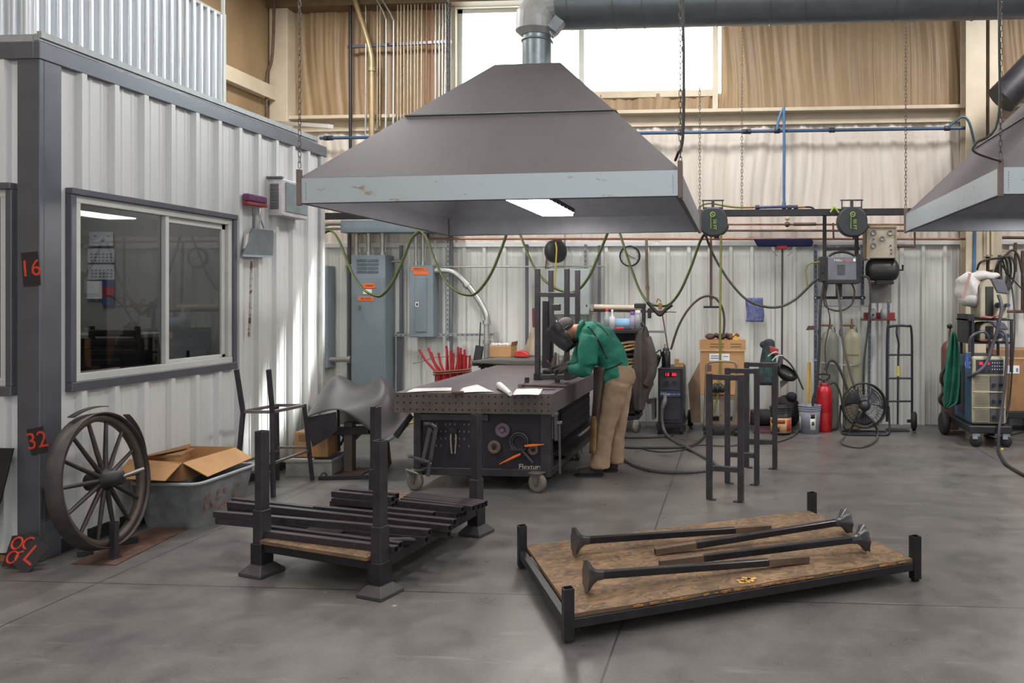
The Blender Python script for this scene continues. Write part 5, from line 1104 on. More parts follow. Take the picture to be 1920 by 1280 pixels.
# copper pipes
ppl = lambda y, x0, x1, r, m, lab, Y: pipe('pipe', ((x0, y), (x1, y+.5)), r, m, lab, Y, smooth=False)
ppl(447.5, 800, 1812, .016, copper, 'lowest copper pipe running along the wall cap', 11.1); ppl(432, 1340, 1712, .016, mat('copper_dark', (112, 84, 74), .5, metal=.3), 'middle dark copper pipe above the wall cap', 11.1); ppl(420.5, 1340, 1700, .014, copper, 'highest copper pipe passing the gauge valve', 11.1)
pipe('pipe', ((802, 437), (803, 449)), .016, rust, 'short brown stub by the trough', 11.12); pipe('pipe', ((1212, 447), (1213, 500), (1215, 568)), .02, mat('pipe_brown', (128, 110, 94), .5, metal=.2), 'brown pipe dropping beside the clock', 11.1, coup=((1214, 540),))
pipe('pipe', ((1715, 435), (1715, 462), (1680, 462)), .016, MATS['copper_dark'], 'dark pipe elbow right of the gauge board', 10.9, smooth=False, coup=((1688, 462),)); pipe('pipe', ((1562, 418), (1563, 447)), .013, rust, 'short brown riser behind the wire feeder', 11.0)
t = thing('gauge_valve', 'brass valve with a round dial gauge on the copper pipes', 'valve', w_(1476, 425, 11.0)); MB().ball(w_(1476, 420.5, 11.06), .04, 12, 8).build('body', mat('valve_brown', (110, 84, 70), .45, metal=.4), t); MB().lathe([(0, -.01), (.034, -.01), (.036, .01), (0, .01)], w_(1476, 409, 11.02), (0, -1, 0), 18).build('dial', mat('dial_cream', (206, 190, 160), .5), t); MB().cyl(w_(1488, 420.5, 11.08), w_(1530, 420, 11.08), .024, 8).build('union', MATS['copper_dark'], t)
pipe('pipe', ((1333, 440), (1333, 575)), .018, MATS['copper_dark'], 'brown drop pipe above the cardboard carton', 11.1, coup=((1333, 558),)); t = thing('pipe_tee', 'dark T-shaped pipe end below the brown drop pipe', 'pipe', w_(1333, 577, 11.1)); MB().bar(w_(1319, 575.5, 11.1), w_(1348, 575.5, 11.1), .03).build('bar', black, t); MB().bar(w_(1334, 558, 11.1), w_(1346, 559, 11.1), .02).build('arm', MATS['copper_dark'], t)
# dark beam with festoon cables and hose reels
YBm = 10.7
bm0, bm1 = Y_(596, 407, YBm), Y_(1800, 399, YBm); bmz = Y_(1450, 399, YBm).z
b = at((0, YBm, bmz)); b.bx(bm0.x, bm1.x, YBm-.05, YBm+.05, bmz-.045, bmz+.045); tag(b.build('hanging_rail', black, bevel=.005), 'long dark steel rail hung across the back wall for cables', 'rail')
for x in (1391,): chain(Y_(x, 392, YBm), CEIL, 'chain holding the dark rail between the two hose reels')
cabm = mat('cable_olive', (62, 62, 50), .55, var=.15)
def festoon(pts, label, Y=YBm-.07, stripe=True):
    P = spl([Y_(x, y, Y) for x, y in pts], 8); t = thing('festoon_cable', label, 'cable', min(P, key=lambda p: p.z), group='festoon cables under the dark rail'); MB().tube(P, .017, 8).build('cable', cabm, t)
    if stripe: MB().tube([p+V((-.010, -.016, .008)) for p in P], .0075, 6).build('air_hose', greenhose, t)
festoon(((598, 446), (608, 437), (621, 433), (633, 446), (645, 472), (660, 510), (680, 541), (700, 553), (716, 554), (735, 532), (755, 490), (772, 448), (788, 433)), 'green striped cable loop hanging before the louvred cabinet')
festoon(((788, 433), (800, 446), (812, 478), (830, 518), (852, 543), (876, 553), (895, 548), (920, 515), (940, 468), (951, 436)), 'cable loop hanging before the curved conduit')
festoon(((974, 436), (984, 462), (1000, 498), (1024, 528), (1052, 545), (1080, 546), (1104, 520), (1122, 480), (1140, 436)), 'cable loop hanging behind the welded frame')
festoon(((1162, 436), (1172, 468), (1186, 510), (1200, 545), (1216, 567), (1236, 573), (1256, 570), (1276, 545), (1296, 500), (1312, 455), (1322, 438)), 'cable loop hanging beside the clock')
festoon(((1322, 438), (1334, 470), (1350, 500), (1370, 530), (1398, 560), (1430, 574), (1462, 575), (1490, 562), (1514, 540), (1528, 526), (1541, 519)), 'cable loop from the first reel to the wire feeder', stripe=False)
t = thing('cable_joint', 'dark drooping cable joint with brass fittings below the clock', 'cable joint', Y_(1238, 592, YBm-.1)); MB().tube(spl([Y_(1214, 566, YBm-.1), Y_(1228, 582, YBm-.1), Y_(1238, 590, YBm-.1), Y_(1248, 580, YBm-.1), Y_(1260, 571, YBm-.1)], 5), .026, 8).build('sleeve', rubber, t); MB().box(Y_(1238, 574, YBm-.12), (.05, .03, .09)).build('valve', MATS['brass_fitting'], t, bevel=.006); MB().bar(Y_(1215, 584, YBm-.06), Y_(1268, 585, YBm-.06), .012).build('rod', rust, t)
MB().tube(spl([Y_(1231, 568, YBm-.1), Y_(1234, 560, YBm-.1), Y_(1240, 566, YBm-.1)], 4), .008, 6).build('lever', MATS['brass_fitting'], t)
t = thing('hose', 'thin brown cord hanging from the cable joint to the welder', 'cord', Y_(1253, 660, 10.6)); MB().tube([Y_(1242, 590, 10.6), Y_(1248, 625, 10.6), Y_(1254, 665, 10.55)], .009, 6).build('cord', rust, t)
def hose_reel(xc, yc, label):
    c = Y_(xc, yc, 10.45); t = thing('hose_reel', label, 'hose reel', c-V((0, 0, .22)), group='black hose reels on the rail')
    body = mat('reel_black', (46, 50, 52), .45, var=.1); r = .205; g = MB(); poly = []
    for k in range(30):
        a = 2*pi*k/30+.1; z = r*sin(a); x = r*cos(a)*.98
        poly.append((x, min(z, r*.93)))
    poly = [(x+(.03 if z < -.05 and x > 0 else 0), z) for x, z in poly]
    g.prism([V((c.x+x, 10.42, c.z+z)) for x, z in poly], (0, .16, 0)); g.build('housing', body, t, bevel=.02, bseg=2)
    MB().lathe([(0, -.02), (.15, -.02), (.18, 0)], V((c.x, 10.42, c.z)), (0, -1, 0), 28).build('cover', body, t)
    cvr = kids(t)[-1]
    g = MB(); z0 = c.z+r*.92
    for s_ in (-1, 1): g.bar(V((c.x+s_*.13, 10.5, z0-.02)), V((c.x+s_*.13, 10.5, z0+.1)), .015)
    g.bar(V((c.x-.15, 10.5, z0+.1)), V((c.x+.15, 10.5, z0+.1)), .018); g.bx(c.x-.02, c.x+.02, 10.48, 10.52, z0-.01, z0+.1); g.build('bracket', dark, t); MB().bx(c.x-.13, c.x+.13, 10.44, 10.56, z0-.03, z0+.005).build('mount', body, t, bevel=.005)
    gm = mat('reel_green', (152, 190, 74), .5); MB().torus(V((c.x, 10.397, c.z+.09)), (0, 1, 0), .03, .005, 18, 6).build('logo_ring', gm, cvr); MB().box((c.x+.0, 10.397, c.z+.09), (.03, .004, .008), Mx.Rotation(.7, 3, 'Y')).build('logo_bar', gm, cvr)
    MB().text('50 FT', V((c.x+.025, 10.397, c.z-.045)), (0, 0, -1), (1, 0, 0), .06, .001).build('lettering', gm, cvr); MB().box((c.x-.025, 10.398, c.z-.02), (.006, .003, .16)).build('lettering_line', gm, cvr); MB().box((c.x+.05, 10.5, c.z-r+.0), (.07, .06, .04)).build('hose_mouth', blackp, t)
    return t
hose_reel(1336.5, 415, 'black hose reel with green 50 FT lettering beside the big hood'); hose_reel(1598, 415, 'black hose reel with green 50 FT lettering beside the gauge board')
pipe('hose', ((1352, 440), (1351, 520), (1350, 620), (1350, 690), (1345, 745), (1338, 775)), .016, mat('hose_olive', (120, 118, 56), .5), 'olive hose hanging straight down from the first reel', 10.3, 'hose')
pipe('hose', ((1573, 399), (1564, 388), (1561, 392), (1557, 398)), .013, mat('hose_lime', (150, 180, 60), .5), 'bright green hose tip beside the second reel', 10.6, 'hose')
# clock, cord reel
c = w_(1181, 480, 11.1); t = thing('wall_clock', 'round black rimmed wall clock on the ribbed wall', 'clock', c-V((0, 0, .15)))
MB().lathe([(.132, .0), (.132, .03), (.15, .035), (.155, .0), (.15, -.03)], c, (0, -1, 0), 36).build('rim', blackp, t); MB().lathe([(0, .012), (.135, .012)], c, (0, -1, 0), 36).build('face', mat('clock_face', (208, 210, 204), .6), t)
fc = kids(t)[-1]
g = MB()
for k in range(12): a = k*pi/6; g.bar(c+V((.112*sin(a), -.014, .112*cos(a))), c+V((.126*sin(a), -.014, .126*cos(a))), .006)
g.build('ticks', ink, fc); g = MB(); g.bar(c-V((0, .018, 0)), c+V((.085, -.018, -.04)), .006); g.build('hand', ink, fc); MB().bar(c-V((0, .018, 0)), c+V((-.04, -.018, .035)), .008).build('hand', ink, fc)
c = w_(1042, 471, 11.0); t = thing('cord_reel', 'black cord reel with a yellow cord on the wall above the frame', 'cord reel', c-V((0, 0, .18))); 
MB().lathe([(0, -.07), (.13, -.07), (.165, -.05), (.17, 0), (.165, .05), (.13, .07), (0, .07)], c, (.75, -.66, 0), 28).build('drum', mat('reel_black', (46, 50, 52), .45), t); MB().bx(c.x-.05, c.x+.05, 11.0, 11.2, c.z+.12, c.z+.17).build('bracket', dark, t)
g = MB(); g.tube(spl([c+V((.03, -.14, .12)), c+V((.05, -.16, .02)), c+V((.04, -.15, -.12)), c+V((.02, -.14, -.45)), c+V((-.01, -.14, -.8)), c+V((-.0, -.14, -1.05))], 5), .012, 6); g.build('cord', mat('cord_yellow', (186, 162, 54), .5), t)
MB().tube(spl([c+V((-.13, 0, -.05)), c+V((-.14, 0, -.16)), c+V((-.15, 0, -.25))], 4), .008, 6).build('tail', rust, t)
# push broom and blue pad
t = thing('push_broom', 'wide blue push broom hung head up on the back wall', 'broom', w_(1467, 700, 11.1)); a, c = w_(1413, 462, 11.0), w_(1525, 447, 11.0)
g = MB(); g.prism([V((a.x+.06, 10.98, a.z)), V((c.x-.02, 10.98, a.z)), V((c.x, 10.98, (a.z+c.z)/2)), V((c.x-.02, 10.98, c.z)), V((a.x, 10.98, c.z))], (0, .1, 0)); g.build('bristles', mat('broom_blue', (36, 44, 84), .9, scale=40, rgb2=(24, 30, 62)), t, bevel=.01)
MB().bx(w_(1456, 467, 11).x, w_(1476, 467, 11).x, 10.97, 11.09, w_(1456, 467, 11).z, w_(1456, 461, 11).z).build('socket', red, t, bevel=.005); MB().tube([w_(1467, 466, 11.05), w_(1466, 700, 11.12)], .014, 8).build('handle', mat('handle_grey', (86, 84, 88), .4, metal=.4), t)
for x in (1440, 1496): MB().tube([w_(x, 462, 11.04), w_((x+1467*2)/3, 480, 11.06)], .008, 6).build('brace', galvp, t)
c = w_(1415, 580, 11.15); t = thing('blue_pad', 'mottled blue pad hanging on the ribbed wall', 'pad', w_(1415, 603, 11.1)); a, d_ = w_(1399, 603, 11.12), w_(1431, 558, 11.12)
MB().grid(lambda u, v: V((a.x+(d_.x-a.x)*u+.01*sin(5*v), 11.13-.03*sin(pi*u)-.006*sin(14*u+9*v), a.z+(d_.z-a.z)*v)), 10, 14).build('pad', mat('pad_blue', (112, 116, 158), .9, scale=26, rgb2=(70, 76, 120), bump=.5, bscale=30), t, solid=.02)
# air conditioner, brush, dustpan, pole on the booth wall
t = thing('air_conditioner', 'boxy white air conditioner with grey grille on the booth wall', 'air conditioner', (BX+.1, 7.83, 2.66)); acw = mat('ac_white', (196, 190, 192), .5)
MB().bx(BX+.0, BX+.155, 7.6, 8.07, 2.665, 3.03).build('body', acw, t, bevel=.008); MB().bx(BX+.15, BX+.165, 7.66, 8.05, 2.70, 3.0).build('grille', mat('ac_grille', (132, 140, 142), .7, bump=.3, bscale=90), t)
g = MB()
for k in range(16): g.bx(BX+.03, BX+.12, 7.592, 7.6, 2.72+k*.0165, 2.727+k*.0165)
g.build('vent_slots', hole, t); MB().bx(BX+.0, BX+.17, 7.6, 8.08, 2.655, 2.672).build('base', acw, t); MB().bx(BX, BX+.16, 7.58, 7.62, 3.03, 3.05).build('bracket', trim_grey, t)
bxw = lambda x, y, d=.06: X_(x, y, BX+d)
t = thing('brush', 'purple bristled scrub brush hung high on the booth wall', 'brush', bxw(477, 390)); MB().bar(bxw(460, 369, .09), bxw(496, 376, .09), .07, .07, up=(0, 0, 1)).build('bristles', mat('bristle_purple', (116, 70, 104), .9, scale=40, rgb2=(84, 50, 80), bump=.5, bscale=60), t, bevel=.015, bseg=2); MB().bar(bxw(460, 380, .09), bxw(497, 386, .09), .06, .035, up=(0, 0, 1)).build('block', mat('block_red', (140, 44, 42), .5), t, bevel=.006); MB().tube([bxw(476, 388, .08), bxw(475, 430, .05)], .012, 8).build('handle', steel, t)
t = thing('dustpan', 'grey metal dustpan hung below the purple brush', 'dustpan', bxw(485, 482)); D = .10
MB().prism([bxw(455, 480, D), bxw(512, 481, D), bxw(514, 432, D), bxw(474, 428, D)], (-.02, 0, 0)).build('pan', mat('pan_grey', (112, 118, 124), .5, metal=.3), t, bevel=.004); MB().bar(bxw(455, 479, D+.005), bxw(512, 481, D+.005), .015, .02).build('lip', galv, t)
g = MB()
for s_ in (0, 1): g.tube(spl([bxw(484+s_*8, 382, D-.02), bxw(488-s_*2, 400, D), bxw(486+s_*9, 428, D)], 5), .009, 6)
g.build('wire_handle', galvp, t); g = MB(); g.prism([bxw(458, 440, .05), bxw(474, 428, .05), bxw(512, 431, .05), bxw(512, 436, .08), bxw(470, 436, .08), bxw(455, 466, .08)], (.02, 0, 0)); g.build('back_edge', mat('pan_rim', (196, 192, 190), .5), t)
g = MB(); g.tube([bxw(472, 470, .06), bxw(470, 560, .055), bxw(467, 632, .05)], .012, 8); g.org = bxw(467, 632, .05); tag(g.build('wall_pole', mat('peeling_white', (188, 180, 172), .6, scale=9, rgb2=(96, 70, 56), lo=.44, hi=.5)), 'peeling white pole hanging behind the dustpan', 'pole')
# ================================================================ equipment along the back wall, middle and right
def tank(name, P, r, H, m, label, cat, group=None, neck=None):
    t = thing(name, label, cat, P, group=group)
    prof = [(0, .003), (r*.9, .003), (r, .03), (r, H*.80)] + [(r*cos(R(a))*.82+r*.18, H*.80+r*1.15*sin(R(a))) for a in (15, 30, 45, 60, 75)] + [(r*.3, H*.8+r*1.2), (r*.26, H*.8+r*1.35), (0, H*.8+r*1.36)]
    MB().lathe(prof, P, (0, 0, 1), 28).build('body', m, t); return t
CY = 10.85
for x, m_, lab in ((1556, mat('cylinder_grey', (128, 128, 120), .5, scale=2.5, rgb2=(104, 106, 98), stretch=(1, 1, .3)), 'grey gas cylinder chained at the blue grey strut'), (1597, mat('cylinder_tan', (160, 154, 128), .5, scale=2.5, rgb2=(138, 134, 112), stretch=(1, 1, .3)), 'yellowish gas cylinder standing behind the floor fan')):
    P = Y_(x, 800, CY); P.z = 0; r = .122; top = Y_(x, 612, CY).z; H = 1.52; t = tank('gas_cylinder', P, r, H, m_, lab, 'gas cylinder', 'gas cylinders at the wall'); zn = H*.8+r*1.36
    MB().cyl(P+V((0, 0, zn-.02)), P+V((0, 0, zn+.06)), .024, 12).build('valve', mat('valve_rust', (120, 92, 74), .5, metal=.4), t); MB().cyl(P+V((-.16, -.01, zn+.05)), P+V((.04, -.01, zn+.05)), .014, 8).build('regulator_stem', MATS['valve_rust'], t); MB().cyl(P+V((0, 0, zn+.06)), P+V((0, 0, zn+.14)), .012, 8).build('spindle', MATS['valve_rust'], t)
    MB().torus(P+V((-.05, -.03, zn-.04)), (.1, -1, 0), .12, .006, 22, 6, arc=R(230), start=R(150)).build('gas_line', blackhose, t)
    if x > 1580:
        g = MB()
        for k in range(7): a = -2.3+k*.22; g.box(P+V(((r+.001)*cos(a), (r+.001)*sin(a), 1.03)), (.018, .003, .02), a+pi/2)
        g.build('faded_lettering', mat('letter_faded', (104, 90, 74), .8), t)
g = MB(); pts = spl([Y_(1524, 673, 10.75), Y_(1540, 679, 10.72), Y_(1560, 681, 10.7), Y_(1580, 684, 10.7), Y_(1600, 684, 10.7), Y_(1616, 680, 10.75)], 6)
for k, (a, c) in enumerate(zip(pts, pts[1:])):
    g.bar(a.lerp(c, -.2), a.lerp(c, 1.2), .02 if k % 2 else .008, .008 if k % 2 else .02)
g.org = pts[0]; tag(g.build('safety_chain', mat('chain_bright', (176, 176, 178), .3, metal=.6)), 'bright chain looped across the two gas cylinders', 'chain')
b = at(Y_(1518, 618, 11.0)); b.prism([Y_(1512, 619, 11), Y_(1516, 611, 11), Y_(1527, 611, 11), Y_(1528, 618, 11)], (0, .08, 0)); tag(b.build('wall_bracket', rust), 'small brown bracket on the wall left of the cylinders', 'bracket')
# wire feeder on its hanging frame
FY = 10.5
t = thing('wire_feeder', 'grey and black wire feeder box hanging above the gas cylinders', 'wire feeder', Y_(1575, 532, FY)); feed = mat('feeder_grey', (104, 106, 114), .5)
cabinet(t, 'case', 1551, 481, 1607, 526, FY, FY+.3, feed); cabinet(t, 'end_cap', 1538, 481, 1552, 528, FY-.01, FY+.3, blackp); cabinet(t, 'end_frame', 1606, 476, 1614, 530, FY-.01, FY+.3, blackp); cabinet(t, 'base', 1550, 524, 1612, 532, FY-.02, FY+.31, blackp); cabinet(t, 'clutch', 1540, 496, 1546, 512, FY-.03, FY, black)
MB().tube(spl([Y_(1553, 482, FY+.1), Y_(1562, 475, FY+.1), Y_(1580, 472, FY+.1), Y_(1597, 476, FY+.1), Y_(1604, 482, FY+.1)], 5), .018, 8).build('handle', blackp, t)
plate_on(t, 'label_plate', 1570, 496, 1584, 514, FY, mat('label_grey', (72, 70, 74), .6)); plate_on(t, 'sticker', 1600, 484.5, 1604, 490, FY, paper); wtext(t, 'lettering', 'Miller', 1572, 488, FY-.002, .05, mat('letter_white', (216, 208, 186), .6)); plate_on(t, 'red_badge', 1583, 486, 1598, 491, FY, mat('badge_red', (150, 96, 98), .5), .002)
t = thing('feeder_hanger', 'black square tube frame hung from the rail around the wire feeder', 'frame', Y_(1576, 562, FY+.35))
for x, y in ((1546, 545), (1606, 530)): MB().bar(Y_(x, 404, FY+.36), Y_(x, y, FY+.36), .05).build('post', black, t, bevel=.004)
MB().bar(Y_(1544, 467, FY+.36), Y_(1612, 466, FY+.36), .045).build('cross_bar', black, t); MB().bar(Y_(1575, 530, FY+.42), Y_(1575, 556, FY+.42), .05).build('stem', dark, t); MB().bar(Y_(1569, 530, FY+.42), Y_(1569, 556, FY+.42), .03).build('stem', rust, t)
a, c = Y_(1526, 558, 11.05), Y_(1622, 558, 11.05); t = thing('mounting_bar', 'black level bar bolted across the blue grey struts', 'bar', a); MB().bar(a, c, .06, .04, up=(0, 0, 1)).build('bar', black, t, bevel=.004)
for x in (1529, 1578, 1617): MB().cyl(Y_(x, 558, 11.04), Y_(x, 558, 11.0), .012, 8).build('bolt', galvp, t)
b = at(Y_(1580, 574, 11.1)); b.bar(Y_(1531, 574, 11.1), Y_(1630, 574, 11.1), .03, .02, up=(0, 0, 1)); tag(b.build('thin_rail', strutm), 'thin zinc rail below the black mounting bar', 'rail')
for nm, pts, lab, r in (('power_cable', ((1545, 531), (1538, 580), (1536, 650), (1532, 720), (1524, 750), (1526, 775)), 'black cable falling from the feeder past the first cylinder', .018), ('weld_cable', ((1568, 532), (1576, 580), (1580, 640), (1592, 690), (1606, 740), (1616, 765), (1632, 783, 10.3), F(1645, 808, .016), F(1641, 826, .016), F(1612, 838, .016), F(1578, 829, .016), F(1594, 808, .016), (1612, 768, 10.2)), 'long grey weld cable looping from feeder onto the floor', .016),
        ('power_cable', ((1552, 532), (1548, 560), (1556, 600), (1547, 650), (1550, 700)), 'thin cord crossing in front of the first cylinder', .008), ('gas_hose', ((1548, 534), (1545, 556), (1548, 574), (1566, 582), (1584, 580), (1598, 568), (1602, 545), (1596, 530)), 'black hose loop under the wire feeder', .012),
        ('power_cable', ((1612, 519), (1622, 518), (1630, 526), (1632, 560), (1628, 610), (1620, 680), (1619, 740)), 'black cable running from the feeder down to the fan', .014), ('gas_hose', ((1547, 694), (1556, 676), (1568, 680), (1580, 705), (1590, 735)), 'thick black hose arching before the cylinders to the fan', .018), ('gas_hose', ((1556, 720, 10.6), (1566, 718, 10.6), (1576, 740, 10.6), (1582, 775, 10.5), (1585, 800, 10.4), (1592, 804, 10.35)), 'black hose from the red sprayer to the floor', .014),
        ('air_cable', ((1538, 491), (1518, 494), (1511, 505), (1512, 520), (1514, 538)), 'olive cord stub at the feeder side', .011)):
    pipe(nm, pts, r, MATS['hose_olive'] if nm == 'air_cable' else (mat('cable_grey', (88, 84, 82), .5) if nm == 'weld_cable' else blackhose), lab, FY+.05, 'cable')
# gauge board, compressor tank, plate, rack
t = thing('gauge_board', 'cream gauge board with round dials above the dark tank', 'gauge board', Y_(1653, 486, 10.6)); cabinet(t, 'board', 1629, 426, 1681, 484, 10.58, 10.9, mat('board_cream', (178, 172, 158), .55, scale=5, rgb2=(154, 144, 126))); 
for q0 in ((1625, 424, 1631, 486), (1679, 424, 1682, 486), (1628, 422, 1681, 427)): cabinet(t, 'edge', *q0, 10.56, 10.9, mat('board_edge', (150, 138, 112), .6), .003)
for x, y, r in ((1638, 436, .034), (1669, 436, .034), (1638, 460, .034), (1654, 447, .03)):
    c = Y_(x, y, 10.57); MB().lathe([(0, .0), (r*.82, .0), (r, .015), (r*1.1, .0), (r*1.1, -.01)], c, (0, -1, 0), 18).build('dial', mat('dial_grey', (150, 146, 136), .5), t); MB().torus(c, (0, 1, 0), r, .005, 18, 6).build('dial_rim', mat('dial_dark', (78, 74, 68), .5), kids(t)[-1])
for x, y in ((1638, 448), (1670, 460), (1671, 468), (1671, 475)): MB().ball(Y_(x, y, 10.57), .012, 8, 6).build('knob', MATS['dial_dark'], t)
c0, c1 = Y_(1628, 506, 10.75), Y_(1680, 506, 10.75); ty_ = .15; t = thing('air_tank', 'dark green horizontal air tank under the gauge board', 'tank', Y_(1653, 528, 10.75))
MB().lathe([(0, -.04), (.08, -.03), (.13, .0), (ty_, .05), (ty_, (c1-c0).length-.05), (.13, (c1-c0).length), (.08, (c1-c0).length+.03), (0, (c1-c0).length+.04)], c0, (c1-c0), 26).build('shell', mat('tank_green', (44, 52, 52), .45, metal=.2, rgb2=(58, 54, 50), scale=3), t)
MB().tube([c1+V((.03, 0, 0)), c1+V((.09, 0, 0)), c1+V((.09, 0, .07))], .015, 8).build('nozzle', black, t); MB().bx(c0.x+.1, c1.x-.05, 10.7, 10.85, c0.z-.2, c0.z-.12).build('saddle', black, t); MB().bar(Y_(1630, 530, 10.75), Y_(1676, 530, 10.75), .03).build('shelf', rust, t)
t = thing('mount_plate', 'taupe square plate bolted under the air tank', 'plate', Y_(1651, 568, 10.95)); plate_on(t, 'plate', 1630, 532, 1671, 568, 10.95, mat('plate_taupe', (112, 106, 102), .6), .02)
for x, y in ((1632, 535), (1666, 535), (1666, 564), (1632, 564)): MB().ball(Y_(x, y, 10.93), .012, 8, 6).build('bolt', galvp, t)
t = thing('wall_rack', 'red wall rack below the taupe plate', 'rack', Y_(1650, 601, 10.95)); cabinet(t, 'back', 1621, 586, 1678, 600, 11.0, 11.1, mat('rack_red', (150, 36, 52), .5), .003); cabinet(t, 'tray', 1619, 598, 1680, 601, 10.85, 11.1, mat('rack_maroon', (84, 36, 44), .5), .002)
for x, lab in ((1636, 'grey domed meter with a dark dot on the red rack'), (1657, 'plain grey domed meter on the red rack')):
    P = Y_(x, 598, 10.92); t = thing('dome_meter', lab, 'meter', P, group='grey meters on the red rack'); MB().lathe([(0, 0), (.05, 0), (.05, .09), (.042, .125), (.025, .145), (0, .15)], P, (0, 0, 1), 18).build('shell', mat('meter_grey', (146, 148, 148), .5), t)
    if x < 1640: MB().ball(P+V((0, -.05, .06)), .014, 8, 6).build('dot', ink, t)
# sprayer, buckets, stick
P = F(1545, 808); t = thing('sprayer_tank', 'red pump sprayer tank beside the grey bucket', 'sprayer', P); r = .105
MB().lathe([(0, 0), (r*.95, 0), (r, .02), (r, .25), (r*.97, .26), (r, .27), (r, .54), (r*.85, .60), (r*.4, .63), (0, .635)], P, (0, 0, 1), 26).build('tank', mat('sprayer_red', (176, 24, 36), .35), t); MB().lathe([(r*.5, .6), (r*.62, .64), (r*.5, .66), (0, .66)], P, (0, 0, 1), 18).build('cap', mat('rack_red', (150, 36, 52), .5), t)
MB().cyl(P+V((0, 0, .65)), P+V((0, 0, .70)), .012, 8).build('pump_rod', black, t); MB().tube(spl([P+V((-.02, 0, .69)), P+V((-.075, 0, .72)), P+V((-.07, 0, .77)), P+V((.06, 0, .77)), P+V((.07, 0, .73)), P+V((.02, 0, .69))], 5), .012, 8).build('pump_handle', black, t)
def bucket(P, r0, r1, H, label, m, rimc):
    t = thing('bucket', label, 'bucket', P); MB().lathe([(0, .004), (r0, 0), (r1, H), (r1-.008, H), (r0-.008, .01), (0, .01)], P, (0, 0, 1), 28).build('shell', m, t); g = MB()
    for z in (H-.06, H-.03, H): g.torus(P+V((0, 0, z)), (0, 0, 1), r0+(r1-r0)*z/H+.003, .006, 28, 6)
    g.build('rim', rimc, t); return t
P = F(1518, 811); t = bucket(P, .128, .15, .37, 'grey plastic bucket with a white label by the red sprayer', mat('bucket_grey', (134, 138, 150), .5), mat('bucket_rim', (118, 122, 134), .5))
def wrap(P, r, a0, a1, z0, z1, name, m, t, n=8): return MB().grid(lambda u, v: P+V((r*cos(a0+(a1-a0)*u), r*sin(a0+(a1-a0)*u), z0+(z1-z0)*v)), n, 1).build(name, m, t, solid=.002)
wrap(P, .142, R(-92), R(-62), .06, .27, 'label', paper, t); lb_ = kids(t)[-1]; wrap(P, .1435, R(-90), R(-66), .21, .265, 'label_text', ink, lb_); wrap(P, .144, R(-84), R(-70), .12, .17, 'label_mark', mat('leaf_dark', (50, 64, 48), .6), lb_); wrap(P, .142, R(-25), R(-10), .05, .2, 'red_mark', red, t); wrap(P, .14, R(-172), R(-152), .05, .26, 'pale_mark', paper, t)
P = F(1464, 813); t = bucket(P, .128, .145, .36, 'black topped bucket with an orange and cream label', blackp, blackp); lbm = mat('label_cream', (206, 180, 132), .6, scale=9, rgb2=(188, 130, 84))
wrap(P, .139, R(-175), R(-5), .03, .225, 'label', lbm, t, 20); wrap(P, .141, R(-160), R(-70), .155, .21, 'label_band', mat('label_brown', (150, 72, 48), .6), t, 12); wrap(P, .141, R(-60), R(-25), .05, .2, 'label_red', mat('label_red', (178, 66, 48), .6), t, 6); wrap(P, .1405, R(-140), R(-100), .05, .11, 'label_mark', ink, t, 6)
b = at(F(1516, 803)); b.bar(Y_(1514, 757, 10.75), Y_(1516, 678, 10.95), .03, .012); b.bar(Y_(1519, 757, 10.77), Y_(1519, 679, 10.97), .02, .012); tag(b.build('yellow_stick', mat('stick_yellow', (182, 144, 54), .6)), 'yellow folding rule standing in the grey bucket', 'rule')
# fan
c = Y_(1621, 760, 10.45); t = thing('floor_fan', 'round black floor fan in a wire cage before the cylinders', 'fan', V((c.x, c.y, 0))); r = .295; fax = V((.12, -1, .12)).normalized(); sa, sb = basis(fax)
MB().torus(c, fax, r, .012, 40, 8).build('cage_rim', black, t); MB().lathe([(r, -.09), (r+.004, .0), (r-.004, .0), (r-.008, -.09)], c, fax, 36).build('shroud', black, t)
g = MB()
for k in range(36): a = 2*pi*k/36; d = sa*cos(a)+sb*sin(a); g.tube([c+fax*.045+d*.06, c+fax*.04+d*.18, c+d*r], .0028, 4, caps=False)
for q in (.12, .2, .26): g.torus(c+fax*.04, fax, q, .003, 36, 4)
g.build('cage', black, t); MB().lathe([(0, -.06), (.07, -.06), (.075, .02), (0, .04)], c, fax, 20).build('motor', blackp, t); MB().lathe([(0, .045), (.06, .045), (.06, .055), (0, .055)], c, fax, 18).build('badge', dark, t)
for k in range(3):
    a0 = 2*pi*k/3+.6; MB().grid(lambda u, v: c+(sa*cos(a0+(v-.5)*1.25*(.5+.6*u))+sb*sin(a0+(v-.5)*1.25*(.5+.6*u)))*(.07+.19*u)+fax*(.03*(v-.5)*2-.02), 6, 6).build('blade', mat('fan_blade', (78, 78, 82), .35, metal=.4), t, solid=.004)
g = MB(); 
for s_ in (-1, 1): g.tube(spl([c+V((s_*(r+.02), 0, 0)), c+V((s_*(r+.03), -.0, -.2)), V((c.x+s_*(r+.02), c.y-.06, .03)), V((c.x+s_*(r-.04), c.y-.16, .015))], 5), .014, 8)
g.tube([V((c.x-r+.04, c.y-.16, .015)), V((c.x+r-.04, c.y-.16, .015))], .014, 8); g.tube([V((c.x-r-.01, c.y+.1, .02)), V((c.x+r+.01, c.y+.1, .02))], .014, 8)
g.build('stand', black, t)
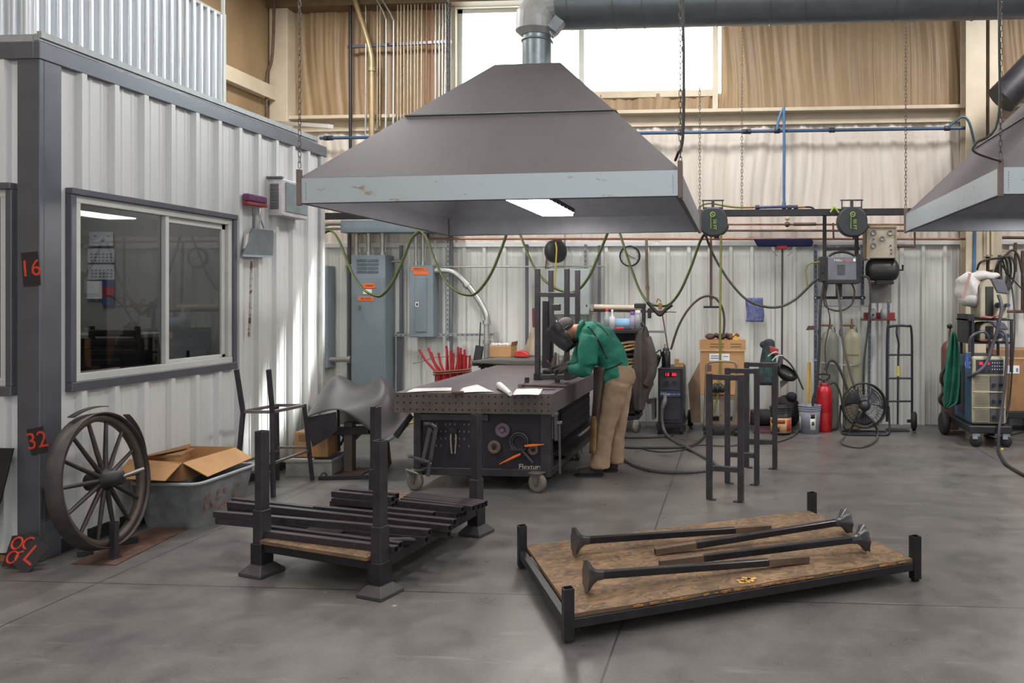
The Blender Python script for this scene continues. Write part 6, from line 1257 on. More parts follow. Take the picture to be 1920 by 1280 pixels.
# hand truck
HYt = 10.85
P = F(1690, 796); t = thing('hand_truck', 'black two wheeled hand truck leaning on the back wall', 'hand truck', V((P.x, HYt, 0))); hq = lambda x, y, d=0: Y_(x, y, HYt+d)
g = MB(); g.tube(spl([hq(1663, 790), hq(1663, 700), hq(1664, 622), hq(1670, 612), hq(1700, 611), hq(1709, 620), hq(1710, 700), hq(1710, 790)], 6), .017, 8); g.build('frame', black, t)
for y in (665, 709, 752): MB().tube([hq(1664, y), hq(1710, y)], .013, 8).build('cross_bar', black, t)
MB().tube(spl([hq(1682, 612, -.02), hq(1681, 625, -.03), hq(1685, 645, -.02), hq(1684, 670), hq(1683, 795)], 5), .013, 8).build('centre_bar', black, t); MB().bar(hq(1684, 686, -.02), hq(1684, 705, -.02), .03).build('yellow_sleeve', mat('sleeve_yellow', (196, 178, 62), .6), t)
a, c = hq(1660, 792), hq(1700, 792); MB().bx(a.x, c.x, HYt-.2, HYt, .005, .015).build('toe_plate', black, t); 
for x in (1713,): MB().lathe([(0, -.03), (.05, -.035), (.09, -.04), (.125, -.02), (.125, .02), (.09, .04), (.05, .035), (0, .03)], V((hq(x, 778).x, HYt-.02, .125)), (1, -.25, 0), 24).build('wheel', rubber, t)
MB().bx(hq(1700, 780).x, hq(1714, 780).x, HYt-.04, HYt+.0, .1, .14).build('axle', dark, t)
# ---- big carton on its cart
KY = 10.35
t = thing('cardboard_box', 'big printed cardboard carton with a white label on the wooden pallet', 'box', Y_(1350, 760, KY+.3)); a, c = Y_(1313, 740, KY), Y_(1396, 638, KY)
MB().bx(a.x, c.x, KY, KY+.45, a.z, c.z).build('carton', card, t, bevel=.006); plate_on(t, 'top_flap', 1312, 637, 1398, 656, KY, card, .012); plate_on(t, 'label', 1330, 663, 1368, 676, KY, paper)
for k, (x0, x1, y) in enumerate(((1331, 1358, 645), (1331, 1358, 650), (1370, 1390, 645), (1370, 1390, 650), (1333, 1352, 667), (1356, 1366, 668), (1333, 1352, 671))): plate_on(t, 'printed_line', x0, y-.8, x1, y+.8, KY-(.012 if y < 660 else .006), mat('print_brown', (112, 84, 66), .8) if y < 660 else mat('print_blue', (110, 120, 160), .7), .002)
plate_on(t, 'printed_mark', 1322, 684, 1334, 696, KY, MATS['print_brown'], .001); plate_on(t, 'tape', 1313, 655.5, 1397, 658, KY, mat('tape_tan', (196, 160, 116), .4), .013)
t = thing('wood_pallet', 'small wooden pallet under the big printed carton', 'pallet', Y_(1350, 800, KY+.2)); pw = mat('pallet_wood', (122, 108, 92), .8, scale=6, rgb2=(92, 80, 68))
pz = a.z
for k in range(3): MB().bx(a.x+.05, c.x-.02, KY-.02+k*.2, KY+.08+k*.2, pz-.06, pz-.005).build('slat', pw, t)
for x in (1330, 1354, 1382): q0 = Y_(x, 780, KY); MB().bx(q0.x-.04, q0.x+.04, KY-.02, KY+.4, .16, pz-.06).build('block', pw, t)
for k in range(3): MB().bx(a.x+.05, c.x-.02, KY-.02+k*.2, KY+.08+k*.2, .1, .16).build('slat', pw, t)
for x in (1330, 1382): q0 = Y_(x, 780, KY); MB().bx(q0.x-.04, q0.x+.04, KY-.02, KY+.4, 0, .1).build('block', pw, t)
q0 = Y_(1346, 728, KY-.04); b = at(q0); 
for k in range(5): b.ball(q0+V((.03*k-.06, -.02, .02*(k % 2))), (.045, .05, .055), 10, 6)
tag(b.build('dark_cloth', blackp), 'dark crumpled cloth lying on the pallet before the carton', 'cloth')
t = thing('cart', 'low cart with a bent grey tube handle before the carton', 'cart', F(1345, 806)); ctm = mat('tube_khaki', (132, 124, 110), .4, metal=.4)
cq = lambda x, y, Y=10.15: Y_(x, y, Y)
MB().tube(spl([cq(1321, 798), cq(1322, 740), cq(1325, 690), cq(1332, 679), cq(1370, 678), cq(1381, 688), cq(1380, 740), cq(1374, 795)], 6), .014, 8).build('handle', ctm, t); MB().bx(cq(1318, 800).x, cq(1386, 800).x, 10.15, 10.36, .1, .125).build('deck', dark, t)
for x in (1322, 1380): MB().lathe([(0, -.02), (.05, -.02), (.05, .02), (0, .02)], V((cq(x, 800).x, 10.2, .05)), (1, 0, 0), 16).build('wheel', rubber, t); MB().box((cq(x, 800).x, 10.2, .08), (.06, .05, .05)).build('fork', dark, t)
q0 = Y_(1350, 637, KY+.2); gz = c.z
for k, (x, dx, m_, lab) in enumerate(((1332, 0, mat('glove_maroon', (92, 58, 62), .8, scale=14, rgb2=(56, 44, 48)), 'maroon work glove on the big carton'), (1352, 0, mat('glove_dark', (66, 56, 56), .8, scale=14, rgb2=(44, 40, 42)), 'dark work glove in the middle of the big carton'), (1370, 0, mat('glove_rust', (110, 64, 56), .8, scale=14, rgb2=(60, 50, 46)), 'rust brown work glove beside the yellow box'))):
    P = Y_(x, 634, KY+.15); P.z = gz; g = MB(); g.ball(P+V((0, 0, .045)), (.075, .1, .042), 14, 8, Mx.Rotation(.4*k, 3, 'Z'))
    for j in range(4): g.tube(spl([P+V((.03, -.06+.035*j, .05)), P+V((.08, -.07+.04*j, .075)), P+V((.11, -.08+.045*j, .05))], 4), .018, 8)
    g.tube([P+V((-.03, -.06, .04)), P+V((.01, -.13, .03))], .02, 8); g.org = P; o = g.build('work_glove', m_); md = o.modifiers.new('r', 'REMESH'); md.mode = 'VOXEL'; md.voxel_size = .009; md.use_smooth_shade = True; tag(o, lab, 'glove', 'work gloves on the carton')
P = Y_(1379, 636, KY+.12); b = at(V((P.x, P.y, gz))); b.bx(P.x-.04, P.x+.04, P.y-.05, P.y+.05, gz, gz+.085); o = tag(b.build('yellow_box', mat('box_yellow', (206, 170, 56), .6, scale=20, rgb2=(170, 84, 50), lo=.3, hi=.42), bevel=.003), 'small yellow box at the carton top edge', 'box')
b = at(F(1300, 800)); b.prism([Y_(1290, 720, 10.75), Y_(1312, 678, 10.75), Y_(1314, 792, 10.55), Y_(1296, 792, 10.55)], (0, .012, 0)); tag(b.build('cardboard_sheet', mat('board_brown', (124, 100, 82), .8)), 'brown board leaning between the welder and the carton', 'board')
# ---- welding power source in the middle
MY = 10.3
x0, x1 = Y_(1234, 700, MY).x, Y_(1280, 700, MY).x; mx_ = (x0+x1)/2; zt = Y_(1257, 690, MY).z; wd = x1-x0
t = thing('welding_machine', 'dark blue welding machine with red digits under a black bottle', 'welding machine', (mx_, MY+.3, 0)); mb_ = mat('machine_dark', (48, 50, 60), .5); mbb = mat('machine_blue', (60, 74, 108), .45)
MB().bx(x0, x1, MY, MY+.62, .13, zt).build('case', mb_, t, bevel=.012); MB().bx(x1-.004, x1+.006, MY+.05, MY+.58, .3, zt-.05).build('side_panel', mat('machine_side', (62, 66, 76), .45), t)
MB().bx(x0+.02, x1-.02, MY-.012, MY, zt-.3, zt-.03).build('control_panel', mat('panel_grey', (70, 70, 78), .5), t, bevel=.006); cpn = kids(t)[-1]; MB().bx(x0+.02, x1-.02, MY-.016, MY, zt-.385, zt-.305).build('name_band', mbb, t, bevel=.004)
led = mat('led_red', (255, 30, 40), .5, emit=(255, 24, 40), estr=2.2)
for i, xx in enumerate((-.045, .05)): MB().text('88' if i else '18', V((mx_+xx, MY-.014, zt-.085)), (1, 0, 0), (0, 0, 1), .06, .001).build('digit_display', led, cpn); MB().cyl((mx_+xx, MY-.012, zt-.19), (mx_+xx, MY-.045, zt-.19), .024, 14).build('knob', blackp, cpn)
MB().bx(mx_-.08, mx_+.08, MY-.0135, MY-.011, zt-.12, zt-.055).build('display_window', mat('display_black', (26, 20, 24), .2), cpn)
MB().text('Miller', V((x0+.035, MY-.017, zt-.345)), (1, 0, 0), (0, 0, 1), .055, .001, 'LEFT').build('maker_lettering', mat('letter_pale', (214, 218, 226), .5), t); MB().text('Millermatic 350', V((x1-.03, MY-.017, zt-.347)), (1, 0, 0), (0, 0, 1), .028, .001, 'RIGHT').build('model_lettering', MATS['letter_pale'], t)
g = MB()
for s_ in (x0+.015, x1-.015): g.bar((s_, MY-.03, zt-.02), (s_, MY-.03, zt-.42), .025)
g.bar((x0, MY-.03, zt-.01), (x1, MY-.03, zt-.01), .025); g.build('guard_frame', blackp, t, bevel=.004)
g = MB()
for k in range(14): g.bx(x0+.03, x1-.03, MY-.008, MY+.001, .2+k*.022, .209+k*.022)
g.build('louvres', mat('louvre_metal', (78, 80, 88), .45), t)
MB().bx(x0-.02, x1+.02, MY-.1, MY+.75, .1, .135).build('deck', black, t)
for s_ in (x0+.02, x1-.02): fko = MB().box((s_, MY-.04, .09), (.055, .05, .05)).build('caster_fork', dark, t); MB().lathe([(0, -.02), (.06, -.02), (.065, 0), (.06, .02), (0, .02)], V((s_, MY-.04, .065)), (1, .1, 0), 18).build('caster_wheel', rubber, fko)
MB().lathe([(0, -.03), (.11, -.035), (.12, 0), (.11, .035), (0, .03)], V((x1+.07, MY+.6, .12)), (1, 0, 0), 22).build('rear_wheel', rubber, t)
tq = lambda x, y, Y: Y_(x, y, Y)
MB().tube(spl([tq(1247, 742, MY-.03), tq(1246, 752, MY-.07), tq(1242, 764, MY-.08)], 4), lerp_list([.02, .034, .026], 4), 10).build('cable_plug', mat('plug_grey', (120, 116, 114), .5), t)
tc_ = [tq(1242, 762, MY-.08), tq(1241, 785, MY-.09), tq(1245, 806, MY-.15)] + [F(x, y, .016) for x, y in ((1255, 820), (1275, 832), (1300, 845), (1330, 862), (1343, 870), (1340, 878), (1300, 884), (1240, 884), (1195, 874), (1165, 858))]
b = at(F(1260, 850)); b.tube(spl(tc_, 6), .022, 8); tag(b.build('weld_cable', mat('cable_grey', (88, 84, 82), .5)), 'grey weld cable from the welding machine curving round the person', 'cable')
P = Y_(1249, 690, MY+.15); P.z = zt; t = thing('bottle', 'black insulated bottle standing on the welding machine', 'bottle', P); MB().lathe([(0, 0), (.058, 0), (.06, .01), (.06, .2), (.045, .225), (.04, .23), (0, .23)], P, (0, 0, 1), 20).build('body', mat('bottle_black', (30, 30, 34), .25), t); MB().lathe([(.042, .23), (.042, .26), (0, .265)], P, (0, 0, 1), 16).build('cap', blackp, t); MB().tube([P+V((-.02, 0, .26)), P+V((-.015, 0, .31)), P+V((.015, 0, .31)), P+V((.02, 0, .26))], .006, 6).build('loop', blackp, t)
for x, h, w2, lab in ((1269, .11, .06, 'upright wooden block on the welding machine'), (1277, .055, .07, 'low wooden block on the welding machine edge')): P = Y_(x, 690, MY+.2); b = at(V((P.x, P.y, zt))); b.bx(P.x-w2/2, P.x+w2/2, P.y-.04, P.y+.04, zt, zt+h); tag(b.build('wood_block', wood, bevel=.003), lab, 'wood block')
pipe('hose', ((1258, 655), (1272, 612), (1292, 578), (1315, 558), (1336, 556), (1352, 572), (1358, 600), (1355, 640)), .016, mat('hose_brown', (70, 58, 52), .5), 'dark brown hose arching from the bottle up the wall', 10.75, 'hose')
# ---- tool cart behind the person
TY = 10.35; tzs = Y_(1160, 618, TY).z
tx0, tx1 = Y_(1118, 620, TY).x, Y_(1196, 620, TY).x
t = thing('tool_cart', 'dark tool cart with bottles on its top shelf behind the person', 'tool cart', ((tx0+tx1)/2, TY+.3, 0))
MB().bx(tx0, tx1, TY, TY+.55, tzs-.05, tzs).build('top_shelf', black, t, bevel=.006); MB().bx(tx1-.0, Y_(1246, 626, TY).x, TY+.2, TY+.26, tzs-.05, tzs-.02).build('side_arm', mat('arm_grey', (112, 118, 116), .5), t)
for z in (tzs-.32, tzs-.55, .28): MB().bx(tx0, tx1, TY+.02, TY+.55, z-.03, z).build('shelf', black, t)
MB().bx(tx0, tx1, TY+.5, TY+.55, .2, tzs-.05).build('back_panel', blackp, t)
for x in (tx0+.02, tx1-.02): MB().bx(x-.02, x+.02, TY+.02, TY+.06, .2, tzs-.05).build('post', black, t)
MB().bx(tx0, tx1, TY, TY+.55, .16, .22).build('base', dark, t); MB().bx(tx0+.05, tx1-.05, TY+.1, TY+.45, .28, .52).build('stored_case', blackp, t)
for x in (tx0+.1, tx1-.02): MB().lathe([(0, -.025), (.075, -.025), (.08, 0), (.075, .025), (0, .025)], V((x, TY-.02, .08)), (1, -.5, 0), 20).build('caster_wheel', wm, t); MB().box((x, TY, .14), (.06, .08, .06)).build('caster_fork', galv, t)
for k, (y0, y1, z0, lab, m_) in enumerate(((634, 650, tzs-.32, 'tan folded cloth on the upper cart shelf', mat('cloth_tan', (176, 146, 108), .85)), (657, 668, tzs-.55, 'tan folded cloth on the lower cart shelf', MATS['cloth_tan']))):
    g = MB(); 
    for j in range(3): g.grid(lambda u, v: V((tx0+.15+(tx1-tx0-.22)*u, TY+.06+.3*v, z0+.052+.04*j+.012*sin(7*u+j)+.006*sin(9*v))), 12, 4)
    g.org = V((tx0+.3, TY+.2, z0)); tag(g.build('folded_cloth', m_, solid=.03), lab, 'cloth')
b = at(Y_(1174, 752, TY)); b.ball(Y_(1174, 752, TY+.06), (.05, .04, .05), 12, 8); tag(b.build('red_ball', mat('red_bright', (196, 50, 46), .5)), 'round red object low in the tool cart', 'object')
sh = lambda x, d=.2: V((Y_(x, 618, TY+d).x, TY+d, tzs))
def bottle(x, H, r, m, capm, label, cr=.5, d=.2, ch=.04):
    P = sh(x, d); t = thing('bottle', label, 'bottle', P, group='bottles on the tool cart'); MB().lathe([(0, 0), (r, 0), (r, H*.72), (r*cr, H*.86), (r*cr, H), (0, H)], P, (0, 0, 1), 18).build('body', m, t); MB().lathe([(r*cr*1.15, H-.002), (r*cr*1.15, H+ch), (0, H+ch+.005)], P, (0, 0, 1), 14).build('cap', capm, t); return t
bottle(1138, .25, .04, mat('clear_bottle', (150, 160, 168), .2, spec=.7), red, 'clear bottle with a red cap on the tool cart'); bottle(1148, .22, .045, mat('bottle_white', (196, 198, 202), .4), MATS['bottle_white'], 'white squeeze bottle on the tool cart', .3, ch=.05)
bottle(1186, .2, .038, mat('can_lilac', (170, 164, 190), .35), mat('cap_purple', (98, 56, 140), .4), 'lilac spray can with a purple cap', .7); bottle(1196, .22, .045, mat('can_silver', (178, 178, 186), .3, metal=.3), mat('cap_white', (206, 206, 210), .4), 'silver spray can beside the purple capped one', .75)
a, c = sh(1155, .3)+V((0, 0, .075)), sh(1182, .3)+V((0, 0, .075)); b = at(a-V((0, 0, .075))); b.cyl(a, c, .072, 22); tag(b.build('towel_roll', mat('towel_blue', (136, 178, 208), .85)), 'pale blue paper towel roll lying on the tool cart', 'roll')
P = sh(1162, .08); b = at(P); b.box(P+V((0, 0, .018)), (.12, .06, .034), .2); tag(b.build('red_tool', mat('red_bright', (196, 50, 46), .5), bevel=.008), 'low red tool on the front of the cart shelf', 'tool')
P = sh(1177, .08); b = at(P); b.tube([P+V((-.05, 0, .012)), P+V((.05, .02, .012))], .012, 8); tag(b.build('pen', blackp), 'black marker pen lying on the cart shelf', 'pen')
t = thing('grease_gun', 'black upright tool hooked on the tool cart corner', 'tool', sh(1207, .2)); q0 = sh(1207, .2); MB().bar(q0+V((0, 0, -.02)), q0+V((.0, 0, .3)), .05).build('body', black, t, bevel=.008); MB().box(q0+V((-.05, 0, .32)), (.16, .06, .07)).build('head', blackp, t, bevel=.012); MB().box(q0+V((.08, 0, .22)), (.05, .05, .14)).build('grip', blackp, t, bevel=.01)
t = thing('light_tube', 'long pale tube clipped level above the tool cart', 'tube', Y_(1156, 580, 10.95)); MB().cyl(Y_(1107, 575, 10.95), Y_(1206, 577, 10.95), .038, 14).build('tube', mat('tube_cream', (206, 194, 170), .4, rgb2=(170, 120, 80), scale=3, lo=.3, hi=.42), t); MB().cyl(Y_(1106, 582, 10.97), Y_(1250, 584, 10.97), .018, 8).build('pipe', rust, t); MB().bx(Y_(1107, 580, 10.9).x, Y_(1113, 580, 10.9).x, 10.88, 11.0, Y_(1107, 583, 10.9).z, Y_(1107, 570, 10.9).z).build('end_cap', steel, t)
# jacket
JY = 10.2
t = thing('jacket', 'brown grey work jacket hanging from the tool cart corner', 'jacket', Y_(1205, 770, JY))
L_ = [(612, 1205, 1212), (622, 1196, 1216), (640, 1190, 1219), (680, 1186, 1224), (720, 1185, 1225), (750, 1187, 1212), (768, 1190, 1208)]
def jk(u, v):
    s_ = v*(len(L_)-1); i = min(len(L_)-2, int(s_)); f_ = s_-i; a, c = L_[i], L_[i+1]; y = a[0]+(c[0]-a[0])*f_; xl = a[1]+(c[1]-a[1])*f_; xr = a[2]+(c[2]-a[2])*f_
    ang = 2*pi*u; mx0 = (xl+xr)/2; hw = (xr-xl)/2; return Y_(mx0+hw*cos(ang)*(1+.05*sin(5*ang+4*v)), y, JY-(.10+.03*v)*sin(ang)-.018*sin(7*ang+3*v))
MB().grid(jk, 40, 24).build('cloth', mat('jacket_brown', (88, 78, 74), .85, scale=6, rgb2=(66, 60, 60), bump=.3, bscale=14), t); MB().tube(spl([Y_(1214, 632, JY-.06), Y_(1222, 670, JY-.1), Y_(1222, 700, JY-.12), Y_(1212, 722, JY-.12)], 5), lerp_list([.05, .07, .06, .05], 5), 12).build('sleeve', MATS['jacket_brown'], t); MB().torus(Y_(1207, 612, JY), (1, .3, .5), .05, .02, 16, 8).build('collar', blackp, t)
t = thing('dark_bag', 'black bag with straps hanging behind the work jacket', 'bag', Y_(1228, 690, 10.5)); MB().prism([Y_(1218, 660, 10.45), Y_(1240, 668, 10.45), Y_(1232, 690, 10.45), Y_(1224, 692, 10.45), Y_(1214, 750, 10.45), Y_(1208, 690, 10.45)], (0, .12, 0)).build('body', blackp, t, bevel=.02, bseg=2); MB().tube(spl([Y_(1217, 662, 10.45), Y_(1222, 650, 10.45), Y_(1228, 662, 10.45), Y_(1238, 656, 10.45), Y_(1240, 668, 10.45)], 5), .01, 6).build('strap', blackp, t)
b = at(F(1220, 795)); b.prism([Y_(1210, 750, 10.6), Y_(1228, 748, 10.6), Y_(1228, 786, 10.6), Y_(1222, 786, 10.6), Y_(1222, 756, 10.6), Y_(1214, 758, 10.6)], (0, .2, 0)); tag(b.build('step_stool', mat('stool_cream', (150, 146, 136), .6)), 'pale step stool behind the work jacket hem', 'stool')
# ---- stand with green jacket, red tool
SY = 10.6
sq = lambda x, y, d=0: Y_(x, y, SY+d)
t = thing('work_stand', 'maroon pedestal stand with a grey arm behind the leg frames', 'stand', V((sq(1453, 790).x, SY, 0)))
P0 = V((sq(1453, 790).x, SY, 0)); MB().bar(P0+V((0, 0, .02)), V((P0.x, SY, sq(1453, 690).z)), .09).build('post', mat('stand_maroon', (96, 50, 62), .5), t, bevel=.005); MB().box(P0+V((-.05, 0, .012)), (.5, .42, .024)).build('base', MATS['stand_maroon'], t)
MB().prism([sq(1449, 710, -.06), sq(1456, 710, -.06), sq(1470, 668, -.06), sq(1462, 664, -.06)], (0, .06, 0)).build('arm', mat('arm_dark', (84, 78, 84), .45, metal=.3), t, bevel=.006); MB().bar(sq(1432, 702, -.02), sq(1450, 702, -.02), .08).build('head', blackp, t, bevel=.01)
g = MB(); g.lathe([(0, 0), (.07, .0), (.15, .06), (.165, .12), (.14, .13)], sq(1468, 708, .02), (.5, -.3, .8), 22); g.build('dark_bowl', blackp, t); g = MB(); g.prism([sq(1462, 716, .02), sq(1481, 702, .02), sq(1480, 714, .02), sq(1464, 728, .02)], (0, .03, 0)); g.build('shield', mat('shield_grey', (128, 122, 122), .5), t)
t = thing('green_cloth', 'dark green jacket draped over the maroon stand', 'jacket', sq(1437, 690))
def gc(u, v):
    a = pi*u; return Y_(1438-15*cos(a)*(.65+.75*v)+(1-v)*4, 642+80*v-7*sin(a)*(1-v), SY-.08-.12*sin(a)-.01*sin(9*u+5*v))
MB().grid(gc, 24, 12).build('cloth', mat('cloth_green', (44, 82, 72), .85, scale=4, rgb2=(44, 44, 52), lo=.42, hi=.55), t, solid=.01); o = MB().ball(sq(1438, 646, -.05), (.10, .1, .06), 16, 8).build('hood', MATS['cloth_green'], t)
t = thing('red_spool_gun', 'red clamp tool with silver prongs on the green jacket', 'tool', sq(1450, 668, -.2)); MB().prism([sq(1442, 648, -.24), sq(1460, 654, -.24), sq(1459, 668, -.24), sq(1444, 662, -.24)], (0, .08, 0)).build('body', mat('red_dull', (150, 56, 54), .6), t, bevel=.01)
g = MB(); g.tube(spl([sq(1440, 668, -.27), sq(1448, 662, -.27), sq(1456, 660, -.27), sq(1462, 664, -.25)], 4), .01, 6); g.tube(spl([sq(1448, 676, -.27), sq(1456, 668, -.27), sq(1468, 666, -.25)], 4), .01, 6); g.build('prongs', galvp, t)
pipe('cable', ((1468, 670), (1480, 680), (1492, 698), (1500, 716), (1506, 730)), .012, blackhose, 'short black cable springing from the stand', SY-.05, 'cable')
t = thing('dark_bag', 'black bag slumped on the floor behind the labelled bucket', 'bag', F(1475, 800)); P = F(1476, 800)
MB().ball(V((P.x, P.y+.1, .2)), (.2, .16, .24), 18, 10).build('bag', mat('bag_black', (40, 38, 42), .7, bump=.5, bscale=8), t); MB().ball(V((P.x+.06, P.y+.02, .42)), (.08, .07, .07), 12, 8).build('flap', MATS['bag_black'], t); MB().ball(V((P.x-.3, P.y+.1, .12)), (.16, .12, .11), 14, 8).build('side_pouch', MATS['bag_black'], t)
b = at(F(1425, 795)); P = F(1428, 796); b.bx(P.x-.16, P.x+.12, P.y, P.y+.3, .0, .2); tag(b.build('plastic_crate', mat('crate_plum', (80, 52, 70), .6), bevel=.015), 'low plum coloured crate under the maroon stand', 'crate')
# ---- floor cables
def fcable(pts, r, label, m=blackhose, z=None): 
    P = [F(x, y, r if z is None else z) for x, y in pts]; b = at(P[0]); b.tube(spl(P, 7), r, 8); return tag(b.build('floor_cable', m), label, 'cable', 'cables lying on the floor')
fcable(((1165, 838), (1200, 839), (1280, 838), (1310, 828), (1328, 808), (1332, 800)), .014, 'black cable curving from the person to the carton cart'); fcable(((1168, 820), (1220, 820), (1256, 817), (1262, 813)), .012, 'short straight cable behind the person on the floor')
fcable(((1200, 837), (1215, 844), (1250, 847), (1285, 842), (1310, 834), (1360, 836), (1400, 832), (1450, 830), (1490, 816), (1512, 790)), .008, 'thin cord running along the floor to the grey bucket')
# ================================================================ welding cart by the column
wq = lambda x, y, Y: Y_(x, y, Y)
VX0, VX1, VY = 2.885, 3.29, 9.7
beige = mat('machine_beige', (172, 164, 140), .5); teal = mat('machine_teal', (52, 84, 104), .45); 
t = thing('welding_cart', 'tall welding machine on a wheeled cart beside the cream column', 'welding cart', ((VX0+VX1)/2, VY+.4, 0))
MB().bx(VX0-.06, VX1+.04, VY-.12, 10.72, .17, .26).build('deck', black, t, bevel=.01)
MB().bx(VX0, VX1, VY+.02, 10.45, .26, 1.09).build('case', teal, t, bevel=.015); MB().bx(VX0-.003, VX0+.01, VY+.3, 10.3, .34, .95).build('side_panel', mat('machine_navy', (42, 50, 66), .5), t)
MB().bx(VX0, VX1, VY-.03, VY+.03, .27, 1.1).build('front_frame', beige, t, bevel=.03, bseg=3)
z = lambda y: wq(1850, y, VY-.03).z
fxx = lambda x: wq(x, 740, VY-.03).x
MB().bx(fxx(1830), fxx(1881), VY-.045, VY-.02, z(700), z(674)).build('control_panel', mat('panel_navy', (52, 52, 66), .4), t, bevel=.006); cpn = kids(t)[-1]
for x in (1839, 1851): o = MB().bx(fxx(x-3), fxx(x+3), VY-.048, VY-.044, z(683), z(678.5)).build('digit_display', MATS['led_red'], cpn)
g = MB()
for i in range(5):
    for j in range(3): g.ball((fxx(1860+i*4.5), VY-.046, z(680+j*6)), .006, 6, 4)
g.build('panel_light_dots', paper, cpn)
for i in range(5): MB().cyl((fxx(1836+i*9), VY-.045, z(695)), (fxx(1836+i*9), VY-.06, z(695)), .011, 8).build('knob', blackp, t)
for y0, y1 in ((703, 733), (736, 762), (766, 791)):
    MB().bx(fxx(1826), fxx(1854), VY-.05, VY-.02, z(y1), z(y0)).build('grille', mat('grille_beige', (156, 148, 126), .6), t, bevel=.004); g = MB()
    for k in range(9): g.bx(fxx(1827), fxx(1853), VY-.053, VY-.049, z(y0+2+k*(y1-y0-3)/9)-.004, z(y0+2+k*(y1-y0-3)/9)+.003)
    g.build('grille_slots', mat('slot_brown', (104, 98, 86), .7), t)
    MB().bx(fxx(1856), fxx(1882), VY-.045, VY-.02, z(y1-1), z(y0+1)).build('socket_panel', mat('socket_grey', (82, 80, 84), .5), t, bevel=.004)
    for x in (1862, 1875): MB().cyl((fxx(x), VY-.044, z((y0+y1)/2+3)), (fxx(x), VY-.075, z((y0+y1)/2+3)), .022, 12).build('socket', blackp, t)
MB().text('OTC', V((VX0-.006, VY+.14, z(686)-.0)), (0, -1, 0), (0, 0, 1), .11, .001).build('maker_lettering', mat('letter_pale', (214, 218, 226), .5), t)
for y in (z(734.5), z(764)): MB().bx(fxx(1823), fxx(1885), VY-.055, VY-.025, y-.008, y+.008).build('front_band', beige, t, bevel=.004)
for P, r in ((V((VX0-.12, 10.5, .15)), .15), (V((VX1+.08, 10.5, .15)), .15)): MB().lathe([(0, -.04), (r*.5, -.045), (r*.8, -.05), (r, -.03), (r, .03), (r*.8, .05), (r*.5, .045), (0, .04)], P, (1, 0, 0), 26).build('rear_wheel', rubber, t)
for x in (VX0+.03, VX1-.02): P = V((x, VY-.06, .075)); MB().lathe([(0, -.022), (.07, -.026), (.075, 0), (.07, .026), (0, .022)], P, (.5, 1, 0), 20).build('caster_wheel', rubber, t); MB().box(P+V((0, 0, .06)), (.09, .07, .08)).build('caster_fork', galv, t, bevel=.006)
# rack with two feeders on top
S1, S2 = wq(1840, 641, VY+.1).z, wq(1840, 598, VY+.1).z
for x in (VX0+.03, VX1+.09):
    for y in (VY+.06, VY+.55): MB().bx(x-.015, x+.015, y-.015, y+.015, 1.09 if x < VX1 else .9, S2).build('rack_post', black, t)
for zz in (S1, S2): MB().bx(VX0-.02, VX1+.11, VY+.05, VY+.6, zz-.02, zz).build('rack_shelf', black, t)
MB().bx(VX0-.02, VX0+.06, VY+.1, VY+.55, S1, S2+.06).build('rack_side', blackp, t); MB().tube(spl([V((VX0-.02, VY+.02, 1.15)), V((VX0-.02, VY-.04, 1.33)), V((VX0+.12, VY-.05, 1.4)), V((VX0+.2, VY-.03, 1.3)), V((VX0+.2, VY, 1.08))], 5), .018, 8).build('handle', mat('bent_tube', (92, 90, 100), .35, metal=.4), t)
def feeder2(zb, label, h):
    t = thing('wire_feeder', label, 'wire feeder', (VX1-.1, VY+.3, zb), group='beige wire feeders on the rack'); a0, a1 = wq(1838, 600, VY+.08).x, wq(1888, 600, VY+.08).x
    pr = []
    for k in range(9): a = pi*k/8; pr.append(V(((a0+.1)-.1*cos(a) if k < 5 else (a1-.07)-.07*cos(a), VY+.08, zb+h*.62+h*.36*sin(a))))
    g = MB(); g.prism([V((a0, VY+.08, zb+.005))]+pr+[V((a1, VY+.08, zb+.005))], (0, .4, 0)); g.build('case', beige, t, bevel=.01); MB().bx(a0+.06, a0+.16, VY+.07, VY+.085, zb+.04, zb+h*.8).build('opening', blackp, t, bevel=.02)
    MB().prism([V((a0+.12, VY+.06, zb+h)), V((a1-.04, VY+.06, zb+h*.97)), V((a1+.02, VY+.06, zb+h*.62)), V((a0+.2, VY+.06, zb+h*.66))], (0, .42, 0)).build('lid', mat('lid_purple', (88, 84, 96), .5), t, bevel=.006)
    MB().cyl((a1-.12, VY+.06, zb+h*.34), (a1-.12, VY-.04, zb+h*.34), .035, 12).build('connector', mat('plug_navy', (46, 54, 84), .5), t); MB().cyl((a1-.02, VY+.06, zb+h*.34), (a1-.02, VY-.03, zb+h*.34), .024, 10).build('connector', MATS['plug_navy'], t)
    MB().tube([V((a0-.02, VY+.03, zb+.03)), V((a0+.1, VY-.0, zb+.015)), V((a0+.2, VY+.03, zb+.05))], .014, 8).build('wire_guide', mat('guide_copper', (170, 110, 96), .4, metal=.3), t); return t
feeder2(S1, 'beige wire feeder on the lower rack shelf of the welding cart', S2-S1-.035); feeder2(S2+.002, 'beige wire feeder at the top of the welding cart beside the white bag', .5)
P = wq(1812, 560, VY+.25); t = thing('plastic_bag', 'white plastic bag wrapped over the top of the welding cart', 'bag', V((P.x, P.y, S2))); rnd = random.Random(3)
g = MB(); g.ball(wq(1815, 540, VY+.3), (.16, .17, .20), 24, 16); g.ball(wq(1842, 518, VY+.3), (.2, .17, .065), 20, 10); g.ball(wq(1818, 560, VY+.3), (.15, .16, .11), 20, 10)
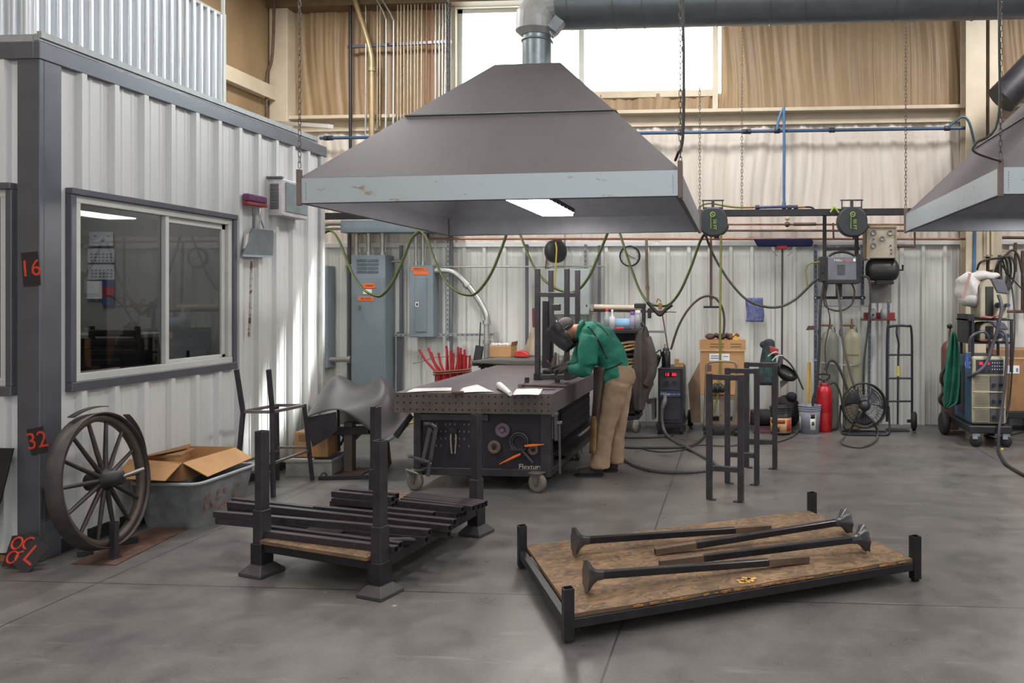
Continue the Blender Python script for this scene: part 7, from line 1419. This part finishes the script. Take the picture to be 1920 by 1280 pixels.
g.v = [p+V((.012*sin(31*p.z+17*p.x), .015*sin(27*p.x+13*p.z), .01*sin(35*p.x))) for p in g.v]; o = g.build('film', mat('film_white', (204, 200, 196), .4, bump=.5, bscale=16), t); MB().bar(wq(1806, 560, VY+.09), wq(1819, 512, VY+.1), .035, .006).build('tape', mat('tape_rose', (170, 132, 120), .5), t)
b = at(V((2.9, 10.95, 0))); P = V((2.97, 10.97, 0)); t = tank('gas_cylinder', P, .12, 1.35, mat('cylinder_brown', (104, 74, 64), .5), 'brown gas cylinder standing behind the green cloth', 'gas cylinder', 'gas cylinders at the wall'); MB().cyl(P+V((0, 0, 1.22)), P+V((0, 0, 1.34)), .024, 10).build('valve', MATS['valve_rust'], t); MB().lathe([(0, 0), (.035, 0), (.035, .03), (0, .03)], P+V((-.02, -.03, 1.42)), (0, -1, 0), 14).build('gauge', black, t); MB().cyl(P+V((0, 0, 1.3)), P+V((0, 0, 1.45)), .015, 8).build('spindle', MATS['valve_rust'], t)
GY = VY+.35
t = thing('green_cloth', 'bright green protective jacket hanging on the side of the welding cart', 'jacket', wq(1783, 765, GY)); L2 = [(622, 1784, 1790), (640, 1780, 1796), (680, 1774, 1800), (720, 1770, 1800), (755, 1768, 1796), (765, 1770, 1778)]
def gj(u, v):
    s_ = v*(len(L2)-1); i = min(len(L2)-2, int(s_)); f_ = s_-i; a, c = L2[i], L2[i+1]; y = a[0]+(c[0]-a[0])*f_; xl = a[1]+(c[1]-a[1])*f_; xr = a[2]+(c[2]-a[2])*f_
    return Y_(xl+(xr-xl)*u, y, GY-.05-.035*sin(4*pi*u+2*v)-.02*sin(9*u))
MB().grid(gj, 24, 18).build('cloth', mat('cloth_bright_green', (26, 108, 82), .8, scale=5, rgb2=(22, 82, 66)), t, solid=.012); MB().grid(lambda u, v: Y_(1793+8*u, 700+60*v-4*u, GY-.02-.02*sin(6*u)), 6, 8).build('lining', mat('lining_dark', (44, 46, 56), .8), t, solid=.01)
for pts, r, lab in (((((1872, 553, VY-.05), (1878, 575, VY-.12), (1872, 610, VY-.14), (1862, 645, VY-.12), (1850, 680, VY-.12), (1830, 700, VY-.12), (1815, 706, VY+.1))), .022, 'thick grey cable looping across the cart control panel'), ((((1868, 620, VY-.05), (1884, 625, VY-.12), (1888, 660, VY-.14), (1884, 720, VY-.14), (1878, 770, VY-.14), (1873, 810, VY-.2), (1872, 842, 9.5))), .020, 'thick cable hanging down the front corner of the cart'),
        (((1775, 684, 10.2), (1766, 700, 10.15), (1765, 715, 10.15), (1772, 725, 10.2)), .022, 'black cable loop behind the green cloth'), (((1772, 730, 10.2), (1762, 745, 10.15), (1764, 755, 10.15), (1776, 765, 10.2)), .02, 'lower black cable loop behind the green cloth')): pipe('power_cable', pts, r, mat('cable_slate', (72, 70, 78), .5) if 'thick' in lab else blackhose, lab, cat='cable')
b = at(wq(1815, 670, VY+.0)); b.tube([wq(1813, 662, VY-.02), wq(1814, 690, VY-.02)], .02, 10); tag(b.build('blue_torch', mat('torch_blue', (58, 88, 160), .45)), 'blue torch handle hanging at the cart front edge', 'torch')
pl = [F(1872, 842, .018), F(1874, 850, .018), F(1885, 868, .018), F(1905, 882, .018), F(1950, 905, .018)]; b = at(pl[0]); b.tube(spl(pl, 6), .018, 8); tag(b.build('floor_cable', blackhose), 'grey cable trailing over the floor away from the welding cart', 'cable', 'cables lying on the floor')
pl = [F(x, y, .012) for x, y in ((1846, 815), (1870, 822), (1895, 815), (1925, 808), (1960, 800))]; b = at(pl[0]); b.tube(spl(pl, 6), .012, 8); tag(b.build('floor_cable', blackhose), 'thin black cable on the floor under the brown carton', 'cable', 'cables lying on the floor')
b = at(F(1878, 842)); b.cyl(F(1876, 842, .008), F(1881, 842, .008), .012, 8); tag(b.build('yellow_plug', yellow), 'small yellow cap on the floor by the welding cart', 'cap')
# carton on black pallet, things on the wall beyond the column
KX0, KX1 = wq(1868, 700, 10.7).x, wq(1868, 700, 10.7).x+1.1
t = thing('cardboard_box', 'wide brown carton with a white label behind the welding cart', 'box', ((KX0+KX1)/2, 11.0, .3)); zb_, zt_ = wq(1890, 771, 10.7).z, wq(1890, 655, 10.7).z
MB().bx(KX0, KX1, 10.7, 11.2, zb_, zt_).build('carton', mat('cardboard_dim', (150, 112, 76), .75), t, bevel=.006); plate_on(t, 'label', 1888, 685, 1911, 700, 10.7, paper); plate_on(t, 'tape', 1870, 670, 1950, 673, 10.7, mat('tape_tan', (196, 160, 116), .4), .004); plate_on(t, 'printed_code', 1905, 690, 1909, 697, 10.694, mat('print_blue', (110, 120, 160), .7), .002)
t = thing('pallet', 'black plastic pallet under the wide brown carton', 'pallet', ((KX0+KX1)/2, 11.0, 0))
MB().bx(KX0-.02, KX1+.02, 10.68, 11.22, zb_-.09, zb_-.003).build('deck', blackp, t, bevel=.006)
for x in (KX0+.05, (KX0+KX1)/2, KX1-.1): MB().bx(x, x+.12, 10.7, 11.2, 0, zb_-.09).build('block', blackp, t)
t = thing('cable_coil', 'coil of black cable hung on the wall beyond the column', 'cable coil', wq(1872, 540, 10.9)); cc = wq(1876, 512, 10.9)
g = MB()
for k in range(4): g.tube([cc+V((.075*cos(a)*(1+.1*k)+.02*k, -.03*k+.04*sin(2*a+k), .2*sin(a)*(1+.05*k))) for a in [2*pi*i/24 for i in range(24)]], .015, 6, closed=True)
g.build('loops', blackhose, t); MB().bar(wq(1873, 478, 11.0), wq(1876, 545, 11.0), .05).build('hanger', rust, t)
pipe('cable', ((1832, 505, 10.8), (1838, 492, 10.7), (1855, 486, 10.7), (1880, 482, 10.8), (1895, 470, 10.9), (1904, 472, 10.9), (1912, 490, 10.9), (1920, 540, 10.9), (1922, 600, 10.9)), .016, blackhose, 'black cable swinging over to the coil beyond the column', cat='cable'); pipe('cable', ((1876, 494, 10.9), (1892, 520, 10.9), (1900, 560, 10.8), (1902, 620, 10.62), (1898, 690, 10.6), (1892, 760, 10.6), (1880, 812, 10.4)), .012, blackhose, 'thin black cable falling from the coil to the floor', cat='cable'); pipe('cable', ((1880, 500, 10.9), (1900, 525, 10.9), (1935, 560, 10.9)), .010, blackhose, 'thin black cable slanting right from the coil', cat='cable')
b = at(wq(1882, 470, 11.0)); b.bar(wq(1862, 468, 11.05), wq(1906, 473, 11.05), .05, .03); tag(b.build('pale_strip', mat('strip_yellow', (196, 178, 132), .6)), 'pale yellow strip on the wall beyond the column', 'strip')
pipe('pipe', ((1904, 455), (1904, 510)), .022, rust, 'short rusty pipe on the wall beyond the column', 11.1); pipe('pipe', ((1917, 470), (1917, 586)), .022, rust, 'rusty pipe at the far end of the wall beyond the column', 11.1); pipe('pipe', ((1853, 583), (1930, 584)), .022, MATS['copper_dark'], 'dark level pipe behind the welding cart', 11.1, smooth=False); pipe('pipe', ((1862, 445), (1960, 446)), .022, rust, 'rusty level pipe on the wall beyond the column', 11.1, smooth=False)
b = at(wq(1853, 450, 10.9)); a, c = wq(1846, 478, 10.9), wq(1862, 405, 10.9); b.bx(a.x+.02, a.x+.05, 10.86, 10.95, a.z, c.z); b.bx(a.x+.08, a.x+.11, 10.86, 10.95, a.z, c.z); b.bx(a.x, c.x, 10.9, 10.96, a.z-.02, c.z); tag(b.build('lamp_tube', cream), 'twin tube cream fixture on the cream column', 'fixture')
# ================================================================ light
w = bpy.data.worlds.new('world'); S.world = w; w.use_nodes = True
nt = w.node_tree; N = nt.nodes; K = nt.links; bg = N['Background']
tc = N.new('ShaderNodeTexCoord'); sx = N.new('ShaderNodeSeparateXYZ'); K.new(tc.outputs['Generated'], sx.inputs[0])
mr = N.new('ShaderNodeMapRange'); K.new(sx.outputs[1], mr.inputs[0]); mr.inputs[1].default_value = -.2; mr.inputs[2].default_value = .6; mr.inputs[3].default_value = 1.0; mr.inputs[4].default_value = 14.
K.new(mr.outputs[0], bg.inputs['Strength']); bg.inputs[0].default_value = (.93, .97, 1, 1)
def area(name, loc, rot, sx_, sy_, power, col=(1, 1, 1), portal=False):
    l = bpy.data.lights.new(name, 'AREA'); l.shape = 'RECTANGLE'; l.size = sx_; l.size_y = sy_; l.energy = power; l.color = col
    o = bpy.data.objects.new(name, l); COL.objects.link(o); o.location = loc; o.rotation_euler = rot
    if portal: l.cycles.is_portal = True
    return o
area('window_daylight', ((WX0+WX1)/2, BW+.14, (WZ0+WZ1)/2), (-pi/2, 0, 0), WX1-WX0, WZ1-WZ0, 1, portal=True)
area('bay_daylight', ((LW+XR)/2, YB-.02, CEIL/2), (pi/2, 0, 0), XR-LW, CEIL, 1, portal=True)
for x in (-5, -.5, 4.2):
    for y, e_ in ((.5, 70), (4.6, 92), (8.7, 175)): area('ceiling_lamp', (x, y, CEIL-.15), (0, 0, 0), .5, 1.3, e_, (1, .98, .975))
vs.exposure = .16

l = bpy.data.lights.new('sun', 'SUN'); l.energy = 30; l.angle = R(3); l.color = (1, .97, .92); o = bpy.data.objects.new('sun', l); COL.objects.link(o)
o.rotation_euler = V((-.6, -1, -1.35)).to_track_quat('-Z', 'Y').to_euler()
area('office_lamp', (-5.9, 6.4, BZ-.12), (0, 0, 0), .3, 1.2, 40, (1, .97, .93))

l = bpy.data.lights.new('second_hood_lamp', 'AREA'); l.shape = 'RECTANGLE'; l.size = .4; l.size_y = 1.8; l.energy = 70; o = bpy.data.objects.new('second_hood_lamp', l); COL.objects.link(o); o.location = (3.7, 8.1, 2.78)
